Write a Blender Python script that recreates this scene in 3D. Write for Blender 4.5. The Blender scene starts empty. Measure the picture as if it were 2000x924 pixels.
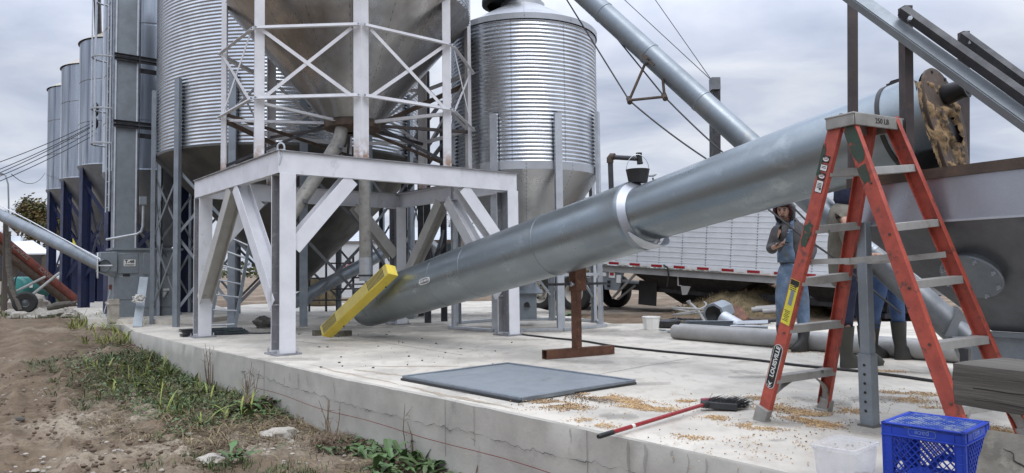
import bpy, math, random
import numpy as np
from mathutils import Vector, Matrix, noise
random.seed(7); rnd = random.random
def U(a, b): return a + (b - a) * rnd()
V3 = Vector
PI = math.pi
S = bpy.context.scene
COL = S.collection

# ------------------------------------------------------------------ camera
CAM_H, FPX, PITCH, ROLL = 1.02, 1400.0, math.radians(2.78), 0.0128
_up0 = V3((0, -math.sin(PITCH), math.cos(PITCH)))
CF = V3((0, math.cos(PITCH), math.sin(PITCH)))
CR = V3((1, 0, 0)) * math.cos(ROLL) - _up0 * math.sin(ROLL)
CU = V3((1, 0, 0)) * math.sin(ROLL) + _up0 * math.cos(ROLL)
CR = (V3((1, 0, 0)) * math.cos(ROLL) - _up0 * math.sin(ROLL)).normalized()
EYE = V3((0, 0, CAM_H))
cam = bpy.data.cameras.new('camera'); cam.sensor_width = 36; cam.lens = 36 * FPX / 2000
cam.clip_start = 0.05; cam.clip_end = 4000
camo = bpy.data.objects.new('camera', cam); COL.objects.link(camo)
camo.matrix_world = Matrix(((CR.x, CU.x, -CF.x, 0), (CR.y, CU.y, -CF.y, 0), (CR.z, CU.z, -CF.z, CAM_H), (0, 0, 0, 1)))
S.camera = camo
S.view_settings.view_transform = 'Standard'; S.view_settings.look = 'None'
S.view_settings.exposure = 0.15; S.view_settings.gamma = 1

# ------------------------------------------------------------------ sky and sun
SUN_EL, SUN_AZ = math.radians(54), math.radians(163)     # azimuth clockwise from +Y
w = bpy.data.worlds.new('World'); S.world = w; w.use_nodes = True
nt = w.node_tree; nt.nodes.clear(); N = nt.nodes.new; L = nt.links.new
out = N('ShaderNodeOutputWorld')
sky = N('ShaderNodeTexSky'); sky.sky_type = 'NISHITA'; sky.sun_disc = False
sky.sun_elevation = SUN_EL; sky.sun_rotation = SUN_AZ
bg1 = N('ShaderNodeBackground'); bg1.inputs[1].default_value = 0.1; L(sky.outputs[0], bg1.inputs[0])
tc = N('ShaderNodeTexCoord')
sx = N('ShaderNodeSeparateXYZ'); L(tc.outputs['Generated'], sx.inputs[0])
# project the view direction on a high cloud deck, so clouds flatten towards the horizon
ad = N('ShaderNodeMath'); ad.operation = 'MAXIMUM'; L(sx.outputs[2], ad.inputs[0]); ad.inputs[1].default_value = 0
ad2 = N('ShaderNodeMath'); ad2.operation = 'ADD'; L(ad.outputs[0], ad2.inputs[0]); ad2.inputs[1].default_value = 0.16
dv = N('ShaderNodeVectorMath'); dv.operation = 'DIVIDE'; L(tc.outputs['Generated'], dv.inputs[0])
cb = N('ShaderNodeCombineXYZ'); [L(ad2.outputs[0], cb.inputs[i]) for i in range(3)]; L(cb.outputs[0], dv.inputs[1])
mp = N('ShaderNodeMapping'); mp.inputs['Scale'].default_value = (0.9, 1.1, 1.6); mp.inputs['Location'].default_value = (3.3, 1.7, 0.4); L(dv.outputs[0], mp.inputs[0])
nz = N('ShaderNodeTexNoise'); nz.inputs['Scale'].default_value = 1.5; nz.inputs['Detail'].default_value = 7; nz.inputs['Roughness'].default_value = 0.52; nz.inputs['Distortion'].default_value = 0.35
L(mp.outputs[0], nz.inputs['Vector'])
cr = N('ShaderNodeValToRGB'); L(nz.outputs[0], cr.inputs[0])
e = cr.color_ramp.elements
e[0].position = 0.33; e[0].color = (0.36, 0.41, 0.53, 1)
e[1].position = 0.66; e[1].color = (0.73, 0.755, 0.815, 1)
x = e.new(0.49); x.color = (0.53, 0.575, 0.685, 1)
# an overcast sky is brighter overhead than near the horizon
gm = N('ShaderNodeMapRange'); L(sx.outputs[2], gm.inputs[0]); gm.inputs[1].default_value = 0.24; gm.inputs[2].default_value = 0.95; gm.inputs[3].default_value = 1.0; gm.inputs[4].default_value = 3.7
bg2 = N('ShaderNodeBackground'); L(cr.outputs[0], bg2.inputs[0]); L(gm.outputs[0], bg2.inputs[1])
mx = N('ShaderNodeMixShader'); mx.inputs[0].default_value = 0.92; L(bg1.outputs[0], mx.inputs[1]); L(bg2.outputs[0], mx.inputs[2]); L(mx.outputs[0], out.inputs[0])
sl = bpy.data.lights.new('sun', 'SUN'); sl.energy = 1.1; sl.angle = math.radians(35); sl.color = (1, 0.965, 0.91)
so = bpy.data.objects.new('sun', sl); COL.objects.link(so)
sd = V3((math.sin(SUN_AZ) * math.cos(SUN_EL), math.cos(SUN_AZ) * math.cos(SUN_EL), math.sin(SUN_EL)))
so.rotation_euler = (-sd).to_track_quat('-Z', 'Y').to_euler(); so.location = (0, 0, 30)

# ------------------------------------------------------------------ placing
def ray(px, py): return CF + CR * ((px - 1000) / FPX) - CU * ((py - 462) / FPX)
def P(px, py, d): return EYE + ray(px, py) * d
def G(px, py, z=0.0):
    r = ray(px, py); return EYE + r * ((z - CAM_H) / r.z)
def pix(p):
    v = V3(p) - EYE; d = v.dot(CF); return 1000 + FPX * v.dot(CR) / d, 462 - FPX * v.dot(CU) / d, d

# ------------------------------------------------------------------ mesh building
class MB:
    def __init__(s): s.v = []; s.f = []
    def add(s, vs, fs):
        o = len(s.v); s.v.extend([tuple(v) for v in vs]); s.f.extend([tuple(i + o for i in f) for f in fs]); return s
    def box(s, c, size, ax=None):
        c = V3(c); X, Y, Z = ax if ax else (V3((1, 0, 0)), V3((0, 1, 0)), V3((0, 0, 1)))
        hx, hy, hz = size[0] / 2, size[1] / 2, size[2] / 2
        vs = [c + X * (hx * a) + Y * (hy * b) + Z * (hz * d) for d in (-1, 1) for b in (-1, 1) for a in (-1, 1)]
        return s.add(vs, [(0, 2, 3, 1), (4, 5, 7, 6), (0, 1, 5, 4), (2, 6, 7, 3), (0, 4, 6, 2), (1, 3, 7, 5)])
    def prof(s, pr, p0, p1, up=(0, 0, 1), caps=True):
        p0, p1 = V3(p0), V3(p1); d = (p1 - p0).normalized(); up = V3(up)
        if abs(d.dot(up.normalized())) > 0.999: up = V3((0, 1, 0)) if abs(d.y) < 0.9 else V3((1, 0, 0))
        sd_ = d.cross(up).normalized(); u = sd_.cross(d).normalized(); n = len(pr)
        vs = [p0 + sd_ * a + u * b for a, b in pr] + [p1 + sd_ * a + u * b for a, b in pr]
        fs = [(i, (i + 1) % n, n + (i + 1) % n, n + i) for i in range(n)]
        if caps: fs += [tuple(range(n))[::-1], tuple(range(n, 2 * n))]
        return s.add(vs, fs)
    def bar(s, p0, p1, wd, ht, up=(0, 0, 1)):
        a, b = wd / 2, ht / 2; return s.prof([(-a, -b), (a, -b), (a, b), (-a, b)], p0, p1, up)
    def ibeam(s, p0, p1, dep, wd, tf=.016, tw=.012, up=(0, 0, 1)):
        h, a, t = dep / 2, wd / 2, tw / 2; k = h - tf
        return s.prof([(-a, -h), (a, -h), (a, -k), (t, -k), (t, k), (a, k), (a, h), (-a, h), (-a, k), (-t, k), (-t, -k), (-a, -k)], p0, p1, up)
    def chan(s, p0, p1, dep, fl, t=.006, up=(0, 0, 1)):
        h = dep / 2; return s.prof([(0, -h), (fl, -h), (fl, -h + t), (t, -h + t), (t, h - t), (fl, h - t), (fl, h), (0, h)], p0, p1, up)
    def ang(s, p0, p1, a, t=.006, up=(0, 0, 1)):
        return s.prof([(0, 0), (a, 0), (a, t), (t, t), (t, a), (0, a)], p0, p1, up)
    def tube(s, pts, r, n=8, caps=True):
        pts = [V3(p) for p in pts]; m = len(pts); rs = r if isinstance(r, (list, tuple)) else [r] * m
        ref = None; vs = []
        for i, p in enumerate(pts):
            d = (pts[min(i + 1, m - 1)] - pts[max(i - 1, 0)]).normalized()
            if ref is None: ref = d.orthogonal().normalized()
            ref = (ref - d * ref.dot(d)).normalized(); q = d.cross(ref)
            vs += [p + (ref * math.cos(2 * PI * j / n) + q * math.sin(2 * PI * j / n)) * rs[i] for j in range(n)]
        fs = [(i * n + j, i * n + (j + 1) % n, (i + 1) * n + (j + 1) % n, (i + 1) * n + j) for i in range(m - 1) for j in range(n)]
        if caps: fs += [tuple(range(n))[::-1], tuple(range((m - 1) * n, m * n))]
        return s.add(vs, fs)
    def lathe(s, pr, n=32, o=(0, 0, 0), ax=(0, 0, 1), a0=0, a1=2 * PI, ref=None):
        """profile of (radius, height) round an axis"""
        o = V3(o); ax = V3(ax).normalized()
        X = V3(ref) if ref else (V3((1, 0, 0)) if abs(ax.x) < .9 else V3((0, 1, 0)))
        X = (X - ax * X.dot(ax)).normalized(); Y = ax.cross(X); full = abs(a1 - a0 - 2 * PI) < 1e-6; k = n if full else n + 1
        vs = [o + ax * h + (X * math.cos(a0 + (a1 - a0) * j / n) + Y * math.sin(a0 + (a1 - a0) * j / n)) * r for r, h in pr for j in range(k)]
        fs = [(i * k + j, i * k + (j + 1) % k, (i + 1) * k + (j + 1) % k, (i + 1) * k + j) for i in range(len(pr) - 1) for j in range(n)]
        return s.add(vs, fs)
    def cyl(s, p0, p1, r, n=16, r1=None):
        p0, p1 = V3(p0), V3(p1); L_ = (p1 - p0).length; r1 = r if r1 is None else r1
        return s.lathe([(0.0001, 0), (r, 0), (r1, L_), (0.0001, L_)], n, p0, p1 - p0)
    def plate(s, poly, th, nrm=None):
        poly = [V3(p) for p in poly]; n = len(poly)
        if nrm is None: nrm = (poly[1] - poly[0]).cross(poly[2] - poly[0]).normalized()
        nrm = V3(nrm); vs = poly + [p + nrm * th for p in poly]
        return s.add(vs, [tuple(range(n))[::-1], tuple(range(n, 2 * n))] + [(i, (i + 1) % n, n + (i + 1) % n, n + i) for i in range(n)])
    def blob(s, c, r, n=10, m=7, amp=.15, seed=0, sq=1.0, flat=None):
        c = V3(c); vs = []; r = V3(r) if not isinstance(r, (int, float)) else V3((r, r, r))
        for i in range(m + 1):
            th = PI * i / m
            for j in range(n):
                ph = 2 * PI * j / n; d = V3((math.sin(th) * math.cos(ph), math.sin(th) * math.sin(ph), math.cos(th)))
                k = 1 + amp * noise.noise(d * 1.7 + V3((seed * 3.1, seed, 0))) + amp * .5 * noise.noise(d * 4 + V3((seed, 0, 0)))
                q = V3((d.x * r.x * k, d.y * r.y * k, d.z * r.z * k))
                if flat is not None: q.z = max(q.z, flat)
                vs.append(c + q)
        return s.add(vs, [(i * n + j, (i + 1) * n + j, (i + 1) * n + (j + 1) % n, i * n + (j + 1) % n) for i in range(m) for j in range(n)])
    def text(s, txt, o, xd, yd, size, th=.001, align='CENTER', bold=0.0):
        c = bpy.data.curves.new('t', 'FONT'); c.body = txt; c.size = size; c.align_x = align; c.align_y = 'CENTER'; c.extrude = th; c.resolution_u = 3; c.offset = bold
        ob = bpy.data.objects.new('t', c); COL.objects.link(ob)
        me = bpy.data.meshes.new_from_object(ob.evaluated_get(bpy.context.evaluated_depsgraph_get()))
        X = V3(xd).normalized(); Y = V3(yd); Y = (Y - X * Y.dot(X)).normalized(); Z = X.cross(Y)
        s.add([V3(o) + X * v.co.x + Y * v.co.y + Z * v.co.z for v in me.vertices], [tuple(p.vertices) for p in me.polygons])
        bpy.data.objects.remove(ob); bpy.data.curves.remove(c); bpy.data.meshes.remove(me); return s
    def build(s, name, m, parent=None, at=None, sharp=35, local=False, bevel=0):
        o0 = V3((0, 0, 0))
        if not local:
            if parent is not None: o0 = wloc(parent)
            elif at is not None: o0 = V3(at)
        me = bpy.data.meshes.new(name); me.from_pydata([tuple(V3(v) - o0) for v in s.v], [], s.f)
        me.validate(); me.materials.append(MAT[m] if isinstance(m, str) else m)
        if sharp:
            me.polygons.foreach_set('use_smooth', [True] * len(me.polygons)); me.set_sharp_from_angle(angle=math.radians(sharp))
        ob = bpy.data.objects.new(name, me); COL.objects.link(ob)
        if parent is not None: ob.parent = parent
        elif at is not None: ob.location = at
        if bevel:
            b = ob.modifiers.new('bevel', 'BEVEL'); b.width = bevel; b.segments = 2; b.limit_method = 'ANGLE'; b.angle_limit = math.radians(40); b.harden_normals = False
        return ob
def wloc(o):
    v = V3((0, 0, 0))
    while o is not None: v += o.location; o = o.parent
    return v
def tag(o, label=None, cat=None, group=None, kind=None):
    if label: o['label'] = label
    if cat: o['category'] = cat
    if group: o['group'] = group
    if kind: o['kind'] = kind
    return o
def thing(name, loc, label, cat, group=None):
    o = bpy.data.objects.new(name, None); COL.objects.link(o); o.location = loc; o.empty_display_size = .1
    return tag(o, label, cat, group)
def copy_thing(root, loc, label, rz=0, sc=None):
    r = root.copy(); COL.objects.link(r); r.location = loc; r.rotation_euler[2] = rz
    if sc: r.scale = sc if isinstance(sc, tuple) else (sc, sc, sc)
    r['label'] = label
    for ch in [c for c in bpy.data.objects if c.parent == root]:
        c = ch.copy(); COL.objects.link(c); c.parent = r
        for g in [k for k in bpy.data.objects if k.parent == ch]:
            q = g.copy(); COL.objects.link(q); q.parent = c
    return r

# ------------------------------------------------------------------ materials
MAT = {}
def mat(name, base, rough=.6, metal=0.0, c2=None, scale=6, lo=.38, hi=.62, c3=None, s3=3, t3=(.55, .68), st3=(1, 1, 1), bump=0, bs=40,
        st=(1, 1, 1), island=0, spangle=0, rvar=.12, alpha=1, trans=0, seams=None, spec=None, c4=None, s4=8, t4=(.6, .7), st4=(1, 1, 1), z4=None):
    m = bpy.data.materials.new(name); MAT[name] = m; m.use_nodes = True
    nt = m.node_tree; N = nt.nodes.new; L = nt.links.new; b = nt.nodes['Principled BSDF']
    rgb = lambda c: (c[0], c[1], c[2], 1)
    tc = N('ShaderNodeTexCoord')
    def nz(sc, stv=(1, 1, 1), det=6, ro=.6):
        mp = N('ShaderNodeMapping'); mp.inputs['Scale'].default_value = stv; L(tc.outputs['Object'], mp.inputs[0])
        n = N('ShaderNodeTexNoise'); n.inputs['Scale'].default_value = sc; n.inputs['Detail'].default_value = det; n.inputs['Roughness'].default_value = ro; L(mp.outputs[0], n.inputs['Vector']); return n.outputs[0]
    def mr(src, a, b_, c=0, d=1):
        r = N('ShaderNodeMapRange'); L(src, r.inputs[0]); r.inputs[1].default_value = a; r.inputs[2].default_value = b_; r.inputs[3].default_value = c; r.inputs[4].default_value = d; return r.outputs[0]
    def mix(f, a, c, bl='MIX'):
        x = N('ShaderNodeMix'); x.data_type = 'RGBA'; x.blend_type = bl
        if isinstance(f, (int, float)): x.inputs[0].default_value = f
        else: L(f, x.inputs[0])
        for i, q in ((6, a), (7, c)):
            if isinstance(q, tuple): x.inputs[i].default_value = rgb(q)
            else: L(q, x.inputs[i])
        return x.outputs[2]
    def mth(op, a, c=None):
        x = N('ShaderNodeMath'); x.operation = op
        for i, q in ((0, a), (1, c)):
            if q is None: continue
            if isinstance(q, (int, float)): x.inputs[i].default_value = q
            else: L(q, x.inputs[i])
        return x.outputs[0]
    c2 = c2 or tuple(v * .8 for v in base)
    n1 = nz(scale, st); col = mix(mr(n1, lo, hi), tuple(base), tuple(c2))
    if spangle:
        vo = N('ShaderNodeTexVoronoi'); vo.inputs['Scale'].default_value = spangle; L(tc.outputs['Object'], vo.inputs['Vector'])
        sp = N('ShaderNodeSeparateColor'); L(vo.outputs['Color'], sp.inputs[0]); col = mix(mr(sp.outputs[0], 0, 1, 0, .10), col, tuple(min(1, v * 1.5) for v in base))
    if c3: col = mix(mr(nz(s3, st3, 8, .65), *t3), col, tuple(c3))
    if c4:
        f4 = mr(nz(s4, st4, 8, .65), *t4)
        if z4:
            sp = N('ShaderNodeSeparateXYZ'); L(tc.outputs['Object'], sp.inputs[0]); f4 = mth('MULTIPLY', f4, mr(sp.outputs[2], z4[0], z4[1], 1, 0))
        col = mix(f4, col, tuple(c4))
    if island:
        g = N('ShaderNodeNewGeometry'); h = N('ShaderNodeHueSaturation'); L(col, h.inputs['Color'])
        L(mr(g.outputs['Random Per Island'], 0, 1, 1 - island, 1 + island), h.inputs['Value']); L(mr(g.outputs['Random Per Island'], 0, 1, .5 - .06 * island, .5 + .04 * island), h.inputs['Hue']); col = h.outputs[0]
    hgt = None
    if seams:                                    # bolted lap seams running up a round shell: (count, bolts per metre, darkness)
        sp = N('ShaderNodeSeparateXYZ'); L(tc.outputs['Object'], sp.inputs[0])
        an = mth('ARCTAN2', sp.outputs[1], sp.outputs[0]); fr = mth('FRACT', mth('MULTIPLY', an, seams[0] / (2 * PI)))
        dist = mth('ABSOLUTE', mth('SUBTRACT', fr, .5))
        line = mr(dist, 0, .0045, 1, 0)
        ft = mth('FRACT', mth('MULTIPLY', sp.outputs[2], seams[1])); dots = mth('MULTIPLY', mr(mth('ABSOLUTE', mth('SUBTRACT', ft, .5)), .16, .22, 1, 0), mr(mth('ABSOLUTE', mth('SUBTRACT', dist, .009)), .004, .006, 1, 0))
        col = mix(mth('MULTIPLY', mth('MAXIMUM', line, dots), seams[2]), col, (.05, .05, .05))
    L(col, b.inputs['Base Color'])
    b.inputs['Metallic'].default_value = metal
    L(mr(n1, .3, .7, max(.02, rough - rvar), min(1, rough + rvar)), b.inputs['Roughness'])
    if spec is not None: b.inputs['Specular IOR Level'].default_value = spec
    if alpha < 1: b.inputs['Alpha'].default_value = alpha
    if trans: b.inputs['Transmission Weight'].default_value = trans
    if bump:
        bp = N('ShaderNodeBump'); bp.inputs['Strength'].default_value = 1; bp.inputs['Distance'].default_value = bump; L(nz(bs, st, 8, .65), bp.inputs['Height']); L(bp.outputs[0], b.inputs['Normal'])
    return m

mat('white_steel', (.67, .675, .70), .45, 0, (.59, .595, .62), 3, c3=(.26, .26, .27), s3=3.5, t3=(.62, .82), st3=(1, 1, .5), bump=.0006, bs=60, c4=(.33, .23, .15), s4=7, t4=(.66, .76), st4=(2.2, 2.2, .35))
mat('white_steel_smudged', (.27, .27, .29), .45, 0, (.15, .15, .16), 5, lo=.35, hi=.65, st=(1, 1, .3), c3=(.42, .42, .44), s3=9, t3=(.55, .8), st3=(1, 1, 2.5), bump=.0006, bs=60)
mat('tower_steel', (.66, .665, .685), .5, 0, (.58, .58, .60), 4, c4=(.26, .13, .055), s4=9, t4=(.40, .58), z4=(.02, .35), bump=.0004)
mat('primer_steel', (.44, .43, .405), .55, 0, (.38, .37, .35), 4, c3=(.25, .24, .22), s3=5, t3=(.6, .75))
mat('dark_steel', (.065, .065, .07), .5, .4, (.04, .04, .044), 6)
mat('rusty_steel', (.13, .055, .03), .8, .1, (.075, .035, .022), 9, c3=(.20, .095, .05), s3=18, t3=(.52, .66), bump=.002, bs=70)
mat('old_rust', (.10, .068, .048), .7, .15, (.06, .045, .035), 7, c3=(.17, .10, .06), s3=12, t3=(.58, .7), bump=.001)
mat('brown_upright', (.085, .066, .062), .6, .2, (.06, .05, .05), 6, c3=(.12, .075, .055), s3=10, t3=(.6, .7))
mat('galv', (.50, .525, .55), .42, .75, (.40, .42, .45), 5, spangle=70, c3=(.40, .42, .445), s3=2.5, t3=(.55, .8), rvar=.1)
mat('galv_sheet', (.36, .375, .41), .36, .75, (.32, .335, .365), 1.5, spangle=90, c3=(.27, .275, .30), s3=1.2, t3=(.55, .8), st3=(1, 1, .3))
mat('galv_channel', (.255, .285, .315), .45, .6, (.20, .225, .25), 4, spangle=60)
mat('galv_dull', (.245, .275, .30), .5, .5, (.20, .225, .245), 3, spangle=60, c3=(.17, .18, .19), s3=2, t3=(.5, .8))
mat('galv_dark', (.18, .19, .20), .45, .6, (.135, .143, .15), 3, spangle=50)
mat('auger_steel', (.25, .285, .305), .33, .85, (.21, .238, .256), 1.6, lo=.3, hi=.7, spangle=90, c3=(.36, .395, .415), s3=3.2, t3=(.58, .78), st3=(1, 1, 1.5), rvar=.1, c4=(.27, .28, .265), s4=1.6, t4=(.58, .75))
mat('corrugated', (.45, .475, .505), .27, .95, (.385, .405, .43), 3, c3=(.33, .32, .31), s3=2.2, t3=(.62, .78), st3=(1, 1, .6), rvar=.08, seams=(9, 30, .7))
mat('bin_cone', (.47, .465, .46), .30, .95, (.30, .29, .285), 2.0, lo=.3, hi=.7, c3=(.17, .15, .135), s3=1.0, t3=(.5, .75), st3=(1, 1, .4), seams=(16, 11, .55), rvar=.1, st=(1, 1, .5))
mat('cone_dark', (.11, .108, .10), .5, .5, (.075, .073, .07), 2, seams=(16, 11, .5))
mat('cone_bright', (.50, .51, .52), .36, .85, (.40, .41, .42), 2, c3=(.3, .3, .3), s3=2, t3=(.6, .8), seams=(10, 16, .55))
mat('smooth_bin', (.46, .495, .54), .28, .9, (.25, .28, .325), 2.2, lo=.4, hi=.6, st=(1, 1, .08), c3=(.13, .145, .17), s3=1.8, t3=(.50, .64), st3=(2, 2, .08), seams=(6, 8, .3))  # pale and dark upright streaks paint reflections into the sheet colour
mat('bin_roof', (.40, .37, .31), .6, .3, (.33, .30, .26), 3)
mat('blue_paint', (.013, .021, .075), .45, 0, (.009, .014, .045), 4, c3=(.03, .04, .08), s3=8, t3=(.6, .7))
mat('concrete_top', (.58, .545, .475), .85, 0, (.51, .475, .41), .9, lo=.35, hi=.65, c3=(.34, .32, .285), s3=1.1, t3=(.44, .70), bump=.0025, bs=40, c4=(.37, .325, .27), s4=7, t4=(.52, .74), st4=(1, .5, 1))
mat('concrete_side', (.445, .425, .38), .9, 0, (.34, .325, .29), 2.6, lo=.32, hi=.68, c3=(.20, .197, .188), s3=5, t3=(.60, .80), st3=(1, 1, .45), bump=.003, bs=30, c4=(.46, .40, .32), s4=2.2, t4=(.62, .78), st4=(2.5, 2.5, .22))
mat('rubber', (.018, .018, .019), .75, 0, (.03, .029, .027), 9, bump=.001)
mat('black', (.012, .012, .013), .5, 0, (.02, .02, .021), 6)
mat('yellow', (.74, .58, .075), .45, 0, (.64, .50, .07), 5, c3=(.40, .30, .06), s3=9, t3=(.66, .8))
mat('yellow_dusty', (.50, .41, .11), .55, 0, (.44, .35, .10), 5)
mat('orange_fibre', (.42, .078, .050), .55, 0, (.31, .056, .038), 12, c3=(.14, .05, .038), s3=16, t3=(.56, .66), bump=.0005, bs=120, c4=(.03, .035, .03), s4=11, t4=(.69, .72))
mat('green_paint', (.025, .06, .04), .6, 0, (.04, .05, .035), 14, c3=(.3, .06, .035), s3=22, t3=(.6, .66))
mat('alu', (.50, .49, .465), .5, .45, (.40, .39, .37), 7, c3=(.30, .235, .15), s3=9, t3=(.62, .74))
mat('alu_dirty', (.33, .32, .295), .6, .3, (.25, .24, .22), 7, c3=(.06, .09, .07), s3=14, t3=(.64, .7))
mat('blue_plastic', (.014, .055, .44), .42, 0, (.010, .042, .36), 6, c3=(.05, .10, .42), s3=20, t3=(.66, .8))
mat('blue_scuffed', (.05, .11, .44), .55, 0, (.30, .36, .50), 16, lo=.45, hi=.6)
mat('crate_letter', (.16, .24, .56), .5)
mat('clear_plastic', (.82, .83, .85), .28, 0, alpha=.27, rvar=.05)
mat('white_plastic', (.72, .71, .67), .5, 0, (.62, .61, .57), 5, c3=(.45, .42, .36), s3=6, t3=(.62, .75))
mat('pvc', (.32, .315, .305), .6, 0, (.26, .255, .245), 3, c3=(.16, .155, .14), s3=7, t3=(.62, .75))
mat('wood_grey', (.12, .108, .09), .85, 0, (.065, .059, .05), 14, st=(.07, 1, 1), lo=.3, hi=.7, c3=(.17, .155, .13), s3=30, t3=(.5, .75), st3=(.05, 1, 1), bump=.008, bs=34)
mat('wood_end', (.14, .125, .095), .9, 0, (.085, .08, .06), 8, c3=(.04, .034, .028), s3=10, t3=(.56, .62), st3=(1, 1, 1), bump=.008, bs=14)
mat('wood_pole', (.085, .07, .06), .85, 0, (.08, .066, .055), 9, st=(1, 1, .1), bump=.004)
mat('red_handle', (.27, .014, .018), .32, 0, (.22, .012, .016), 5)
mat('pink_plastic', (.24, .03, .06), .5)
mat('bristle', (.010, .010, .011), .7)
mat('white_paint', (.62, .64, .66), .4, 0, (.56, .58, .60), 3)
mat('red_tape', (.30, .010, .016), .35)
mat('red_old', (.20, .05, .033), .7, 0, (.12, .036, .027), 6, c3=(.12, .06, .045), s3=10, t3=(.6, .7))
mat('sticker_yellow', (.70, .62, .06), .5)
mat('sticker_white', (.70, .70, .68), .5)
mat('ink', (.012, .012, .012), .6)
mat('teal', (.03, .20, .185), .5, 0, (.025, .15, .14), 3)
mat('skin', (.40, .235, .17), .55, 0, (.36, .205, .145), 9)
mat('stubble', (.26, .15, .11), .7)
mat('pipe_old', (.23, .26, .285), .40, .75, (.185, .21, .23), 2.2, c3=(.30, .30, .285), s3=4, t3=(.55, .75), c4=(.17, .16, .145), s4=9, t4=(.62, .72))
mat('hair', (.03, .022, .018), .7)
mat('hoodie', (.075, .07, .072), .9, 0, (.055, .052, .055), 12, bump=.006, bs=14)
mat('maroon', (.06, .012, .016), .9)
mat('denim', (.135, .195, .285), .9, 0, (.085, .13, .20), 7, c3=(.24, .28, .33), s3=6, t3=(.55, .72), bump=.006, bs=13, c4=(.11, .105, .09), s4=4, t4=(.55, .68))
mat('jeans', (.05, .09, .19), .9, 0, (.035, .065, .14), 9, bump=.006, bs=13)
mat('navy', (.018, .022, .05), .9, 0, (.013, .016, .035), 9, bump=.006, bs=13)
mat('tan_cloth', (.165, .15, .12), .9, 0, (.13, .118, .095), 9, c3=(.09, .082, .07), s3=5, t3=(.58, .72), bump=.006, bs=13)
mat('boot_black', (.018, .018, .017), .55, 0, (.035, .033, .029), 7)
mat('boot_green', (.040, .042, .034), .6, 0, (.055, .052, .042), 7)
mat('leaf', (.070, .095, .022), .6, 0, (.040, .065, .018), 8, island=.5)
mat('leaf_yellow', (.23, .24, .05), .6, 0, (.13, .165, .035), 8, island=.5)
mat('dry_grass', (.23, .175, .10), .9, 0, (.12, .092, .055), 8, island=.5)
mat('dead_stalk', (.17, .12, .075), .9, 0, (.10, .072, .048), 8, island=.4)
mat('broadleaf', (.055, .115, .032), .5, 0, (.085, .14, .05), 10, island=.35)
mat('autumn_leaf', (.105, .072, .018), .7, 0, (.055, .062, .018), .8, island=.5, lo=.45, hi=.55)
mat('green_leaf', (.045, .062, .018), .7, 0, (.07, .065, .02), .6, island=.5)
mat('bark', (.10, .08, .07), .9, 0, (.07, .055, .048), 6)
mat('stone', (.40, .37, .32), .9, 0, (.29, .27, .235), 9, bump=.006, bs=20)
mat('dark_stone', (.10, .092, .08), .95, 0, (.06, .056, .05), 9, bump=.01, bs=16)
mat('grain', (.50, .345, .18), .7, 0, (.38, .245, .12), 9, island=.4)
mat('grain_dust', (.30, .20, .10), .95, 0, (.16, .10, .05), 11, bump=.012, bs=60, c3=(.035, .026, .02), s3=11, t3=(.50, .60))
mat('tarp_pink', (.55, .36, .27), .8, 0, (.46, .30, .24), 4, bump=.02, bs=5)
mat('asphalt_glass', (.03, .045, .05), .1)
mat('red_string', (.17, .035, .035), .8)
mat('cable', (.03, .03, .032), .6)
mat('rope', (.045, .06, .065), .85, 0, (.03, .04, .045), 20)
mat('tyre_rim', (.55, .53, .48), .45, .2, (.42, .40, .36), 5)
mat('bale', (.20, .155, .085), .95, 0, (.13, .10, .055), 8, bump=.02, bs=20)
mat('post_end', (.135, .122, .10), .9, 0, (.085, .076, .062), 6, c3=(.18, .165, .135), s3=14, t3=(.54, .74), bump=.008, bs=18)
mat('mud_clod', (.15, .108, .075), .95, 0, (.10, .072, .05), 8, bump=.01, bs=18)
mat('lid_sheet', (.29, .32, .345), .5, .35, (.21, .23, .25), 3, lo=.35, hi=.65, c3=(.28, .30, .31), s3=4, t3=(.52, .7), spangle=45, c4=(.10, .10, .10), s4=5, t4=(.66, .72), st4=(1, .5, 1))
# ================================================================== the setting
UU = V3((0.776, 0.631, 0)).normalized(); VV = V3((-UU.y, UU.x, 0)); ZZ = V3((0, 0, 1))
def sstep(t): t = max(0.0, min(1.0, t)); return t * t * (3 - 2 * t)
def gz0(x, y): return -0.575 + 0.52 * sstep((y - 7.6) / 9.5)
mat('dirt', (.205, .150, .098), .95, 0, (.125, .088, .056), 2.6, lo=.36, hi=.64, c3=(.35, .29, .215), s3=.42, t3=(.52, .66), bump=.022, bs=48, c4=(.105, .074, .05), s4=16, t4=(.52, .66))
def layer(mname, attr, colr, sc, amt):
    m = MAT[mname]; nt = m.node_tree; N = nt.nodes.new; L = nt.links.new; b = nt.nodes['Principled BSDF']; src = b.inputs['Base Color'].links[0].from_socket
    a = N('ShaderNodeAttribute'); a.attribute_name = attr; tcn = N('ShaderNodeTexCoord'); nz = N('ShaderNodeTexNoise'); nz.inputs['Scale'].default_value = sc; nz.inputs['Detail'].default_value = 8; L(tcn.outputs['Object'], nz.inputs['Vector'])
    r = N('ShaderNodeMapRange'); L(nz.outputs[0], r.inputs[0]); r.inputs[1].default_value = .35; r.inputs[2].default_value = .6; mu = N('ShaderNodeMath'); mu.operation = 'MULTIPLY'; L(r.outputs[0], mu.inputs[0]); L(a.outputs['Fac'], mu.inputs[1])
    m2 = N('ShaderNodeMath'); m2.operation = 'MULTIPLY'; L(mu.outputs[0], m2.inputs[0]); m2.inputs[1].default_value = amt
    x = N('ShaderNodeMix'); x.data_type = 'RGBA'; L(m2.outputs[0], x.inputs[0]); L(src, x.inputs[6]); x.inputs[7].default_value = (*colr, 1); L(x.outputs[2], b.inputs['Base Color'])
layer('dirt', 'gravel', (.38, .325, .25), 30, .9); layer('dirt', 'damp_rut_shade', (.13, .092, .06), 9, .85); layer('dirt', 'litter', (.085, .068, .042), 14, .95)
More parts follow.
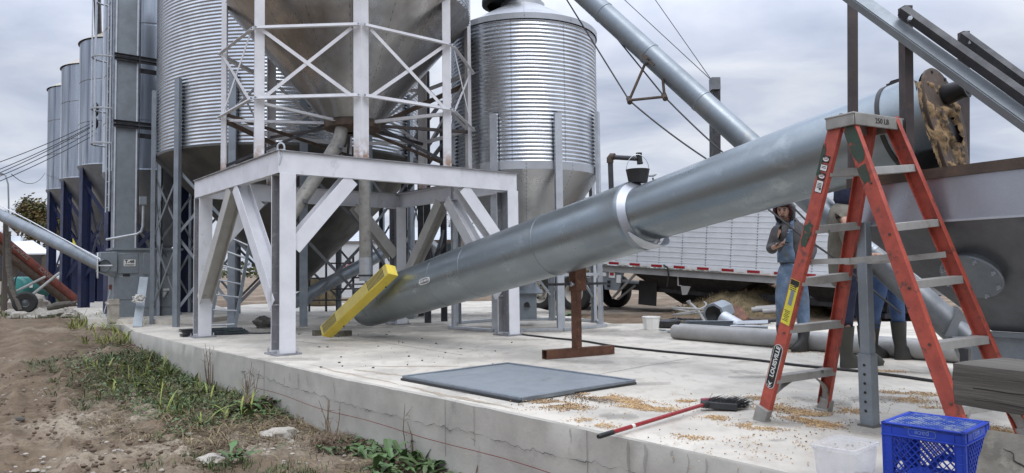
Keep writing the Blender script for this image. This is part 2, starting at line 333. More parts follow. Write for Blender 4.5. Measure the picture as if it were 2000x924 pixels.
_e = [V3((5.6, -1.9, 0)), G(1500, 915), G(1146, 837), G(870, 778), G(667, 738), G(517, 703), G(400, 680), G(340, 667), G(300, 657), G(264, 648), G(243, 635)]
EP = []; EPT = []
for a_, b_ in zip(_e, _e[1:]):
    for k_ in range(4): q_ = a_.lerp(b_, k_ / 4); EP.append(q_); EPT.append(max(0, min(1, (q_.y - 5.6) / 2.5)))
def make_ground():
    xs = list(np.arange(-7.2, 1.2, .03)); ys = list(np.arange(2.4, 9.2, .027))
    def grow(a, lim, step, f):
        o = []; v = a; s_ = step
        while (v < lim) if step > 0 else (v > lim): v += s_; s_ *= f; o.append(v)
        return o
    xs = grow(xs[0], -1500, -.05, 1.045)[::-1] + xs + grow(xs[-1], 1500, .08, 1.09)
    ys = grow(ys[0], -300, -.1, 1.25)[::-1] + ys + grow(ys[-1], 2200, .04, 1.03)
    X, Y = np.meshgrid(np.array(xs), np.array(ys)); nx, ny = len(xs), len(ys)
    rd = V3((-.54, .84, 0)).normalized(); o = G(215, 850, -.57)
    zs = np.zeros(X.size); rut_shade = np.zeros(X.size); org = np.zeros(X.size); grv = np.zeros(X.size); gc1 = G(275, 790, -.55); gc2 = G(520, 870, -.57); xf = X.ravel(); yf = Y.ravel()
    for i in range(X.size):
        x, y = xf[i], yf[i]; z = gz0(x, y); r2 = math.hypot(x, y)
        if r2 < 45 and y > 1:
            p = V3((x, y, 0))
            z += .045 * noise.noise(p * .55) + .022 * noise.noise(p * 1.7 + V3((5, 0, 0)))
            if r2 < 22 and x < 3:
                z += .020 * noise.noise(p * 5.5) + .014 * noise.noise(p * 13) + .009 * noise.noise(p * 27)
                q = p - V3((o.x, o.y, 0)); a = q.dot(rd); lat = q.x * rd.y - q.y * rd.x
                for off, wd in ((0, .30), (-1.35, .34), (.72, .2), (-.62, .2)):
                    l = lat - off + .07 * noise.noise(V3((a * .6, off, 3)))
                    k = math.exp(-(l / wd) ** 4)
                    if k > .01:
                        fade = .35 + .65 * sstep(.5 + noise.noise(V3((a * .7, off, 9))))
                        ph = a / .23 + .55 * abs(l) / wd + .16 * noise.noise(p * 5)
                        sw = (ph % 1.0); sw = sw / .7 if sw < .7 else (1 - sw) / .3; zb0 = gz0(x, y) + .045 * noise.noise(p * .55) + .4 * (z - gz0(x, y) - .045 * noise.noise(p * .55)); z = z + (zb0 - z) * k + k * (-.05 + .085 * fade * (sw - .5)); rut_shade[i] = max(rut_shade[i], k * (.30 + .5 * max(0, .75 - sw) + .4 * noise.noise(V3((a * 1.1, off, 2))))); z += .035 * math.exp(-((abs(l) - wd * 1.15) / .09) ** 2) * (.5 + noise.noise(p * 4.3) * 1.6)  # damp soil tint in the tracks, deepened in the troughs as painted shade
                z += max(0, noise.noise(p * 7.5 + V3((0, 9, 0))) - .22) * .10
            if x < 3 and y < 14: grv[i] = max(0, min(1, max(1.25 - math.hypot((x - gc1.x) / .75, (y - gc1.y) / 1.5), 1.2 - math.hypot((x - gc2.x) / 1.3, (y - gc2.y) / .55)) * 2.2 + 1.1 * noise.noise(p * 1.7) + .5 * noise.noise(p * 6)))
            if x < 3 and y < 17:
                dE = min(((V3((x, y, 0)) - e_).length for e_ in EP)); t_n = EPT[min(range(len(EP)), key=lambda k_: (V3((x, y, 0)) - EP[k_]).length_squared)] if dE < 2.2 else 0
                if dE < 2.2: org[i] = max(0, min(1, (1.30 - dE + .8 * noise.noise(p * 1.3) + .5 * noise.noise(p * 4)) / .5)) * t_n
        elif r2 > 120: z = -0.1 + (r2 - 120) * .0004
        zs[i] = z
    co = np.column_stack([xf, yf, zs]).astype(np.float32)
    idx = np.arange(nx * ny).reshape(ny, nx)
    q = np.stack([idx[:-1, :-1], idx[:-1, 1:], idx[1:, 1:], idx[1:, :-1]], -1).reshape(-1, 4).astype(np.int32)
    me = bpy.data.meshes.new('ground'); me.vertices.add(len(co)); me.vertices.foreach_set('co', co.ravel()); nq = len(q)
    me.loops.add(nq * 4); me.loops.foreach_set('vertex_index', q.ravel()); me.polygons.add(nq)
    me.polygons.foreach_set('loop_start', np.arange(nq, dtype=np.int32) * 4); me.polygons.foreach_set('loop_total', np.full(nq, 4, dtype=np.int32))
    me.update(calc_edges=True)
    for nm, arr in (('damp_rut_shade', rut_shade), ('litter', org), ('gravel', grv)):
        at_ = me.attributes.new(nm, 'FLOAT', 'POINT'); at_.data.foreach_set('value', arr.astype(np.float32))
    me.polygons.foreach_set('use_smooth', [True] * nq); me.materials.append(MAT['dirt'])
    ob = bpy.data.objects.new('ground', me); COL.objects.link(ob); tag(ob, kind='structure')
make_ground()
from bisect import bisect
def gz(x, y):
    p = V3((x, y, 0)); return gz0(x, y) + .045 * noise.noise(p * .55) + .022 * noise.noise(p * 1.7 + V3((5, 0, 0)))

# concrete pad: top sheet and formed sides
def flat(p, z=0): return V3((p.x, p.y, z))
EDGE = [V3((5.6, -1.9, 0)), G(1500, 915), G(1146, 837), G(870, 778), G(667, 738), G(517, 703), G(400, 680), G(340, 667), G(300, 657), G(264, 648), G(243, 635)]
PAD = EDGE + [V3((-9.6, 16.2, 0)), V3((-9.0, 25, 0)), V3((0, 25, 0)), V3((1.2, 16.5, 0)), V3((1.9, 13.7, 0)), V3((9.5, 13.2, 0)), V3((8.5, 2, 0))]
m = MB(); n = len(PAD); ch = .018
ctr = V3((0, 9, 0))
inn = [p + (ctr - p).normalized() * ch for p in PAD]
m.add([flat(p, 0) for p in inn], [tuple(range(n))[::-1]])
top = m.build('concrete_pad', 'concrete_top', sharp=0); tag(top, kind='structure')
m = MB()
def fine(a, b, k): return [a.lerp(b, i / k) for i in range(k)]
per = []
for i in range(n):
    k = max(1, int((PAD[(i + 1) % n] - PAD[i]).length / .12)) if i < len(EDGE) - 1 else 1
    per += [(a, b) for a, b in zip(fine(PAD[i], PAD[(i + 1) % n], k), fine(inn[i], inn[(i + 1) % n], k))]
def wob(p, z): return p + (V3((p.x, p.y, 0)) - ctr).normalized() * (.008 * noise.noise(V3((p.x * 3, p.y * 3, z * 4))))
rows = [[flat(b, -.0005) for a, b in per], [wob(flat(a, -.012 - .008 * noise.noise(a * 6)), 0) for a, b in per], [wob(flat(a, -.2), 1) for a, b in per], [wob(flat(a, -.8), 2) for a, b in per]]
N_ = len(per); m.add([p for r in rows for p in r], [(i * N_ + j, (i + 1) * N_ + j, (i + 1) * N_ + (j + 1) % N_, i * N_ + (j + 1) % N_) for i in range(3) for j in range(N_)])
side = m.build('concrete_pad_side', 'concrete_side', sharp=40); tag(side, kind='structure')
# crack along the cold joint of the pour, and the vertical hairlines
def edge_pt(t):                                            # t metres along the front edge from its near end
    for a, b in zip(EDGE, EDGE[1:]):
        l = (b - a).length
        if t <= l: return a.lerp(b, t / l), ((b - a).cross(ZZ)).normalized() * -1
        t -= l
    return EDGE[-1], V3((-1, 0, 0))
def edge_t(px, py):
    g = G(px, py); best = min((((edge_pt(i * .02)[0] - g).length, i * .02) for i in range(0, 900))); return best[1]
_, on = edge_pt(6); OUT = on if on.dot(V3((0, -1, 0))) > 0 else -on
def wall_pt(t, z, off=.012): p, nn = edge_pt(t); return flat(p, z) + OUT * off
t0, t1 = edge_t(470, 694), edge_t(1320, 877)
m = MB(); pts = []
t = t1
while t < t0:
    f = (t - t1) / (t0 - t1); z = -.19 - .10 * f * (1 - f) * 2 + .03 * noise.noise(V3((t * 1.2, 0, 0))) + .03 * noise.noise(V3((t * 9, 1, 0))) + .02 * noise.noise(V3((t * 31, 1, 0)))
    pts.append(wall_pt(t, z, .011)); t += .015
m.tube(pts, [max(.0006, .0052 * noise.noise(V3((i * .09, 0, 5))) + .0018) for i in range(len(pts))], 4)
for px, py, l in ((517, 703, .4), (870, 778, .45), (1146, 837, .5), (930, 790, .3)):
    t = edge_t(px, py); m.tube([wall_pt(t + .01 * noise.noise(V3((k, px, 0))), -.01 - l * k / 8, .010) for k in range(9)], .0018, 4)
mat('crack', (.12, .115, .105), .95)
tag(m.build('concrete_crack', 'crack'), kind='structure')
m = MB(); a, b = G(1150, 735), G(1345, 700)
m.plate([a + ZZ * .002, b + ZZ * .002, b + V3((.006, 0, .002)), a + V3((.006, 0, .002))], .001, ZZ)
a, b = G(560, 640), G(905, 694); m.plate([a + ZZ * .002, b + ZZ * .002, b + V3((.0, .008, .002)), a + V3((.0, .008, .002))], .001, ZZ)
tag(m.build('control_joint', 'crack', sharp=0), kind='structure')
# raised bin pad further back on the left
m = MB(); bp = [V3(p) for p in ((-10.9, 18.2, -.3), (-9.3, 15.75, -.3), (-6.6, 14.9, -.3), (-6.4, 16.5, -.3), (-8.0, 20.0, -.3), (-13.5, 30, -.3), (-18.5, 30, -.3), (-15, 24, -.3))]
m.plate(bp, .4, ZZ); tag(m.build('bin_pad', 'concrete_top', sharp=0), kind='structure')
# string line stretched along the wall
m = MB(); ts = edge_t(500, 700)
m.tube([wall_pt(edge_t(1330, 879) + (ts - edge_t(1330, 879)) * k / 20, -.335 - .01 * math.sin(k), .05) for k in range(21)], .003, 5)
tag(m.build('string_line', 'red_string'), 'red mason string stretched along the face of the concrete pad', 'string')

# ================================================================== storage bins
def corr(mb, r, z0, z1, pitch, amp, n, o=(0, 0, 0)):
    k = int((z1 - z0) / pitch * 8); rr = lambda t: -math.cos(PI * t / .375) if t < .375 else math.cos(PI * (t - .375) / .625)
    return mb.lathe([(r + amp * rr((i % 8) / 8), z0 + (z1 - z0) * i / k) for i in range(k + 1)], n, o)
def radial(a): return V3((math.cos(a), math.sin(a), 0)), V3((-math.sin(a), math.cos(a), 0))

# the big corrugated hopper bin behind the stand
BL = V3((-5.105, 16.84, 0)); RL = 2.95; ZL = 3.58
bl = thing('grain_bin', BL, 'large corrugated hopper bin standing on many galvanised legs behind the white stand', 'grain bin')
corr(MB(), RL, ZL, 7.9, .072, .0068, 200).build('corrugated_wall', 'corrugated', bl, local=True, sharp=80)
MB().lathe([(RL + .05, 7.9), (.5, 9.3), (.5, 9.6), (.01, 9.7)], 64).build('roof', 'galv', bl, local=True)
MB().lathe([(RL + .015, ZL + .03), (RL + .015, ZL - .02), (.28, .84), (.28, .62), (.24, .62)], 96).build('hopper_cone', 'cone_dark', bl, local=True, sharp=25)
base_a = math.radians(-90 - 18 + 2)
legs = []
for k in range(14):
    a = math.radians(-121.5) + 2 * PI * k / 14; r, t = radial(a); p = r * (RL + .10); legs.append(p)
    MB().chan(p - t * 0, p + ZZ * 4.98, .15, .07, .008, up=t).build('leg', 'galv_channel', bl, local=True)
for k in range(14):
    a, b = legs[k], legs[(k + 1) % 14]
    for z0, z1 in ((.35, 1.75), (1.85, 3.1)):
        q = MB(); f = -.06 * a.normalized(); h = -.09 * a.normalized()
        q.bar(a + f + ZZ * z0, b + f + ZZ * z1, .012, .06); q.bar(a + h + ZZ * z1, b + h + ZZ * z0, .012, .06)
        q.build('cross_brace', 'galv_dull' if k % 5 == 0 else 'galv_dark', bl, local=True)

# the right hand bin
BR = V3((.26, 13.5, 0)); RR = 1.37
br = thing('feed_bin', BR, 'small corrugated bin with conical roof and bright steel cone standing right of the stand', 'grain bin')
corr(MB(), RR, 2.86, 5.40, .068, .0065, 168).build('corrugated_wall', 'corrugated', br, local=True, sharp=80)
MB().lathe([(RR + .03, 5.36), (RR + .035, 5.46), (RR - .02, 5.47), (.42, 6.02), (.42, 6.10), (.36, 6.10), (.36, 6.2), (.01, 6.24)], 72).build('roof', 'cone_bright', br, local=True, sharp=20)
q = MB(); q.lathe([(.40, 6.08), (.50, 6.10), (.50, 6.19), (.40, 6.24), (.01, 6.25)], 24, (-.28, 0, 0)); q.build('roof_lid', 'rubber', br, local=True)
MB().lathe([(RR + .012, 2.90), (RR + .012, 2.76), (.20, 1.10), (.20, 1.05)], 72).build('hopper_cone', 'cone_bright', br, local=True, sharp=20)
brl = []
for k in range(8):
    a = math.radians(-67.5 + 45 * k); r, t = radial(a); p = r * (RR + .09); brl.append(p)
    MB().chan(p, p + ZZ * (3.72 if k not in (1, 5) else 3.9), .13, .06, .007, up=t).build('leg', 'galv', br, local=True)
for k in range(8):
    a, b = brl[k], brl[(k + 1) % 8]; MB().bar(a * 1.03 + ZZ * .03, b * 1.03 + ZZ * .03, .07, .05).build('base_rail', 'galv', br, local=True)
    if k in (2, 3, 4, 0): MB().bar(a + ZZ * .95, b + ZZ * .95, .02, .05).build('girt', 'galv', br, local=True)
for k in (2, 3):
    a, b = brl[k], brl[(k + 1) % 8]; q = MB(); q.bar(a * .97 + ZZ * .5, b * .97 + ZZ * 1.9, .012, .05); q.bar(a * .95 + ZZ * 1.9, b * .95 + ZZ * .5, .012, .05); q.build('cross_brace', 'galv', br, local=True)
q = MB(); q.lathe([(.01, 1.06), (.2, 1.06), (.2, .86), (.17, .84), (.17, .62)], 20); q.box((0, 0, .38), (.36, .36, .5))
q.plate([V3((-.30, -.26, .60)), V3((.30, -.26, .60)), V3((.17, .2, .80)), V3((-.17, .2, .80))], .015); q.build('discharge_boot', 'galv_dull', br, local=True)
q = MB(); q.cyl((0, -.19, .4), (0, -.24, .4), .05); q.bar((-.05, -.22, .42), (.06, -.22, .36), .02, .02); q.build('slide_gate_knob', 'black', br, local=True)
# clutter standing on the roof
for k, (px, r_) in enumerate(((943, .018), (958, .014), (1057, .016), (1077, .016))):
    pass

# far smooth bins in a row, on blue beams
def small_bin(root, zb, sheets, hs, r=1.35, zg=.1):
    pr = []
    for i in range(sheets):
        z = zb + i * hs; pr += [(r, z + .03), (r, z + hs - .03), (r - .014, z + hs - .02), (r - .014, z + hs + .015)]
    MB().lathe([(r + .02, zb)] + pr, 56).build('smooth_wall', 'smooth_bin', root, local=True, sharp=25)
    zt = zb + sheets * hs; MB().lathe([(r + .05, zt), (.35, zt + .75), (.35, zt + .9), (.01, zt + .95)], 48).build('roof', 'bin_roof', root, local=True)
    MB().lathe([(r + .012, zb + .02), (r + .012, zb - .03), (.22, zb - 1.95), (.22, zb - 2.2)], 48).build('hopper_cone', 'galv_dark', root, local=True)
    ps = []
    for k in range(4):
        a = math.radians(-39 + 90 * k); rd_, t = radial(a); p = rd_ * (r - .14); ps.append(p)
        MB().ibeam(p + ZZ * zg, p + ZZ * (zb - .06), .26, .24, .02, .016, up=rd_).build('leg', 'blue_paint', root, local=True)
    for k in range(4):
        a, b = ps[k], ps[(k + 1) % 4]; q = MB(); q.bar(a + ZZ * 1.0, b + ZZ * (zb - .6), .02, .09); q.bar(a * .98 + ZZ * (zb - .6), b * .98 + ZZ * 1.0, .02, .09); q.build('cross_brace', 'blue_paint', root, local=True)
FB = 'smooth bins in a row on blue beams'
b3 = thing('smooth_bin', (-12.08, 22.45, 0), 'smooth steel bin on blue beams, nearest of the row whose tan roofs show', 'grain bin', FB)
small_bin(b3, 4.36, 3, 1.27)
copy_thing(b3, (-14.15, 24.85, -.06), 'smooth steel bin on blue beams, middle of the three whose tan roofs show', 0)
copy_thing(b3, (-16.28, 27.43, -.10), 'smooth steel bin on blue beams, farthest of the row and next to the tree', 0)
b4 = thing('smooth_bin', (-9.21, 18.76, 0), 'tallest smooth steel bin on blue beams, right behind the bucket elevator', 'grain bin', FB)
small_bin(b4, 3.62, 4, 1.21)
q = MB(); c = P(191, 215, 17.6); q.lathe([(.14, 0), (.2, .05), (.2, .08), (.01, .09)], 18, c, (-.77, -.63, 0)); q.lathe([(.1, 0), (.15, .05), (.01, .08)], 14, c - ZZ * .34, (-.77, -.63, 0))
q.build('wall_port', 'black', b4)
# dark spout coming down onto the roof of the nearest far bin
q = MB(); q.bar(P(189, -60, 21.5), P(192, 78, 21.8), .17, .2); tag(q.build('roof_spout', 'dark_steel', at=P(189, 78, 21.5)), 'black square spout dropping onto a tan bin roof', 'spout')

# ================================================================== bucket elevator
E0 = V3((-8.90, 16.02, .1))                                 # front left foot of the boot
be = thing('bucket_elevator', E0, 'grey bucket elevator with tall rectangular trunk and ladder cage beside the big corrugated bin', 'elevator')
q = MB(); q.box(E0 + UU * .70 + VV * .35 + ZZ * .76, (1.40, .7, 1.52), (UU, VV, ZZ)); q.build('boot', 'galv_dull', be, bevel=.008)
q = MB(); q.box(E0 + UU * .70 + VV * .35 + ZZ * 1.535, (1.48, .78, .05), (UU, VV, ZZ)); q.box(E0 + UU * .70 + VV * .35 + ZZ * .03, (1.46, .76, .06), (UU, VV, ZZ)); q.build('boot_flange', 'galv_dull', be)
q = MB(); q.box(E0 + UU * .22 + VV * .28 + ZZ * 4.6, (.41, .45, 6.1), (UU, VV, ZZ)); q.build('trunk', 'galv_dull', be)
q = MB()
for sx_ in (0.0, .44):
    q.bar(E0 + UU * sx_ + VV * .045 + ZZ * 1.56, E0 + UU * sx_ + VV * .045 + ZZ * 7.6, .035, .03)
q.build('trunk_flange', 'galv', be)
q = MB(); q.box(E0 + UU * 1.12 + VV * .3 + ZZ * 4.3, (.30, .4, 5.4), (UU, VV, ZZ)); q.build('return_trunk', 'galv_dark', be)
for k, z in enumerate((2.9, 5.55, 4.2)):
    if k == 2: continue
for z in (5.95, 4.42):
    q = MB(); o = E0 + ZZ * z + VV * .02
    for dz in (0, -.09): q.chan(o + UU * -.05 + ZZ * dz, o + UU * 1.35 + ZZ * dz, .07, .05, .008)
    q.bar(o + UU * .5 - ZZ * .24 + VV * .2, o + UU * 1.4 - ZZ * .24 + VV * .2, .06, .10)
    q.build('support_bracket', 'dark_steel', be)
for i, (cx_, w_) in enumerate(((.28, .42), (.72, .26), (1.12, .42))):
    q = MB()
    for (z0, z1) in ((.98, 1.44), (.40, .92)) if i == 0 else ((.95, 1.44), (.2, .88)):
        c0 = E0 + UU * cx_ - VV * .008 + ZZ * ((z0 + z1) / 2); q.box(c0, (w_, .014, z1 - z0), (UU, VV, ZZ))
    q.build('access_panel', 'galv_dull', be, bevel=.006)
st_ = MB(); c0 = E0 + UU * .31 - VV * .02; st_.box(c0 + ZZ * 1.22, (.24, .006, .15), (UU, VV, ZZ)); sp_ = st_.build('sticker', 'sticker_white', be)
q = MB(); q.text('T-48', c0 + ZZ * 1.245 - VV * .005, UU, ZZ, .10, .001, bold=.003); q.box(c0 + ZZ * 1.175 - VV * .004, (.2, .002, .018), (UU, VV, ZZ)); q.build('lettering', 'ink', sp_)
q = MB(); q.box(c0 - UU * .06 + ZZ * .945, (.14, .006, .055), (UU, VV, ZZ)); q.build('nameplate', 'black', be)
st_ = MB(); st_.box(E0 + UU * 1.08 - VV * .02 + ZZ * .60, (.13, .006, .05), (UU, VV, ZZ)); st_.box(E0 + UU * 1.06 - VV * .02 + ZZ * .49, (.1, .006, .12), (UU, VV, ZZ)); st_.build('warning_label', 'sticker_white', be)
q = MB(); q.tube([E0 + UU * .47 + VV * -.03 + ZZ * (1.56 + .3 * k) for k in range(21)], .012, 6)
for k in range(40): q.box(E0 + UU * .47 - VV * .02 + ZZ * (1.65 + .15 * k), (.02, .03, .04), (UU, VV, ZZ))
q.build('bolt_strip', 'dark_steel', be)
# caged ladder on the left of the trunk
ld = thing('caged_ladder', E0 + UU * -.12 + VV * .1 + ZZ * 1.6, 'galvanised safety cage ladder running up the left of the elevator trunk', 'ladder')
o = E0 + UU * -.05 + VV * .35
q = MB()
for s_ in (0, .36): q.bar(o - UU * .0 + VV * s_ + ZZ * 2.4, o + VV * s_ + ZZ * 7.6, .03, .05)
q.build('rail', 'galv', ld)
q = MB()
for k in range(17): q.tube([o + ZZ * (2.5 + .3 * k), o + VV * .36 + ZZ * (2.5 + .3 * k)], .012, 6)
q.build('rung', 'galv', ld)
for z in (3.95, 4.75, 5.95, 7.3):
    q = MB(); q.tube([o + VV * .18 + (-UU * math.sin(a) * .36 + VV * -math.cos(a) * .30) + ZZ * (z) for a in [PI * i / 12 for i in range(13)]], .022, 5); q.build('hoop', 'galv', ld)
for a in (.5, 1.1, 1.7, 2.4):
    q = MB(); d = -UU * math.sin(a) * .36 - VV * math.cos(a) * .30; q.bar(o + VV * .18 + d + ZZ * 3.9, o + VV * .18 + d + ZZ * 7.6, .03, .006); q.build('cage_strap', 'galv', ld)
# intake box, hand wheel and conduit
q = MB(); c = E0 + UU * -.13 + VV * .1 + ZZ * 1.24; q.box(c, (.34, .5, .44), (UU, VV, ZZ)); q.plate([c + UU * -.17 - VV * .25 - ZZ * .22, c + UU * .17 - VV * .25 - ZZ * .22, c + UU * .13 - VV * .2 - ZZ * .34], .4, VV)
q.build('intake_box', 'galv_dull', be, bevel=.01)
q = MB(); c = P(191, 519, 15.6); ax = (V3((-.9, -.35, 0))).normalized(); tv = ax.cross(ZZ).normalized()
q.tube([c + (tv * math.cos(a) * .16 + ZZ * math.sin(a)) * .27 for a in [2 * PI * i / 20 for i in range(21)]], .012, 6, False)
for k in range(3):
    a = PI * k / 3 + .3; d = tv * math.cos(a) * .16 * .27 + ZZ * math.sin(a) * .27; q.tube([c - d, c + d], .009, 5)
q.tube([c, c + V3((.25, .12, 0))], .015, 6); q.build('hand_wheel', 'white_steel', be)
q = MB(); q.tube([P(208, 468, 15.1), P(268, 457, 15.0), P(276, 452, 15.0), P(279, 442, 15.0), P(280, 402, 15.0)], .025, 8); q.build('conduit', 'galv', be)
q = MB(); q.box(P(279, 392, 15.0), (.12, .1, .17), (UU, VV, ZZ)); q.build('junction_box', 'galv_dull', be)
# leaning channel and small oddments against the boot
q = MB(); q.chan(P(268, 638, 14.3), P(281, 541, 15.2), .16, .07, .008, up=(UU + ZZ * .2)); tag(q.build('leaning_channel', 'galv_dull', at=P(268, 638, 14.3)), 'bare galvanised channel with a twist of torn plastic leaning against the elevator boot', 'steel channel')
q = MB(); c = P(273, 583, 14.6)
for k in range(14): q.tube([c + V3((U(-.12, .12), U(-.1, .05), U(-.08, .08))) for _ in range(4)], .012, 4)
tag(q.build('torn_plastic', 'white_plastic', at=c), 'scrap of torn white plastic wrapped on the leaning channel', 'plastic scrap')
q = MB(); q.bar(P(199, 625, 16.2), P(216, 566, 16.2), .012, .012); q.build('shaft', 'white_steel'); _sg = bpy.context.scene.objects['shaft']
_r = thing('flag_stake', P(199, 628, 16.2), 'thin stake with a faded red top leaning by the elevator', 'stake'); _sg.parent = _r; _sg.location = -_r.location
q = MB(); q.lathe([(.01, 0), (.05, .02), (.05, .1), (.01, .12)], 10, P(217, 566, 16.2)); q.build('flag', 'red_old', _r)
q = MB(); q.box(P(221, 607, 15.5), (.2, .2, .5), (UU, VV, ZZ)); q.plate([P(221, 596, 15.5) + UU * -.14 - VV * .1, P(221, 596, 15.5) + UU * .12 - VV * .1, P(221, 592, 15.5) + UU * .12 + VV * .12, P(221, 592, 15.5) - UU * .14 + VV * .12], .03)
tag(q.build('concrete_block', 'stone', at=P(221, 620, 15.5)), 'pale concrete stub beside the foot of the elevator boot', 'block')

# ================================================================== white steel stand
A0 = G(553, 692); LU, LV, ZT = 3.7, 3.5, 2.59
C0 = A0 + UU * (LU / 2) + VV * (LV / 2)
st = thing('steel_stand', C0, 'heavy white painted steel stand of wide beams and diagonal braces on the concrete', 'stand')
crn = {(i, j): A0 + UU * (LU * i) + VV * (LV * j) for i in (0, 1) for j in (0, 1)}
for (i, j), p in crn.items():
    b = MB().ibeam(p + ZZ * .022, p + ZZ * (ZT - .28), .30, .21, .016, .012, up=VV).build('post', 'white_steel_smudged' if (i, j) == (9, 9) else 'white_steel', st, bevel=.003)
    q = MB(); q.ibeam(p + ZZ * .05, p + ZZ * (ZT - .29), .274, .204, .004, .018, up=VV); q.build('shaded_web', 'white_steel_smudged', b)  # web and inner flange faces smudged, with recess shade put into the grey
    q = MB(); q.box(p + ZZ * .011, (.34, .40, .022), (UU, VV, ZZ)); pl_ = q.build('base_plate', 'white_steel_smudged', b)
    for a in (-.13, .13):
        for c in (-.17, .17): q = MB(); q.cyl(p + UU * a + VV * c + ZZ * .022, p + UU * a + VV * c + ZZ * .075, .012, 8); q.build('anchor_bolt', 'galv', b)
hf = .11
def edge_beam(p, q_, inward):
    d = (q_ - p).normalized(); m_ = MB(); zc = ZZ * (ZT - .14)
    sd_ = d.cross(ZZ)
    pr = [(0, -.14), (.10, -.14), (.10, -.128), (.012, -.128), (.012, .128), (.10, .128), (.10, .14), (0, .14)]
    if sd_.dot(inward) < 0: pr = [(-a, b) for a, b in pr][::-1]
    m_.prof(pr, p - inward * hf + zc, q_ - inward * hf + zc); b = m_.build('edge_beam', 'white_steel', st)
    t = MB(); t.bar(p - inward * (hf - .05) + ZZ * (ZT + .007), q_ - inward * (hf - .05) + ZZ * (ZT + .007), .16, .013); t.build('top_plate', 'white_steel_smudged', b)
edge_beam(crn[0, 0] - UU * hf, crn[1, 0] + UU * hf, VV); edge_beam(crn[0, 0] - VV * (hf - .012), crn[0, 1] + VV * (hf - .012), UU)
edge_beam(crn[0, 1] - UU * hf, crn[1, 1] + UU * hf, -VV); edge_beam(crn[1, 0] - VV * (hf - .012), crn[1, 1] + VV * (hf - .012), -UU)
# a cross beam joint half way along the far beams
zb = ZT - .28
for i in (0, 1):                                           # legs of an inverted V under the beams running away to the left
    mid = crn[i, 0] + VV * (LV / 2)
    MB().ibeam(crn[i, 1] - VV * .13 + ZZ * .62, mid + VV * .12 + ZZ * (zb - .01), .2, .2, .012, .010, up=UU).build('diagonal_brace', 'primer_steel', st, bevel=.002)
    MB().ibeam(crn[i, 0] + VV * .13 + ZZ * .62, mid - VV * .12 + ZZ * (zb - .01), .2, .2, .012, .010, up=UU).build('diagonal_brace', 'white_steel', st, bevel=.002)
for j in (0, 1):                                           # short knees under the other two
    MB().ibeam(crn[0, j] + UU * .10 + ZZ * 1.36, crn[0, j] + UU * .92 + ZZ * (zb - .01), .2, .2, .012, .010, up=VV).build('diagonal_brace', 'white_steel', st, bevel=.002)
    MB().ibeam(crn[1, j] - UU * .10 + ZZ * 1.36, crn[1, j] - UU * .92 + ZZ * (zb - .01), .2, .2, .012, .010, up=VV).build('diagonal_brace', 'white_steel' if j == 0 else 'primer_steel', st, bevel=.002)
# shackle on the near corner
sc_ = crn[0, 0] - UU * .06 - VV * .06 + ZZ * (ZT + .02)
q = MB(); q.tube([sc_ + UU * .0 + (V3((math.cos(a) * .045, 0, math.sin(a) * .06)) + V3((0, 0, .03))) for a in [PI * (-.15 + 1.3 * i / 14) for i in range(15)]], .013, 7); q.tube([sc_ + V3((-.06, 0, .0)), sc_ + V3((.06, 0, 0))], .014, 7)
q.tube([sc_ + V3((.02, -.05, 0)), sc_ + V3((.03, -.06, -.07)), sc_ + V3((.0, -.06, -.2))], .010, 5)
tag(q.build('shackle', 'galv', at=sc_), 'steel shackle hooked on the near top corner of the white stand', 'shackle')

# hopper bin carried by the stand
hb = thing('hopper_bin', C0 + ZZ * ZT, 'hopper bottom bin with dull steel cone in a white octagonal frame above the stand', 'grain bin')
def oct_(u, v, z): return C0 + UU * u + VV * v + ZZ * z
oc = [(-.74, -1.75), (.74, -1.75), (1.85, -.74), (1.85, .74), (.74, 1.75), (-.74, 1.75), (-1.85, .74), (-1.85, -.74)]
z0 = ZT + .014
for u, v in oc:
    r = (UU * u + VV * v).normalized(); t = r.cross(ZZ)
    lg = MB(); p = oct_(u, v, 0) + r * .03; s_ = .105
    lg.prof([(0, 0), (-s_, -s_ * .75), (-s_ + .006, -s_ * .75 - .010), (0, -.014), (s_ - .006, -s_ * .75 - .010), (s_, -s_ * .75)], p + ZZ * z0, p + ZZ * 7.4, up=r)
    l_ = lg.build('leg', 'tower_steel', hb, local=False)
    l_.data.transform(Matrix.Translation((0, 0, -.0)))
ctop, cbot, cr_ = 5.25, 3.45, 1.93
q = MB(); q.lathe([(cr_ + .012, ctop + .03), (cr_ + .012, ctop), (.40, cbot), (.40, cbot - .05)], 96); q.v = [tuple(V3(p) - ZZ * 0) for p in q.v]
co_ = q.build('hopper_cone', 'bin_cone', hb, local=True, sharp=20); co_.location = (0, 0, -ZT)
q = corr(MB(), cr_, ctop, 8.2, .0677, .0065, 140); w_ = q.build('corrugated_wall', 'corrugated', hb, local=True, sharp=80); w_.location = (0, 0, -ZT)
MB().lathe([(cr_ + .04, 8.2 - ZT), (.4, 9.1 - ZT), (.01, 9.2 - ZT)], 48).build('roof', 'galv', hb, local=True)
q = MB()
for k in range(110):
    a = 2 * PI * k / 110; rr, t = radial(a); q.box(C0 + rr * (cr_ + .022) + ZZ * (ctop + .015), (.012, .02, .012), (rr, t, ZZ))
q.build('rim_bolt_row', 'dark_steel', hb)
ra, rb = 4.47, 3.47
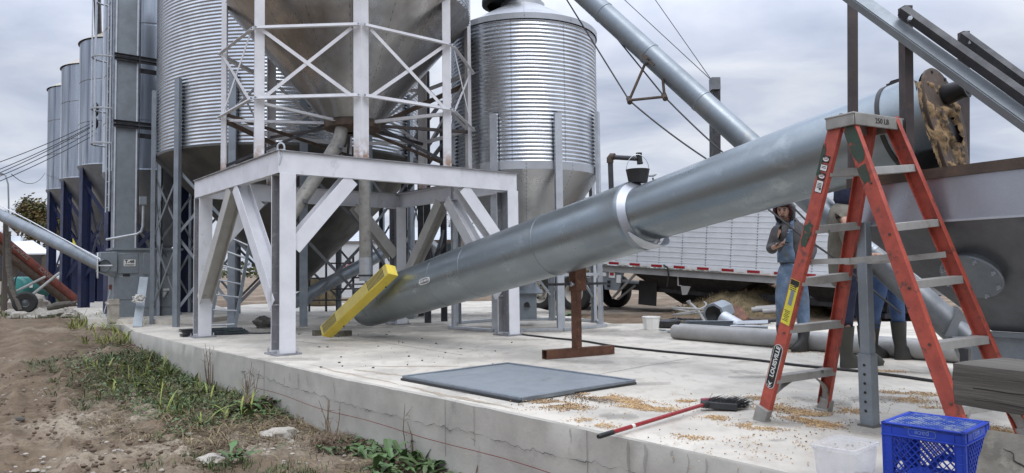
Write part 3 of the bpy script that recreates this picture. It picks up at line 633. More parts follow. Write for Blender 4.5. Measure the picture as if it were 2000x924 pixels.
for k in range(8):
    (u0, v0), (u1, v1) = oc[k], oc[(k + 1) % 8]; r = (UU * (u0 + u1) + VV * (v0 + v1)).normalized()
    for z in (ra, rb): MB().ang(oct_(u0, v0, z) + r * .045, oct_(u1, v1, z) + r * .045, .055, .006).build('ring_girt', 'tower_steel', hb)
    f0, f1 = .08, .92
    p = lambda f, z: oct_(u0 + (u1 - u0) * f, v0 + (v1 - v0) * f, z)
    q = MB(); q.bar(p(f0, ra - .02) + r * .055, p(f1, rb + .02) + r * .055, .006, .05); q.bar(p(f0, rb + .02) + r * .047, p(f1, ra - .02) + r * .047, .006, .05); q.build('cross_brace', 'tower_steel', hb)
for k, (u, v) in enumerate(oc):
    a = V3((0, 0, 0)); r = (UU * u + VV * v).normalized()
    for dz, mt in ((0, 'tower_steel' if k in (1, 6, 7, 0) else 'rusty_steel'),):
        MB().ang(oct_(u, v, rb - .05) - r * .03, C0 + r * .42 + ZZ * (cbot + .0), .05, .007).build('spoke', mt if mt != 'rusty_steel' else 'brown_upright', hb)
    for z in (ra, rb):
        for s_ in (-1, 1): q = MB(); p = oct_(u, v, z) + r * .052 + r.cross(ZZ) * (.045 * s_) + ZZ * .028; q.cyl(p - r * .004, p + r * .014, .014, 6); q.build('bolt', 'galv_dull', hb)
    if k % 2 == 0: MB().ang(oct_(u, v, ZT + .10) - r * .03, C0 + r * .45 + ZZ * (cbot - .03), .045, .007).build('strut', 'dark_steel', hb)
MB().lathe([(.46, cbot + .05), (.46, cbot - .06), (.30, cbot - .12), (.10, cbot - .12)], 32, C0).build('collar', 'old_rust', hb)
# two spouts under the cone
sp1 = thing('grain_spout', P(668, 250, 11.5), 'fat weathered spout slanting down to the left under the cone', 'spout')
q = MB(); q.tube([P(668, 250, 11.55), P(662, 275, 11.5), P(640, 312, 11.3), P(600, 372, 11.0), P(562, 428, 10.7)], .105, 18); q.build('pipe', 'alu_dirty', sp1)
for px, py, d in ((655, 288, 11.45), (586, 394, 10.9)):
    q = MB(); c = P(px, py, d); ax = (P(640, 312, 11.3) - P(600, 372, 11.0)); q.lathe([(.118, -.03), (.118, .03)], 18, c, ax); q.box(c + V3((.1, -.08, 0)), (.06, .06, .05)); q.build('clamp', 'galv_dark', sp1)
sp2 = thing('drop_spout', P(712, 555, 11.5), 'upright spout pipe with a shiny lower length dropping behind the yellow guard', 'spout')
q = MB(); q.tube([P(702, 250, 11.65), P(705, 280, 11.6), P(712, 320, 11.5), P(713, 505, 11.5)], .092, 18); q.build('pipe', 'alu_dirty', sp2)
q = MB(); q.tube([P(713, 503, 11.5), P(714, 548, 11.5)], .10, 18); q.build('lower_sleeve', 'galv', sp2)
q = MB(); q.lathe([(.12, 0), (.12, .03)], 18, P(714, 540, 11.5)); q.lathe([(.22, 0), (.22, .02), (.01, .02)], 20, P(713, 556, 11.5)); q.build('flange', 'dark_steel', sp2)
# ================================================================== the big auger tube
T0, TJ, T1 = P(716, 599, 11.6), P(1240, 424, 7.5), P(1838, 224, 5.15)
ta = (TJ - T0).normalized(); tb = (T1 - TJ).normalized()
tu = thing('auger_tube', flat(T0, 0), 'huge blue grey steel auger tube slanting up from the slab to the right', 'auger')
LT = (TJ - T0).length; LTb = (T1 - TJ).length
def rlow(f): return .332 + .036 * min(1, f / .55)
q = MB(); pr = [(.05, -.02), (.22, -.02), (.30, .0), (.325, .05), (.334, .12)] + [(rlow(f), LT * f) for f in [.03 + .97 * i / 24 for i in range(25)]] + [(.371, LT + .01), (.372, LT + .05), (.366, LT + .07)]
q.lathe(pr, 72, T0, ta)
low = q.build('lower_tube', 'auger_steel', tu, sharp=30)
for f in (.075, .16, .40, .53, .78):
    q = MB(); q.lathe([(rlow(f) + .001, LT * f - .012), (rlow(f) + .0045, LT * f - .006), (rlow(f) + .0045, LT * f + .006), (rlow(f) + .001, LT * f + .012)], 64, T0, ta); q.build('weld_seam', 'auger_steel', low)
def rup(f): return .288 + .042 * f
q = MB(); q.lathe([(rup(f), LTb * f - .12) for f in [i / 20 for i in range(21)]] + [(rup(1), LTb)], 72, TJ, tb); upt = q.build('upper_tube', 'auger_steel', tu, sharp=30)
# slanted collar and the trough lip under the joint
down = (-ZZ - ta * (-ZZ).dot(ta)).normalized(); sidev = ta.cross(down).normalized()
q = MB(); n = 48; vs = []
for rr, ex in ((.367, -.03), (.350, -.012), (.293, .05)):
    for j in range(n):
        a = 2 * PI * j / n; d = down * math.cos(a) + sidev * math.sin(a); vs.append(TJ + ta * (.09 + ex) + d * rr)
q.add(vs, [(i * n + j, i * n + (j + 1) % n, (i + 1) * n + (j + 1) % n, (i + 1) * n + j) for i in range(2) for j in range(n)]); q.build('end_collar', 'galv_sheet', tu)
q = MB(); vs = []; na = 18; nl = 6
for o_, rad in ((0, .376), (1, .368)):
    for i in range(nl + 1):
        for j in range(na + 1):
            a = -1.0 + 2.0 * j / na; ext = .12 + (.17 * math.cos(a * 1.5) if abs(a) < 1.05 else 0) * i / nl; d = down * math.cos(a) + sidev * math.sin(a); vs.append(TJ + ta * ext + d * rad)
w_ = na + 1; h_ = (nl + 1) * w_
fs = [(i * w_ + j, i * w_ + j + 1, (i + 1) * w_ + j + 1, (i + 1) * w_ + j) for i in range(nl) for j in range(na)]
q.add(vs, fs + [tuple(k + h_ for k in f[::-1]) for f in fs] + [(nl * w_ + j, nl * w_ + j + 1, h_ + nl * w_ + j + 1, h_ + nl * w_ + j) for j in range(na)])
q.build('trough_lip', 'galv', tu)
# oval maker's plate on the side
def on_low(px, py, off=.006):                              # point of the lower tube surface under a given line of sight
    r = ray(px, py).normalized(); best = None
    for i in range(4000):
        d = 5 + i * .0025; p = EYE + r * d; s_ = (p - T0).dot(ta); rad = (p - T0 - ta * s_).length
        if rad <= rlow(s_ / LT) + off: return p, (p - T0 - ta * s_).normalized()
    return p, -r
c, nn = on_low(829, 549); xd = ta; yd = nn.cross(xd)
if yd.z < 0: yd = -yd
def curved_patch(mb, hw, hh, lift, oval=True, n=24):
    pts = []
    for j in range(n):
        a = 2 * PI * j / n; ca, sa = math.cos(a), math.sin(a); k = (abs(ca) ** 4 + abs(sa) ** 4) ** -.25 if oval else 1
        pts.append(c + xd * (hw * ca * k) + yd * (hh * sa * k) + nn * lift)
    mb.plate(pts, .006, nn)
q = MB(); curved_patch(q, .125, .042, -.002); bd = q.build('badge', 'sticker_white', tu)
q = MB(); curved_patch(q, .112, .030, .002); q.build('badge_field', 'galv_dark', bd)
q = MB(); q.text('AUTO MATIC', c + nn * .009, xd if xd.dot(CR) > 0 else -xd, yd, .042, .001, bold=.0015); q.build('lettering', 'sticker_white', bd)
# dent beside the plate, strap near the top
q = MB(); f = .905; q.lathe([(rup(f) + .002, LTb * f - .02), (rup(f) + .009, LTb * f - .018), (rup(f) + .009, LTb * f + .012), (rup(f) + .002, LTb * f + .014)], 64, TJ, tb); q.build('strap', 'black', tu)
q = MB(); upn = (ZZ - tb * ZZ.dot(tb)).normalized(); c = TJ + tb * (LTb * .915) + upn * (rup(.91) + .015); q.box(c, (.10, .05, .03), (tb, tb.cross(upn), upn)); q.tube([c - tb * .06, c - tb * .02 + upn * .03, c + tb * .1 + upn * .02], .006, 5); q.build('strap_buckle', 'black', tu)
# end plate: teardrop with shaft stub
hn = tb; hu = (ZZ - hn * ZZ.dot(hn)).normalized(); hs = hu.cross(hn).normalized()
R_ = rup(1) + .022; poly = []
for j in range(33):
    a = math.radians(-28) + math.radians(236) * j / 32; poly.append((.87 * R_ * math.cos(a) + .022, R_ * math.sin(a)))
poly += [(-.10, -.76), (.10, -.76)]
q = MB(); q.plate([T1 + hs * a + hu * b - hn * .0 for a, b in poly], .02, hn); ep = q.build('end_plate', 'old_rust', tu)
q = MB(); q.plate([T1 + hs * a * .985 + hu * b * .985 + hn * .020 for a, b in poly], .004, hn); q.build('plate_skin', 'old_rust', ep)
# caked meal on the plate: crumbly raised patch
q = MB(); gx, gy = 44, 70; vs = []; keep = {}
for j in range(gy + 1):
    for i in range(gx + 1):
        a = -.30 + .60 * i / gx; b = .22 - .95 * j / gy
        wlim = .30 if b > -.1 else .30 - (abs(b) - .1) * .33
        h = noise.noise(V3((a * 7, b * 7, 2))) + .6 * noise.noise(V3((a * 22, b * 22, 4))); dh = math.hypot(a - .03, (b + .10) * 1.0)
        edge = min(1, max(0, (wlim - abs(a)) / .06)); lift = (.022 + .032 * max(0, h + .2)) * edge
        if dh < .15: lift = -.03 if dh < .10 else lift * 1.9
        bias = .1 if b < .05 else -.5 * (b - .05) / .15
        lift = max(-.03, .03 * min(1.4, (h + .05 + bias) * 1.6)) * edge - (1 - edge) * .03
        if dh < .16: lift = max(lift, .045 * (1 - abs(dh - .12) / .05)) if dh > .09 else -.03
        keep[(i, j)] = abs(a) < wlim + .03 and math.hypot((a - .03) * 1.0, (b + .13) * .75) > .075 + .03 * noise.noise(V3((a * 16, b * 16, 9)))
        vs.append(T1 + hs * a + hu * b + hn * (.022 + lift))
q.add(vs, [(j * (gx + 1) + i, j * (gx + 1) + i + 1, (j + 1) * (gx + 1) + i + 1, (j + 1) * (gx + 1) + i) for j in range(gy) for i in range(gx) if all(keep[k] for k in ((i, j), (i + 1, j), (i, j + 1), (i + 1, j + 1)))])
q.build('caked_meal', 'grain_dust', ep, sharp=60)
q = MB(); c = T1 + hs * .03 - hu * .14 + hn * .0245; q.plate([c + hs * (.10 + .02 * noise.noise(V3((math.cos(a) * 2, math.sin(a) * 2, 7)))) * math.cos(a) + hu * (.13 + .03 * noise.noise(V3((math.cos(a) * 2, math.sin(a) * 2, 3)))) * math.sin(a) for a in [2 * PI * i / 22 for i in range(22)]], .002, hn); q.build('bearing_hole', 'black', ep)
q = MB(); c = T1 + hs * .06 + hu * .145 + hn * .02; q.lathe([(.07, 0), (.075, .04), (.066, .13), (.074, .145), (.074, .16), (.05, .16), (.05, .06), (.01, .06)], 22, c, hn); q.build('shaft_stub', 'black', ep)
for j in range(2):
    a = math.radians(62 + 42 * j); q = MB(); p = T1 + hs * (.02 + .87 * math.cos(a) * (R_ - .03)) + hu * math.sin(a) * (R_ - .03) + hn * .02; q.cyl(p, p + hn * .014, .012, 8); q.build('bolt', 'dark_steel', ep)
# skirt flap under the tube end
q = MB(); vs = []
for i in range(7):
    for j in range(9):
        a = math.radians(-125 + 55 * j / 8); rr = rup(1) + .004 + .10 * i / 6; vs.append(T1 - hn * (.03 + .05 * i) + hs * math.cos(a) * rr + hu * math.sin(a) * rr)
q.add(vs, [(i * 9 + j, i * 9 + j + 1, (i + 1) * 9 + j + 1, (i + 1) * 9 + j) for i in range(6) for j in range(8)]); q.build('rubber_skirt', 'rubber', tu)

# yellow guard over the drive end
g0, g1 = P(629, 657, 10.85), P(759, 534, 10.15)
gl = (g1 - g0).normalized(); vd = (EYE - (g0 + g1) / 2).normalized(); cN = (vd - gl * vd.dot(gl)).normalized(); sN = gl.cross(cN).normalized()
if sN.x > 0: sN = -sN                                        # sN points up and left
n1 = (cN * .68 - sN * .73).normalized(); n2 = (cN * .73 + sN * .68).normalized()
ga = .18; G_ = thing('belt_guard', g0, 'bright yellow perforated sheet guard leaning on the low end of the big tube', 'guard')
q = MB(); gc = (g0 + g1) / 2 - n1 * ga / 2 - n2 * ga / 2; GL = (g1 - g0).length; q.box(gc, (GL, ga, ga), (gl, n1, n2)); gb = q.build('guard_box', 'yellow', G_, bevel=.006)
q = MB(); q.box(gc + n2 * (ga / 2 + .001), (GL - .03, ga - .02, .004), (gl, n1, n2)); q.build('top_sheet', 'yellow_dusty', gb)
q = MB()
for f0, f1 in ((.04, .25), (.72, .97)):
    k = int((f1 - f0) * GL / .026)
    for i in range(k):
        for j in range(9):
            p = gc + gl * ((f0 - .5) * GL + .026 * i) + n1 * (-.068 + .017 * j) + n2 * (ga / 2 + .0035); q.box(p, (.014, .013, .002), (gl, n1, n2))
q.build('perforations', 'ink', gb, sharp=0)
for f in (.2, .83): q = MB(); p = gc + gl * (f - .5) * GL - n2 * (ga / 2 - .015) + n1 * (ga / 2); q.cyl(p, p + n1 * .012, .012, 8); q.build('bolt', 'black', gb)
for px, py, lab in ((624, 651, 'weathered wood block under the left end of the yellow guard'), (667, 653, 'weathered wood block under the right side of the yellow guard')):
    q = MB(); p = G(px, py + 5); q.box(p + V3((0, .1, .045)), (.26, .12, .09), (UU, VV, ZZ)); tag(q.build('wood_block', 'wood_end', at=flat(p)), lab, 'wood block')

# rusty T stand under the tube
s0, s1 = G(1068, 703), G(1201, 692); sdir = (s1 - s0).normalized(); sn_ = V3((-sdir.y, sdir.x, 0))
rs = thing('tube_stand', flat((s0 + s1) / 2), 'rusty square steel prop with a flat T foot holding up the big tube', 'stand')
c0_, c1_ = s0 + sn_ * .055 + ZZ * .055, s1 + sn_ * .055 + ZZ * .055
q = MB(); a = .05; b = .044
q.prof([(-a, -a), (a, -a), (a, a), (-a, a)], c0_, c1_, caps=False); q.prof([(-b, -b), (-b, b), (b, b), (b, -b)], c0_, c1_, caps=False); q.build('foot', 'rusty_steel', rs)
pm = c0_.lerp(c1_, .495); tp = (T0 + ta * ((pm - T0).dot(ta) + .0))
ztop = 1.02 - (524 - 528.2) / 1400 * 8.3
q = MB(); q.box(pm + ZZ * .25, (.065, .11, .62), (sdir, sn_, ZZ)) if 0 else None
for s_ in (-1, 1): q.chan(pm + sdir * (.006 * s_) + ZZ * .04, pm + sdir * (.006 * s_) + ZZ * (ztop - .03), .12, .058 * s_, .008, up=sn_) if s_ > 0 else q.bar(pm - sdir * .035 + ZZ * .04, pm - sdir * .035 + ZZ * (ztop - .03), .05, .115, up=sn_)
q.build('upright', 'rusty_steel', rs)
q = MB(); q.bar(pm + ZZ * (ztop - .32), pm + ZZ * (ztop + .04), .155, .145, up=sn_); q.build('top_sleeve', 'rusty_steel', rs, bevel=.004)
q = MB(); p = pm - sdir * .09 + ZZ * (ztop - .24) - sn_ * .03; q.cyl(p + sdir * .03, p - sdir * .02, .022, 12); q.cyl(p - sdir * .02, p - sdir * .03, .032, 6); q.build('set_bolt', 'galv', rs)
q = MB(); c = pm + ZZ * (ztop - .24); q.bar(c - sdir * .42, c - sdir * .08, .03, .03); q.bar(c + sdir * .08, c + sdir * .42, .03, .03); q.build('cross_arm', 'dark_steel', rs)

# bucket, fill pipe and hammer on top of the joint
bt = P(1246, 357, 7.55)
bk = thing('rubber_bucket', bt, 'black rubber bucket with wire bail sitting on top of the tube joint', 'bucket')
q = MB(); q.lathe([(.01, 0), (.098, 0), (.122, .125), (.126, .14), (.115, .14), (.10, .02), (.01, .02)], 28, bt); q.build('pail', 'black', bk)
q = MB(); q.tube([bt + V3((.12 * math.cos(a), 0, .13 + .17 * math.sin(a))) for a in [PI * i / 16 for i in range(17)]], .004, 5); q.build('bail', 'galv', bk)
fp = thing('fill_pipe', P(1195, 372, 7.9), 'dark bent fill pipe with a rusty elbow rising behind the tube joint', 'pipe')
q = MB(); q.tube([P(1195, 400, 7.9), P(1192, 314, 7.9)], .029, 12); q.tube([P(1196, 307, 7.9), P(1246, 310, 7.7)], .026, 12); q.build('pipe', 'dark_steel', fp)
q = MB(); q.tube([P(1191.6, 318, 7.9), P(1191.5, 309, 7.9), P(1194, 305.5, 7.9), P(1200, 306, 7.88)], .038, 12); q.build('elbow', 'old_rust', fp)
q = MB(); q.tube([P(1248, 302, 7.7), P(1250, 321, 7.7)], .030, 12); q.lathe([(.033, 0), (.033, .03)], 12, P(1248, 304, 7.7), (0, 0, 1)); q.lathe([(.033, 0), (.033, .02)], 12, P(1250, 320, 7.7), (0, 0, 1)); q.build('tee', 'black', fp)
hm = thing('hammer', P(1276, 356, 7.3), 'small hammer standing on its handle beside the rubber bucket', 'hammer')
q = MB(); q.tube([P(1277, 360, 7.3), P(1275, 347, 7.3)], .008, 6); q.build('handle', 'black', hm)
q = MB(); q.tube([P(1267, 344, 7.3), P(1276, 343, 7.3), P(1282, 340.5, 7.3)], [.008, .012, .006], 8); q.build('head', 'galv_dark', hm)

# ================================================================== dump hopper on the right
hd = V3((.518, -.855, 0)).normalized(); hq = V3((.855, .518, 0))
HA = V3((2.285, 4.78, 0)); HB = HA + hd * 2.7; HW = 1.35; ZR, ZB_ = 1.60, 1.287
hp = thing('dump_hopper', flat(HA + hd * 1.3 + hq * .65), 'large galvanised receiving hopper with rusty rim on a square leg at the right edge', 'hopper')
HD, HC = HA + hq * HW, HB + hq * HW
q = MB(); q.plate([HA + ZZ * ZB_, HB + ZZ * ZB_, HB + ZZ * ZR, HA + ZZ * ZR], .006); q.build('upper_panel', 'galv_sheet', hp)
q = MB()
for a, b in ((HA, HD), (HD, HC), (HC, HB)): q.plate([a + ZZ * ZB_, b + ZZ * ZB_, b + ZZ * ZR, a + ZZ * ZR], .006)
q.build('rear_panel', 'galv_dull', hp)
Q1 = P(1938, 645, 4.62); Q1.z = .60; Q2 = Q1 + hd * 1.5; Q3, Q4 = Q2 + hq * .3, Q1 + hq * .3
q = MB(); zb_ = ZZ * (ZB_ - .003); e_ = -hq * .0
q.plate([HA + zb_, Q1, Q2, HB + zb_], .005); q.build('sloping_panel', 'galv_dark', hp)
q = MB(); q.plate([HD + zb_, Q4, Q1, HA + zb_], .005); q.plate([HB + zb_, Q2, Q3, HC + zb_], .005); q.plate([HC + zb_, Q3, Q4, HD + zb_], .005); q.build('end_panel', 'galv_dark', hp)
q = MB(); off = -hq * .012; q.bar(HA + off + ZZ * ZB_ - hd * .01, HB + off + ZZ * ZB_, .03, .012); q.build('fold', 'galv', hp)
q = MB(); c_ = (Q1 + Q2) / 2 - ZZ * .05; q.bar(Q1 - hd * .04 - hq * .02 - ZZ * .02, Q2 - hq * .02 - ZZ * .02, .05, .03); q.plate([Q1 - ZZ * .04, Q2 - ZZ * .04, Q2 - ZZ * .45, Q1 - ZZ * .45], .01); q.plate([Q1 - ZZ * .04, Q1 - ZZ * .45, Q4 - ZZ * .45, Q4 - ZZ * .04], .01); q.build('outlet_throat', 'galv_dull', hp)
for a, b in ((HA, HB), (HA, HD), (HD, HC), (HB, HC)):
    d = (b - a).normalized(); q = MB(); q.bar(a - d * .03 + ZZ * (ZR - .022), b + d * .03 + ZZ * (ZR - .022), .045, .062); q.build('rim', 'old_rust', hp)
# inspection cover on the sloping panel
pn = (Q1 - HA - zb_).cross(HB - HA).normalized()
if pn.dot(EYE - HA) < 0: pn = -pn
def on_plane(px, py, p0, nrm):
    r = ray(px, py); return EYE + r * ((p0 - EYE).dot(nrm) / r.dot(nrm))
ic = on_plane(1904, 528, HA + zb_, pn)
q = MB(); q.lathe([(.150, .0), (.150, .05)], 40, ic, pn); cv = q.build('cover_neck', 'galv_dark', hp)
q = MB(); q.lathe([(.170, .05), (.174, .054), (.174, .062), (.170, .066), (.001, .066)], 48, ic, pn); q.build('cover_plate', 'galv_dull', cv)
pu = (ZZ - pn * ZZ.dot(pn)).normalized(); psd = pu.cross(pn)
for k in range(8):
    a = 2 * PI * k / 8 + .3; p = ic + (pu * math.sin(a) + psd * math.cos(a)) * .150 + pn * .066; q = MB(); q.cyl(p, p + pn * .01, .013, 6); q.cyl(p + pn * .01, p + pn * .028, .006, 8); q.build('bolt', 'galv', cv)
# square leg with perforated sleeve
lf = G(1700, 832); ltop = V3((lf.x + .012, lf.y + .02, 1.31))
q = MB(); q.bar(lf + ZZ * .012, ltop, .066, .066, up=hq); q.build('leg', 'galv_dull', hp, bevel=.004)
q = MB(); q.chan(lf - hq * .042 - hd * .0 + ZZ * .005, lf - hq * .042 + ZZ * .46, .088, .075, .006, up=hd); sl_ = q.build('leg_sleeve', 'galv_dull', hp)
for k in range(6): q = MB(); p = lf - hq * .043 + ZZ * (.10 + .058 * k); q.cyl(p, p - hq * .002, .009, 10); q.build('bolt_hole', 'ink', sl_)
q = MB(); q.box(lf + ZZ * .006, (.11, .11, .012), (hd, hq, ZZ)); q.build('foot_plate', 'dark_steel', hp)
for p in (HD + hd * .1, HC - hd * .1, HB - hd * .1):
    q = MB(); q.bar(flat(p, .005), flat(p, ZB_), .08, .08, up=hq); q.build('leg', 'galv_dull', hp)
# uprights and sloping rails standing on the rim
fr = thing('hood_frame', HA + ZZ * ZR, 'brown steel uprights carrying sloping galvanised rails above the hopper rim', 'frame')
up1b = HA - hd * .0 + ZZ * ZR; u1x = P(1668, 215, 4.78)
q = MB(); q.chan(P(1668, 345, 4.80), P(1667, -90, 4.80), .058, .03, .005, up=CR); q.build('upright', 'brown_upright', fr)
q = MB(); q.bar(P(1772, 338, 4.42), P(1768, 14, 4.42), .075, .05, up=CR); q.build('upright', 'brown_upright', fr)
q = MB(); q.bar(P(1882, 322, 5.62), P(1882, 63, 5.62), .075, .05, up=CR); q.build('upright', 'brown_upright', fr)
q = MB(); q.chan(P(1660, -18, 4.60), P(2120, 310, 3.69), .095, -.05, .006, up=ZZ + hq); q.build('sloping_rail', 'galv_dull', fr)
q = MB(); q.bar(P(1762, 20, 4.36), P(2120, 275, 3.69), .055, .05, up=ZZ + hq); q.build('sloping_rail', 'dark_steel', fr)
q = MB(); q.bar(P(1880, 70, 5.55), P(2200, 306, 4.6), .075, .05, up=ZZ + hq); q.build('sloping_rail', 'dark_steel', fr)
for p in (P(1776, 38, 4.31), P(1894, 84, 5.49)):
    q = MB(); q.cyl(p, p - V3((.3, .9, 0)).normalized() * .03, .014, 6); q.build('bolt', 'galv', fr)

# ================================================================== long transfer auger crossing behind
k0, k1 = P(1112, -36, 9.3), P(1884, 662, 6.75); k0 = k0 + (k0 - k1).normalized() * 2.6
tr = thing('transfer_auger', flat(k1, 0), 'long slim weathered auger pipe dropping from the sky behind the big tube into a boot', 'auger')
kd = (k1 - k0).normalized(); kl = (k1 - k0).length
q = MB(); q.lathe([(.134, kl * .87), (.134, kl)], 28, k0, kd); q.build('lower_pipe', 'galv_dark', tr)
q = MB(); q.lathe([(.132, 0), (.132, kl * .88)], 28, k0, kd); pp = q.build('pipe', 'pipe_old', tr)
for s_ in (.38, .48, .585, .69, .87):
    q = MB(); q.lathe([(.133, kl * s_ - .02), (.138, kl * s_ - .015), (.138, kl * s_ + .015), (.133, kl * s_ + .02)], 24, k0, kd); q.build('band', 'pipe_old', pp)
kb = flat(k1, 0)
q = MB(); q.plate([P(1846, 655, 6.6), P(1894, 700, 6.7), P(1902, 640, 6.7), P(1872, 600, 6.7)], .3, (.4, .9, 0)); q.plate([P(1862, 660, 6.5), P(1899, 752, 6.5), P(1915, 660, 6.5)], .3, (.4, .9, 0)); q.build('boot', 'galv_dark', tr)
q = MB(); q.bar(flat(P(1886, 755, 6.45), 0), P(1886, 680, 6.45), .07, .07, up=UU); q.build('foot_post', 'dark_steel', tr)
# truss bracket under it
def kp(px): return min((k0 + kd * (kl * i / 800) for i in range(801)), key=lambda p: abs(pix(p)[0] - px))
b1, b2, v1, v2 = P(1266, 124, 8.55), P(1294, 150, 8.45), P(1229, 196, 8.55), P(1298, 189, 8.4)
q = MB()
for a, b in ((b1, P(1257, 127, 8.55)), (P(1259, 127, 8.55), v1), (b2, v2), (v1, v2), (b1, kp(1276)), (b2, kp(1300))): q.tube([a, b], .017, 7)
for v in (v1, v2): q.cyl(v - V3((0, .04, .035)), v + V3((0, .04, .035)), .032, 10)
q.build('truss_bracket', 'old_rust', tr)
for px in (1266, 1279): q = MB(); q.box(P(px - 5, 112 + (px - 1266) * .9, 8.5), (.09, .06, .02), (kd, kd.cross(ZZ).normalized(), kd.cross(ZZ).cross(kd).normalized())); q.build('clamp', 'old_rust', tr)
CB = 'guy cables of the long auger'
def cable(pts, r, lab, grp=None, name='cable', m_='cable'):
    q = MB(); q.tube(pts, r, 5); o = q.build(name, m_, at=pts[0]); tag(o, lab, 'cable', grp); return o
def sag(a, b, s_, n=14): return [a.lerp(b, i / n) - ZZ * (s_ * 4 * (i / n) * (1 - i / n)) for i in range(n + 1)]
cable([P(1090, -28, 9.6), v1] + sag(v1, P(1395, 320, 7.9), .03), .010, 'guy cable running through the left corner of the truss bracket')
cable([P(1118, -32, 9.4), v2] + sag(v2, P(1440, 322, 7.7), .02), .010, 'guy cable running through the right corner of the truss bracket')
pt = P(1391, 158, 24)
cable([P(1190, -28, 26), pt], .014, 'thin wire from the black post top to the upper left, the lower of two')
cable([P(1262, -26, 26), pt], .014, 'thin wire from the black post top, the steeper of two')
bp_ = thing('steel_post', flat(P(1395, 560, 24), 0), 'black square steel post with a bolted cap behind the big tube', 'post')
q = MB(); q.bar(flat(P(1397, 560, 24), -.05), P(1396, 158, 24), .27, .27); q.build('column', 'dark_steel', bp_)
q = MB(); q.box(P(1396, 165, 23.86), (.29, .34, .4)); q.build('cap', 'galv_dark', bp_)
cable([P(1555, 345, 6.2), P(1480, 392, 7.6), P(1560, 456, 7.3), P(1620, 497, 7.1), P(1760, 612, 6.9)][1:], .011, 'black cable drawn down across the front of the man in overalls', name='cable')
cable([P(1537, 392, 7.3), P(1572, 428, 7.2), P(1600, 452, 7.1)], .010, 'short black cable beside the hood of the man in overalls')
# ================================================================== step ladder
ls = V3((.88, .47, 0)).normalized(); lp = V3((.47, -.88, 0)).normalized()
tc_ = P(1688, 229, 4.36); LTZ = tc_.z
ftL1, ftL2, ftR1, ftR2 = G(1486, 822), G(1610, 802), G(1897, 908), G(2014, 868)
tpL1, tpL2, tpR1, tpR2 = P(1630, 246, 4.30), P(1702, 240, 4.48), P(1657, 246, 4.22), P(1742, 232, 4.40)
lad = thing('step_ladder', flat((ftL1 + ftR2) / 2), 'paint spattered orange fibreglass step ladder with aluminium steps standing on the slab', 'ladder')
def rail(f, t, sgn, fl, mt='orange_fibre'):
    up = (t - f).normalized(); dpt = lp; q = MB()
    w_, fl_, tk = .088, .034 * fl, .006; h = w_ / 2
    pr = [(0, -h), (fl_, -h), (fl_, -h + tk), (tk * fl, -h + tk), (tk * fl, h - tk), (fl_, h - tk), (fl_, h), (0, h)]
    if fl < 0: pr = pr[::-1]
    q.prof(pr, f, t, up=dpt)
    return q.build('rail', mt, lad, bevel=.002)
rails = {'L1': (ftL1, tpL1), 'L2': (ftL2, tpL2), 'R1': (ftR1, tpR1), 'R2': (ftR2, tpR2)}
ro = {}
for k, (f, t) in rails.items(): ro[k] = rail(f + (t - f).normalized() * .05, t, 1, 1 if k[1] == '1' else -1)
def at_z(k, z):
    f, t = rails[k]; return f + (t - f) * ((z - f.z) / (t.z - f.z))
def at_py(k, py):
    f, t = rails[k]; lo, hi = 0, 1
    for _ in range(40):
        m_ = (lo + hi) / 2
        if pix(f + (t - f) * m_)[1] > py: lo = m_
        else: hi = m_
    return f + (t - f) * lo
def step(a, b, dep, ht, m_='alu'):
    q = MB(); d = (b - a).normalized(); a = a + ls * .006; b = b - ls * .006; q.prof([(-dep / 2, -ht), (dep / 2, -ht), (dep / 2, 0), (-dep / 2, 0)], a, b); s_ = q.build('step', m_, lad, bevel=.002)
for py1, py2 in ((336, 333), (447, 439), (549, 537), (641, 630), (739, 723)): step(at_py('L1', py1 - 5) + ZZ * 0, at_py('L2', py2 - 5), .075, .05, 'alu_dirty')
for py1, py2 in ((331, 325), (441, 431), (552, 541), (672, 658), (797, 780)): step(at_py('R1', py1 - 3), at_py('R2', py2 - 3), .078, .045, 'alu')
# cap
q = MB(); q.box(tc_ - ZZ * .012, (.47, .20, .014), (ls, lp, ZZ))
for s_ in (-1, 1): q.box(tc_ + lp * (.096 * s_) - ZZ * .045, (.44, .010, .075), (ls, lp, ZZ))
for s_ in (-1, 1): q.box(tc_ + ls * (.225 * s_) - ZZ * .045, (.012, .19, .075), (ls, lp, ZZ))
cp = q.build('top_cap', 'alu_dirty', lad, bevel=.005)
q = MB(); q.text('250 LB', tc_ + lp * .1025 - ZZ * .045 + ls * .02, ls, ZZ, .045, .0008); q.build('lettering', 'ink', cp)
q = MB(); q.bar(tc_ - ls * .19 - lp * .02 + ZZ * .003, tc_ + ls * .05 - lp * .07 + ZZ * .003, .018, .012); q.build('hinge_rod', 'old_rust', cp)
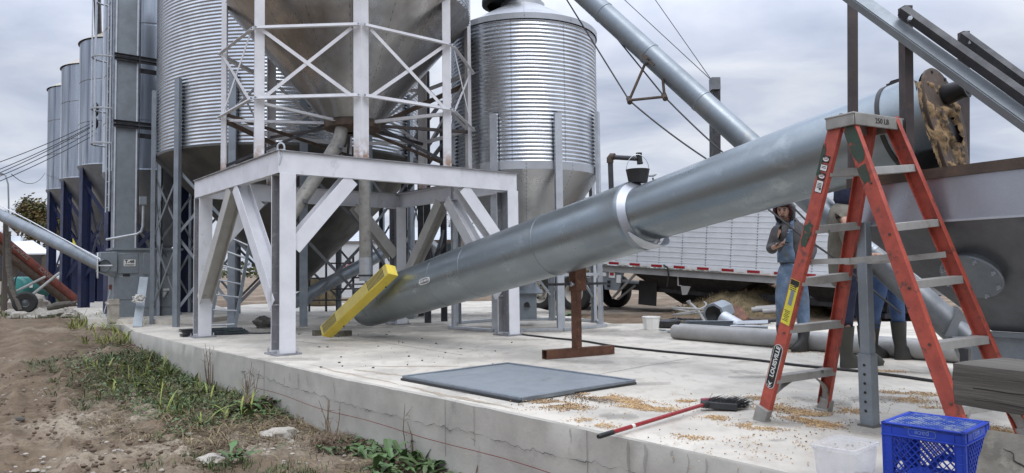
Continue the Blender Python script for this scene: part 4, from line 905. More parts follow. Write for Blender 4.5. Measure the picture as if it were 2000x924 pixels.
# spreaders, arched braces, feet
a_, b_ = at_py('L1', 512), at_py('R1', 500); c_, d_ = at_py('L2', 512), at_py('R2', 497)
q = MB(); mid_ = a_.lerp(b_, .5) - ZZ * .01; q.bar(a_ + ls * .04, mid_ + ls * .04, .006, .035); q.bar(mid_ + ls * .048, b_ + ls * .04, .006, .035); q.build('spreader', 'alu_dirty', lad)
q = MB(); mid_ = c_.lerp(d_, .5) - ZZ * .01; q.bar(c_ - ls * .04, mid_ - ls * .04, .006, .035); q.bar(mid_ - ls * .048, d_ - ls * .04, .006, .035); q.build('spreader', 'alu_dirty', lad)
for k in rails:
    f, t = rails[k]; up = (t - f).normalized(); s_ = ls if k[1] == '1' else -ls
    q = MB(); q.bar(f - up * .0, f + up * .10, .10, .046, up=ls); q.box(f + ZZ * .008 + s_ * .01, (.06, .11, .018), (ls, lp, ZZ)); q.build('foot', 'alu_dirty', lad, bevel=.004)
    z = .27; p0 = at_z(k, .085) + s_ * .012; p1 = at_z(k, z + .02) + s_ * .15
    q = MB(); pts = [p0.lerp(at_z(k, z) + s_ * .012, i / 6) + s_ * (.16 * (1 - math.cos(PI / 2 * (i / 6) ** 1.5))) for i in range(7)]
    for u, v in zip(pts, pts[1:]): q.bar(u, v, .055, .006, up=s_)
    q.build('arch_brace', 'alu_dirty', lad)
for k in ('L1', 'R1', 'R2', 'L2'):
    f, t = rails[k]; s_ = -ls if k[1] == '1' else ls
    for z in (.30, .60, .90, 1.2, 1.5):
        p = at_z(k, z) + s_ * .001 + lp * .012
        q = MB(); q.cyl(p, p + s_ * .006, .008, 8); q.build('rivet', 'old_rust', ro[k])
# paint patches and stickers on the outer faces
def on_rail(k, z, hh, wd, off=.0012, lat=0.0):
    f, t = rails[k]; up = (t - f).normalized(); x = (lp - up * lp.dot(up)).normalized(); nrm = up.cross(x)
    if nrm.dot(EYE - f) < 0: nrm = -nrm
    return at_z(k, z) + nrm * off + x * lat, x, up, nrm
def patch(mb, k, z, hh, wd, off=.0012, lat=0, jag=0, seed=0):
    c, x, up, nrm = on_rail(k, z, hh, wd, off, lat)
    if jag:
        n = 16; pts = [c + x * (wd / 2 * max(-1, min(1, 1.2 * math.cos(a) * (1 + jag * noise.noise(V3((math.cos(a) * 2, math.sin(a) * 2, seed))))))) + up * (hh / 2 * math.sin(a) * (1 + jag * noise.noise(V3((math.cos(a) * 2, math.sin(a) * 2, seed + 5))))) for a in [2 * PI * i / n for i in range(n)]]
    else: pts = [c - x * wd / 2 - up * hh / 2, c + x * wd / 2 - up * hh / 2, c + x * wd / 2 + up * hh / 2, c - x * wd / 2 + up * hh / 2]
    mb.plate(pts, .0012, nrm)
for z, h_, w_, l_, s_ in ((1.23, .16, .06, -.006, 1), (1.66, .22, .03, -.03, 2), (.45, .12, .05, -.02, 3)): q = MB(); patch(q, 'L1', z, h_, w_, .0012, l_, .9, s_); q.build('paint_splash', 'green_paint', ro['L1'])
q = MB(); patch(q, 'R1', 1.74, .24, .080, .0012, 0, .35, 7); q.build('paint_splash', 'green_paint', ro['R1'])
q = MB(); patch(q, 'R1', 1.56, .10, .06, .0012, -.01, .9, 8); q.build('paint_splash', 'green_paint', ro['R1'])
c, x, up, nrm = on_rail('L1', .80, 0, 0, .0026)
q = MB(); patch(q, 'L1', .80, .30, .070, .0022); ys = q.build('warning_sticker', 'sticker_yellow', ro['L1'])
q = MB(); dn = -up
q.box(c + up * .13 + nrm * .001, (.066, .036, .001), (x, up, nrm))
for i in range(3): q.box(c + up * (.105 - .012 * i) + x * -.004 + nrm * .001, (.05, .005, .001), (x, up, nrm))
for i in range(7): q.box(c + up * (-.06 - .011 * i) + x * (-.006 + .004 * (i % 2)) + nrm * .001, (.046 - .008 * (i % 3), .004, .001), (x, up, nrm))
q.build('print', 'ink', ys, sharp=0)
q = MB(); q.box(c + up * .03 + nrm * .001, (.03, .10, .0012), (x, up, nrm)); q.build('pictogram', 'galv_dull', ys, sharp=0)
def capsule(mb, c, x, up, nrm, hw, hl, off):
    pts = [c + nrm * off + x * hw * math.cos(a) + up * ((hl - hw) * (1 if math.sin(a) > 0 else -1) + hw * math.sin(a)) for a in [PI / 24 + 2 * PI * i / 24 for i in range(24)]]
    mb.plate(pts, .0008, nrm)
c, x, up, nrm = on_rail('L1', .375, 0, 0, .0020)
rgt = x if x.dot(CR) > 0 else -x
q = MB(); capsule(q, c, rgt, up, nrm, .036, .155, 0); lb = q.build('name_label', 'sticker_white', ro['L1'])
q = MB(); capsule(q, c, rgt, up, nrm, .032, .151, .0012); q.build('label_field', 'ink', lb)
q = MB(); q.text('LOUISVILLE', c + nrm * .0026 + up * .034, up, -rgt, .0425, .0006, bold=.0012); q.plate([c + nrm * .0024 - up * .135 , c + nrm * .0024 - up * .105 + rgt * .018, c + nrm * .0024 - up * .118, c + nrm * .0024 - up * .105 - rgt * .018], .001, nrm); q.plate([c + nrm * .0024 - up * .128 + rgt * .02, c + nrm * .0024 - up * .148, c + nrm * .0024 - up * .128 - rgt * .02, c + nrm * .0024 - up * .140], .001, nrm)
q.build('lettering', 'sticker_white', lb)
for z, kind in ((1.675, 'o'), (1.625, 'b'), (1.575, 'o'), (1.515, 'B')):
    c, x, up, nrm = on_rail('L1', z, 0, 0, .0022); hh = .034 if kind != 'B' else .07
    q = MB(); q.box(c, (.05, hh + .008, .001), (x, up, nrm)); bk_ = q.build('label_backing', 'ink', ro['L1'])
    q = MB()
    if kind == 'o': q.plate([c + nrm * .001 + x * .021 * math.cos(a) + up * .013 * math.sin(a) for a in [2 * PI * i / 16 for i in range(16)]], .0008, nrm)
    else: q.box(c + nrm * .0012, (.044, hh, .001), (x, up, nrm))
    q.build('label', 'sticker_white', bk_)
    q = MB()
    for i in range(2 if kind != 'B' else 4): q.box(c + nrm * .0022 + up * (hh * .3 - .009 * i - .002), (.03, .004, .0008), (x, up, nrm))
    q.build('print', 'red_old' if kind == 'o' else 'ink', bk_, sharp=0)

# ================================================================== blue milk crate, upside down
cr0 = V3((1.748, 3.476, 0)); cr1 = V3((1.986, 3.207, 0)); CH = .28; cs = .345
cx_ = (cr1 - cr0).normalized(); cy_ = V3((-cx_.y, cx_.x, 0))
crate = thing('milk_crate', flat(cr1 + cy_ * cs / 2 - cx_ * cs / 2), 'blue plastic milk crate turned upside down on the slab at the lower right', 'crate')
ORG = cr1 - cx_ * cs
def cpt(a, b, z): return ORG + cx_ * a + cy_ * b + ZZ * z
sides = [(cpt(0, 0, 0), cx_, -cy_), (cpt(cs, 0, 0), cy_, cx_), (cpt(cs, cs, 0), -cx_, cy_), (cpt(0, cs, 0), -cy_, -cx_)]
for si, (o, x, nv) in enumerate(sides):
    q = MB(); tk = .012
    bx = lambda a0, a1, z0, z1, t=tk, of=0: q.box(o + x * ((a0 + a1) / 2) + ZZ * ((z0 + z1) / 2) - nv * (t / 2 - of), (a1 - a0, t, z1 - z0), (x, -nv, ZZ))
    bx(.0, cs, .222, .278); bx(0, .040, 0, .222); bx(cs - .040, cs, 0, .222); bx(.04, cs - .04, 0, .022)
    fl = [(0, .278), (0, .222), (0, .005)]
    for z in (.278, .224): bx(-.004, cs + .004, z - .003, z + .003, .02, .006)
    for a in (.0, .040, cs - .040, cs): bx(a - .0015, a + .0015, 0, .278, .012, .004)
    for z in (.06, .10, .14, .18):
        for a in (.0, cs - .025): bx(a, a + .025, z - .001, z + .001, .012, .003)
    q.build('side_wall', 'blue_plastic', crate, bevel=.0015)
    # diamond lattice, leaving the hand hole arch free near the ground
    q = MB(); x0, x1, zz0, zz1 = .040, cs - .040, .022, .222; cxh, rx, rz = cs / 2, .072, .075
    dz = (zz1 - zz0); step_ = .032
    def clipseg(p, d):
        segs = []; cur = None; t_ = 0
        while t_ < .5:
            a, z = p[0] + d[0] * t_, p[1] + d[1] * t_
            inside = x0 <= a <= x1 and zz0 <= z <= zz1 and ((a - cxh) / rx) ** 2 + ((z - .0) / rz) ** 2 > 1
            if inside: cur = (cur[0], t_) if cur else (t_, t_)
            elif cur: segs.append(cur); cur = None
            t_ += .003
        if cur: segs.append(cur)
        return segs
    for sg in (1, -1):
        k = -8
        while k < 20:
            p = ((x0 if sg > 0 else x1) + sg * (k * step_ * 1.0 - .1), zz0 - .02); d = (sg * .66, .75)
            for t0_, t1_ in clipseg(p, d):
                if t1_ - t0_ < .012: continue
                A = o + x * (p[0] + d[0] * t0_) + ZZ * (p[1] + d[1] * t0_) - nv * .008; B = o + x * (p[0] + d[0] * t1_) + ZZ * (p[1] + d[1] * t1_) - nv * .008
                q.bar(A, B, .013, .0035, up=ZZ.cross(nv) + ZZ * .01)
            k += 1
    q.build('lattice', 'blue_plastic', crate)
    q = MB()
    prev = None
    for i in range(15):
        a = PI * i / 14; p = o + x * (cxh + rx * math.cos(a)) + ZZ * (.0 + rz * math.sin(a)) - nv * .008
        if prev: q.bar(prev, p, .018, .006, up=nv); 
        prev = p
    prev = None
    for i in range(15):
        a = PI * i / 14; p = o + x * (cxh + (rx + .016) * math.cos(a)) + ZZ * (.0 + (rz + .016) * math.sin(a)) - nv * .006
        if prev: q.bar(prev, p, .014, .003, up=nv)
        if i % 2: q.bar(p, o + x * (cxh + rx * math.cos(a)) + ZZ * (rz * math.sin(a)) - nv * .006, .012, .003, up=nv)
        prev = p
    q.build('hand_hole_rim', 'blue_plastic', crate)
    c = o + x * cs * .5 + ZZ * .25 + nv * .0012
    q = MB(); pts = [c + x * (.046 * (1 if math.cos(a) > 0 else -1) + .012 * math.cos(a)) + ZZ * .016 * math.sin(a) for a in [2 * PI * (i + .5) / 24 for i in range(24)]]
    q.tube(pts + [pts[0]], .0012, 4); q.text('pace', c, -x, -ZZ, .034, .001); q.build('embossed_name', 'crate_letter', crate)
q = MB()
for sg in (1, -1):
    for k in range(-10, 22):
        segs = []; cur = None; t_ = 0; p = (-.02 + k * .033, .012 if sg > 0 else cs - .012); d = (.7, .7 * sg)
        while t_ < .6:
            a, b = p[0] + d[0] * t_, p[1] + d[1] * t_
            if .012 <= a <= cs - .012 and .01 <= b <= cs - .01: cur = (cur[0], t_) if cur else (t_, t_)
            elif cur: segs.append(cur); cur = None
            t_ += .004
        if cur: segs.append(cur)
        for t0_, t1_ in segs:
            if t1_ - t0_ > .02: q.bar(cpt(p[0] + d[0] * t0_, p[1] + d[1] * t0_, .270), cpt(p[0] + d[0] * t1_, p[1] + d[1] * t1_, .270), .0035, .016)
for i in range(4):
    o, x, nv = sides[i]; q.bar(o - nv * .010 + ZZ * .270, o + x * cs - nv * .010 + ZZ * .270, .02, .014)
q.build('bottom_grid', 'blue_scuffed', crate)

# clear plastic tub beside it
tb0 = V3((1.565, 3.44, 0)); tx, ty = cx_, cy_
tub = thing('plastic_tub', tb0, 'clear plastic tub with a rolled rim standing left of the blue crate', 'tub')
q = MB()
def ring(hx, hy, z, r=.03, n=5):
    pts = []
    for sx_, sy_ in ((1, 1), (-1, 1), (-1, -1), (1, -1)):
        a0 = {(1, 1): 0, (-1, 1): PI / 2, (-1, -1): PI, (1, -1): 1.5 * PI}[(sx_, sy_)]
        for i in range(n + 1):
            a = a0 + PI / 2 * i / n; pts.append(tb0 + tx * (sx_ * (hx - r) + r * math.cos(a)) + ty * (sy_ * (hy - r) + r * math.sin(a)) + ZZ * z)
    return pts
rings = [ring(.085, .125, .006), ring(.088, .128, .012), ring(.100, .140, .17), ring(.108, .148, .172), ring(.108, .148, .19), ring(.103, .143, .192), ring(.097, .137, .17), ring(.086, .126, .014), ring(.01, .01, .014, .005)]
k = len(rings[0]); q.add([p for r in rings for p in r], [(i * k + j, i * k + (j + 1) % k, (i + 1) * k + (j + 1) % k, (i + 1) * k + j) for i in range(len(rings) - 1) for j in range(k)]); q.build('shell', 'clear_plastic', tub)
q = MB()
for i in range(26): q.box(tb0 + tx * U(-.06, .06) + ty * U(-.09, .09) + ZZ * U(.02, .04), (.025, .01, .01), (V3((math.cos(i), math.sin(i), 0)), V3((-math.sin(i), math.cos(i), 0)), ZZ))
o = q.build('loose_fasteners', 'galv_dark', at=tb0); tag(o, 'handful of loose steel fasteners in the clear tub', 'fasteners')

# ================================================================== broom
b0, b1_ = G(1168, 853, .03), G(1372, 791, .05)
br_ = thing('broom', flat(b0), 'push broom with red handle and black bristles lying on the slab', 'broom')
bd_ = (b1_ - b0).normalized()
q = MB(); q.tube([b0 + bd_ * .14, b1_ + bd_ * .04], .0135, 12); q.build('handle', 'red_handle', br_)
q = MB(); q.tube([b0 - bd_ * .0, b0 + bd_ * .02, b0 + bd_ * .145], [.012, .016, .0155], 12); q.build('grip', 'black', br_)
q = MB(); p = b0.lerp(b1_, .28); q.tube([p, p + bd_ * .03], .0142, 12); q.build('handle_sticker', 'sticker_white', br_)
h0, h1 = G(1366, 786, .05), G(1405, 797, .05); hx_ = (h1 - h0).normalized()
q = MB(); q.tube([b1_ + bd_ * .0, b1_ + bd_ * .06], [.02, .026], 10); bh = (G(1368, 789, .045), G(1440, 795, .03)); q.prof([(-.03, -.022), (.03, -.022), (.024, .022), (-.024, .022)], bh[0], bh[1]); q.build('head', 'black', br_, bevel=.004)
q = MB(); q.prof([(-.028, -.02), (.028, -.02), (.02, .016), (-.02, .016)], G(1370, 783, .05), G(1398, 781, .055)); q.build('corner_scraper', 'pink_plastic', br_, bevel=.004)
q = MB(); bv = V3((.80, .6, 0)).normalized()
for i in range(520):
    f = rnd(); a = bh[0].lerp(bh[1], .12 + .88 * f) + V3((U(-.01, .01), U(-.01, .01), U(-.01, .02))); d = bv * U(.09, .15) + V3((U(-.03, .05), U(-.02, .05), U(-.02, .045))); d.z = max(d.z, .004 - a.z)
    q.tube([a, a + d * .6, a + d + V3((U(-.01, .02), 0, -.004))], [.0022, .0018, .0008], 3, False)
q.build('bristles', 'bristle', br_)

# ================================================================== sheet metal lid, hose, pipes, white bucket
L0, L1_, L2, L3 = G(787, 736, .03), G(991, 710, .03), G(1240, 744, .03), G(1018, 779, .03)
lid = thing('metal_sheet', flat((L0 + L2) / 2), 'dull grey folded sheet metal lid lying flat on the slab', 'sheet metal')
q = MB(); n = 14
def lz(a, b): return .022 + .012 * math.sin(PI * a) * math.sin(PI * b) + .006 * noise.noise(V3((a * 3, b * 3, 0)))
vs = []
for i in range(n + 1):
    for j in range(n + 1):
        p = L0.lerp(L1_, i / n).lerp(L3.lerp(L2, i / n), j / n); vs.append(flat(p, .006 + lz(i / n, j / n)))
q.add(vs, [(i * (n + 1) + j, (i + 1) * (n + 1) + j, (i + 1) * (n + 1) + j + 1, i * (n + 1) + j + 1) for i in range(n) for j in range(n)]); q.build('sheet', 'lid_sheet', lid)
cs_ = [L0, L1_, L2, L3]
for i in range(4):
    a, b = cs_[i], cs_[(i + 1) % 4]; q = MB(); q.bar(flat(a, .026), flat(b, .026), .022, .034); q.build('folded_edge', 'galv_channel', lid, bevel=.003)
q = MB(); q.bar(flat(L0, .011) + V3((0, -.01, 0)), flat(L3, .011) + V3((0, -.01, 0)), .05, .018); q.bar(flat(L3, .011) + V3((0, .02, 0)), flat(L2, .011), .04, .018); q.build('rubber_edge', 'black', lid)
hz = [G(1020, 655), G(1080, 662), G(1140, 668), G(1200, 678), G(1300, 689), G(1400, 698), G(1480, 706), G(1560, 716), G(1680, 728), G(1760, 738), G(1830, 748), G(1880, 752), G(1960, 756)]
hz = [flat(p, .014) for p in hz]; sm = []
for i in range(len(hz) - 1):
    for k in range(5):
        f = k / 5; a, b, c, d = hz[max(0, i - 1)], hz[i], hz[i + 1], hz[min(len(hz) - 1, i + 2)]
        sm.append(.5 * ((2 * b) + (c - a) * f + (2 * a - 5 * b + 4 * c - d) * f * f + (3 * b - a - 3 * c + d) * f ** 3))
q = MB(); q.tube(sm, .0135, 8); tag(q.build('hose', 'black', at=hz[0]), 'long black hose snaking over the slab behind the rusty prop', 'hose')
def hollow(mb, a, b, r, n=24, w_=.01): d = (b - a); mb.lathe([(r - w_, 0), (r, 0), (r, d.length), (r - w_, d.length), (r - w_, 0)], n, a, d)
for (x0, y0, x1, y1, r, lab) in ((1318, 651, 1886, 697, .105, 'fat grey pipe lying along the slab, the front and thicker of two'), (1330, 640, 1886, 680, .078, 'grey pipe lying behind the fatter pipe on the slab')):
    a, b = G(x0, y0 + 11), G(x1, y1 + 13); a.z = b.z = r; q = MB(); hollow(q, a, b, r); tag(q.build('plastic_pipe', 'pvc', at=flat(a)), lab, 'pipe')
p = G(1272, 644); wb = thing('white_bucket', p, 'square white plastic bucket standing beside the black scrap at the slab edge', 'bucket')
q = MB(); q.lathe([(.01, 0), (.125, 0), (.15, .20), (.158, .205), (.158, .225), (.148, .225), (.12, .01), (.01, .01)], 8, p); wbo = q.build('pail', 'white_plastic', wb, bevel=.01)
q = MB(); q.tube([p + V3((.15 * math.cos(a), -.02 + .08 * math.sin(a), .22 - .05 * abs(math.sin(a)))) + V3((.08 * math.sin(a), 0, 0)) for a in [PI * i / 10 - .3 for i in range(11)]], .004, 4); q.build('bail', 'galv', wb)
# ================================================================== people
def skin(name, J, E, root, m_, parent, sub=2, solid=0):
    """one continuous skinned surface: J joint -> (point, radius or (rx, ry)), E edges"""
    ks = list(J); me = bpy.data.meshes.new(name); o0 = wloc(parent)
    me.from_pydata([tuple(V3(J[k][0]) - o0) for k in ks], [(ks.index(a), ks.index(b)) for a, b in E], [])
    ob = bpy.data.objects.new(name, me); COL.objects.link(ob); ob.parent = parent
    md = ob.modifiers.new('skin', 'SKIN'); md.use_smooth_shade = True; md.branch_smoothing = .3
    if not me.skin_vertices: me.attributes.get('x')
    sv = me.skin_vertices[0].data if me.skin_vertices else None
    for i, k in enumerate(ks):
        r = J[k][1]; sv[i].radius = r if isinstance(r, tuple) else (r, r); sv[i].use_root = (k == root)
    s_ = ob.modifiers.new('sub', 'SUBSURF'); s_.levels = sub; s_.render_levels = sub
    dg = bpy.context.evaluated_depsgraph_get(); me2 = bpy.data.meshes.new_from_object(ob.evaluated_get(dg)); ob.modifiers.clear(); ob.data = me2; me2.materials.clear(); me2.materials.append(MAT[m_])
    me2.polygons.foreach_set('use_smooth', [True] * len(me2.polygons)); return ob
def ensure_skin():
    pass
def fingers(J, E, wrist, palm, d, nrm, side_, tag_, curl=.5, ln=.075):
    """four fingers and a thumb from the palm; d along the hand, nrm the palm side, side_ towards the thumb"""
    d, nrm, side_ = d.normalized(), nrm.normalized(), side_.normalized()
    for i, (off, l) in enumerate(((.028, .95), (.010, 1.05), (-.009, 1.0), (-.026, .8))):
        a = palm + side_ * off + d * .03; b = a + (d * math.cos(curl * .6) + nrm * math.sin(curl * .6)) * ln * .5 * l; c = b + (d * math.cos(curl * 1.7) + nrm * math.sin(curl * 1.7)) * ln * .5 * l
        for nme, p, r in (('a', a, .0095), ('b', b, .009), ('c', c, .0075)): J[f'{tag_}{i}{nme}'] = (p, r)
        E += [(palm_k(tag_), f'{tag_}{i}a'), (f'{tag_}{i}a', f'{tag_}{i}b'), (f'{tag_}{i}b', f'{tag_}{i}c')]
    a = palm + side_ * .034 - d * .015; b = a + side_ * .028 + d * .028 + nrm * .012; c = b + d * .026 + nrm * .018
    for nme, p, r in (('ta', a, .0115), ('tb', b, .0105), ('tc', c, .0085)): J[f'{tag_}{nme}'] = (p, r)
    E += [(palm_k(tag_), f'{tag_}ta'), (f'{tag_}ta', f'{tag_}tb'), (f'{tag_}tb', f'{tag_}tc')]
def palm_k(t): return t + 'palm'
def human(root, jt, face, down, cloth):
    """jt: joints; face: way the head looks; cloth: dict of materials"""
    J = {}; E = []
    for k in ('pelvis', 'waist', 'chest', 'neck'): J[k] = (jt[k], {'pelvis': (.11, .085), 'waist': (.10, .08), 'chest': (.115, .08), 'neck': .055}[k])
    E += [('pelvis', 'waist'), ('waist', 'chest'), ('chest', 'neck')]
    hdv = (face - ZZ * down).normalized(); upv = (ZZ - hdv * ZZ.dot(hdv)).normalized(); sdv = hdv.cross(upv)
    hc = jt['head']
    J['jaw'] = (hc - upv * .075 + hdv * .030, (.058, .062)); J['skull'] = (hc + upv * .005, (.076, .088)); J['crown'] = (hc + upv * .075 - hdv * .01, (.062, .072)); J['nose'] = (hc + hdv * .098 - upv * .018, .013)
    E += [('neck', 'jaw'), ('jaw', 'skull'), ('skull', 'crown'), ('skull', 'nose')]
    for s_, nme in ((1, 'er'), (-1, 'el')): J[nme] = (hc + sdv * .088 * s_ - upv * .01 - hdv * .012, .017); E.append(('skull', nme))
    for t in ('l', 'r'):
        J[t + 'sh'] = (jt[t + 'sh'], .045); J[t + 'elb'] = (jt[t + 'elb'], .036); J[t + 'wr'] = (jt[t + 'wr'], .030); hdr = jt[t + 'hd']; J[t + 'palm'] = (jt[t + 'wr'] + hdr[0].normalized() * .06, (.040, .020))
        E += [('chest', t + 'sh'), (t + 'sh', t + 'elb'), (t + 'elb', t + 'wr'), (t + 'wr', t + 'palm')]
        fingers(J, E, None, J[t + 'palm'][0], hdr[0], hdr[1], hdr[2], t, hdr[3])
        J[t + 'hip'] = (jt[t + 'hip'], .075); J[t + 'kn'] = (jt[t + 'kn'], .050); J[t + 'an'] = (jt[t + 'an'], .034); J[t + 'toe'] = (jt[t + 'toe'], .022)
        E += [('pelvis', t + 'hip'), (t + 'hip', t + 'kn'), (t + 'kn', t + 'an'), (t + 'an', t + 'toe')]
    skin('body', J, E, 'pelvis', 'skin', root)
    g = lambda k, a: (J[k][0], tuple(x + a for x in J[k][1]) if isinstance(J[k][1], tuple) else J[k][1] + a)
    # jacket: torso and sleeves
    bk = cloth.get('bulk', 1.0); T = {'pelvis': (J['pelvis'][0], .16 * bk), 'waist': (J['waist'][0], (.160 * bk, .135 * bk)), 'chest': (J['chest'][0], (.188 * bk, .148 * bk))}; T['neck'] = (J['neck'][0] - ZZ * .015, .082); TE = [('pelvis', 'waist'), ('waist', 'chest'), ('chest', 'neck')]
    T['pelvis'] = (J['pelvis'][0] - ZZ * cloth.get('hem', .0), (.165 * bk, .135 * bk))
    for t in ('l', 'r'):
        T[t + 'sh'] = (J[t + 'sh'][0], .092 * bk); T[t + 'elb'] = (J[t + 'elb'][0], .074 * bk); w_ = J[t + 'wr'][0]; T[t + 'cuff'] = (w_.lerp(J[t + 'elb'][0], .08), .047)
        m_ = J[t + 'sh'][0].lerp(J[t + 'elb'][0], .55) + V3((U(-.01, .01), U(-.01, .01), 0)); T[t + 'mid'] = (m_, .076 * bk); n_ = J[t + 'elb'][0].lerp(w_, .6); T[t + 'fore'] = (n_, .062)
        TE += [('chest', t + 'sh'), (t + 'sh', t + 'mid'), (t + 'mid', t + 'elb'), (t + 'elb', t + 'fore'), (t + 'fore', t + 'cuff')]
    jk = skin('jacket', T, TE, 'chest', cloth['top'], root)
    cx = (J['lsh'][0] - J['rsh'][0]); cx = flat(cx).normalized(); cyv = V3((-cx.y, cx.x, 0)); q = MB(); q.blob(V3((0, 0, 0)), V3((.182 * bk, .140 * bk, .23)), 20, 12, .06, 2); q.v = [tuple(J['chest'][0] - ZZ * .03 + cx * v[0] + cyv * v[1] + ZZ * v[2]) for v in q.v]; q.build('jacket_front', cloth['top'], jk, sharp=80)
    # trousers
    T = {'pelvis': (J['pelvis'][0], (.166, .138)), 'waist': (J['waist'][0] - ZZ * (.02 if not cloth.get('bib') else -.02), (.150, .122))}; TE = [('pelvis', 'waist')]
    for t in ('l', 'r'):
        a, b, c = J[t + 'hip'][0], J[t + 'kn'][0], J[t + 'an'][0]
        T[t + 'hip'] = (a, .110); T[t + 'th'] = (a.lerp(b, .5) + V3((U(-.008, .008), 0, 0)), .094); T[t + 'kn'] = (b, .076); T[t + 'ca'] = (b.lerp(c, .35), .078); T[t + 'hem'] = (b.lerp(c, cloth.get('tuck', .62)), .080)
        TE += [('pelvis', t + 'hip'), (t + 'hip', t + 'th'), (t + 'th', t + 'kn'), (t + 'kn', t + 'ca'), (t + 'ca', t + 'hem')]
    skin('trousers', T, TE, 'pelvis', cloth['legs'], root)
    for t in ('l', 'r'):
        b, c, e_ = J[t + 'kn'][0], J[t + 'an'][0], J[t + 'toe'][0]; fd = flat(e_ - c).normalized(); fz = cloth.get('floor', 0)
        q = MB(); top = b.lerp(c, cloth.get('boot_top', .45)); n = 16
        ax = (top - c).normalized()
        secs = [(flat(c, fz + .012) + fd * .07, .135, .050, fd), (flat(c, fz + .04) + fd * .075, .142, .054, fd), (flat(c, fz + .09) + fd * .055, .115, .054, fd), (flat(c, fz + .15) + fd * .01, .066, .056, fd)]
        hgt = (top - flat(c, fz + .15)); secs += [(flat(c, fz + .15) + hgt * f, .066 + .018 * f, .060 + .018 * f, fd) for f in (.3, .65, 1.0)]
        vs = []
        for cc, rx, ry, f_ in secs:
            sx_ = V3((-f_.y, f_.x, 0))
            vs += [cc + f_ * (rx * math.cos(2 * PI * i / n)) + sx_ * (ry * math.sin(2 * PI * i / n) * (1 - .18 * math.cos(2 * PI * i / n) * (rx > .1))) for i in range(n)]
        bt0 = [V3((p.x, p.y, fz)) for p in vs[:n]]; vs = bt0 + vs; ns = len(secs) + 1
        q.add(vs, [(i * n + j, i * n + (j + 1) % n, (i + 1) * n + (j + 1) % n, (i + 1) * n + j) for i in range(ns - 1) for j in range(n)] + [tuple(range(n))[::-1]]); q.build('boot', cloth['boots'], root, sharp=50)
    # head cover: hood or cap, hair, eyes
    for s_ in (-1, 1):
        q = MB(); q.blob(hc + hdv * .081 + sdv * (.031 * s_) + upv * .012, V3((.012, .008, .005)), 8, 6, 0); q.build('eye', 'ink', root)
        q = MB(); q.blob(hc + hdv * .086 + sdv * (.034 * s_) + upv * .033, V3((.022, .012, .008)), 8, 6, 0); q.build('eyebrow', 'hair', root)
    q = MB(); q.blob(hc + hdv * .086 - upv * .062, V3((.024, .014, .007)), 8, 6, 0); q.build('lips', 'maroon', root)
    q = MB(); nu, nv = 24, 16; vs = []; ok = set()
    for i in range(nv + 1):
        th = PI * i / nv
        for j in range(nu):
            ph = 2 * PI * j / nu; d = sdv * (math.sin(th) * math.cos(ph)) + hdv * (math.sin(th) * math.sin(ph)) + upv * math.cos(th)
            if d.dot(hdv) < cloth.get('open', .42) or d.dot(upv) > .80: ok.add((i, j))
            k = 1 + .05 * noise.noise(d * 3)
            vs.append(hc - hdv * .012 - upv * .015 + d * (.116 * k) + (hdv * .015 if d.dot(upv) > .5 else V3((0, 0, 0))) - upv * (.05 if d.dot(upv) < -.5 else 0))
    q.add(vs, [(i * nu + j, (i + 1) * nu + j, (i + 1) * nu + (j + 1) % nu, i * nu + (j + 1) % nu) for i in range(nv) for j in range(nu) if all(k in ok for k in ((i, j), (i + 1, j), (i, (j + 1) % nu), (i + 1, (j + 1) % nu)))])
    h_ = q.build('hood', cloth['hood'], root, sharp=0); [setattr(p, 'use_smooth', True) for p in h_.data.polygons]
    sm_ = h_.modifiers.new('thick', 'SOLIDIFY'); sm_.thickness = .016; sm_.offset = 1
    q = MB(); q.blob(hc - hdv * .004 - upv * .075 + hdv * .035, V3((.056, .052, .040)), 14, 9, .1, 3); q.build('stubble', 'stubble', root)
    q = MB(); q.blob(hc + upv * .055 + hdv * .008, V3((.080, .090, .058)), 14, 9, .1, 3, flat=-.02); q.build('hair', 'hair', root)
    return J, hdv, upv, sdv
f1 = V3((-.72, -.69, 0)).normalized()
p1 = thing('person', G(1548, 686), 'man in blue bib overalls and grey hooded sweatshirt looking down at a phone', 'person')
jt = dict(pelvis=P(1546, 538, 8.8), waist=P(1545, 500, 8.8), chest=P(1543, 455, 8.78), neck=P(1538, 427, 8.76), head=P(1531, 409, 8.70),
          rsh=P(1518, 449, 8.66), relb=P(1506, 489, 8.62), rwr=P(1511, 483, 8.42), lsh=P(1570, 450, 8.86), lelb=P(1586, 488, 8.80), lwr=P(1577, 512, 8.66),
          rhip=P(1531, 548, 8.76), lhip=P(1561, 548, 8.84), rkn=P(1528, 610, 8.72), lkn=P(1569, 610, 8.82), ran=P(1529, 672, 8.78), lan=P(1570, 674, 8.72))
jt['ran'].z = jt['lan'].z = .09
jt['rtoe'] = jt['ran'] + f1 * .15 - ZZ * .05; jt['ltoe'] = jt['lan'] + V3((-.9, -.43, 0)).normalized() * .15 - ZZ * .05
jt['rhd'] = (V3((.45, -.75, .12)), V3((0, 0, 1)), V3((-.8, -.5, 0)), .5); jt['lhd'] = (V3((-.15, -.1, -1)), V3((-.9, .3, 0)), V3((-.4, -.9, 0)), .5)
J1, hd1, hu1, hs1 = human(p1, jt, V3((-.60, -.80, 0)), .38, dict(top='hoodie', legs='denim', boots='boot_black', hood='hoodie', tuck=.74, boot_top=.40, open=.52, hem=-.04))
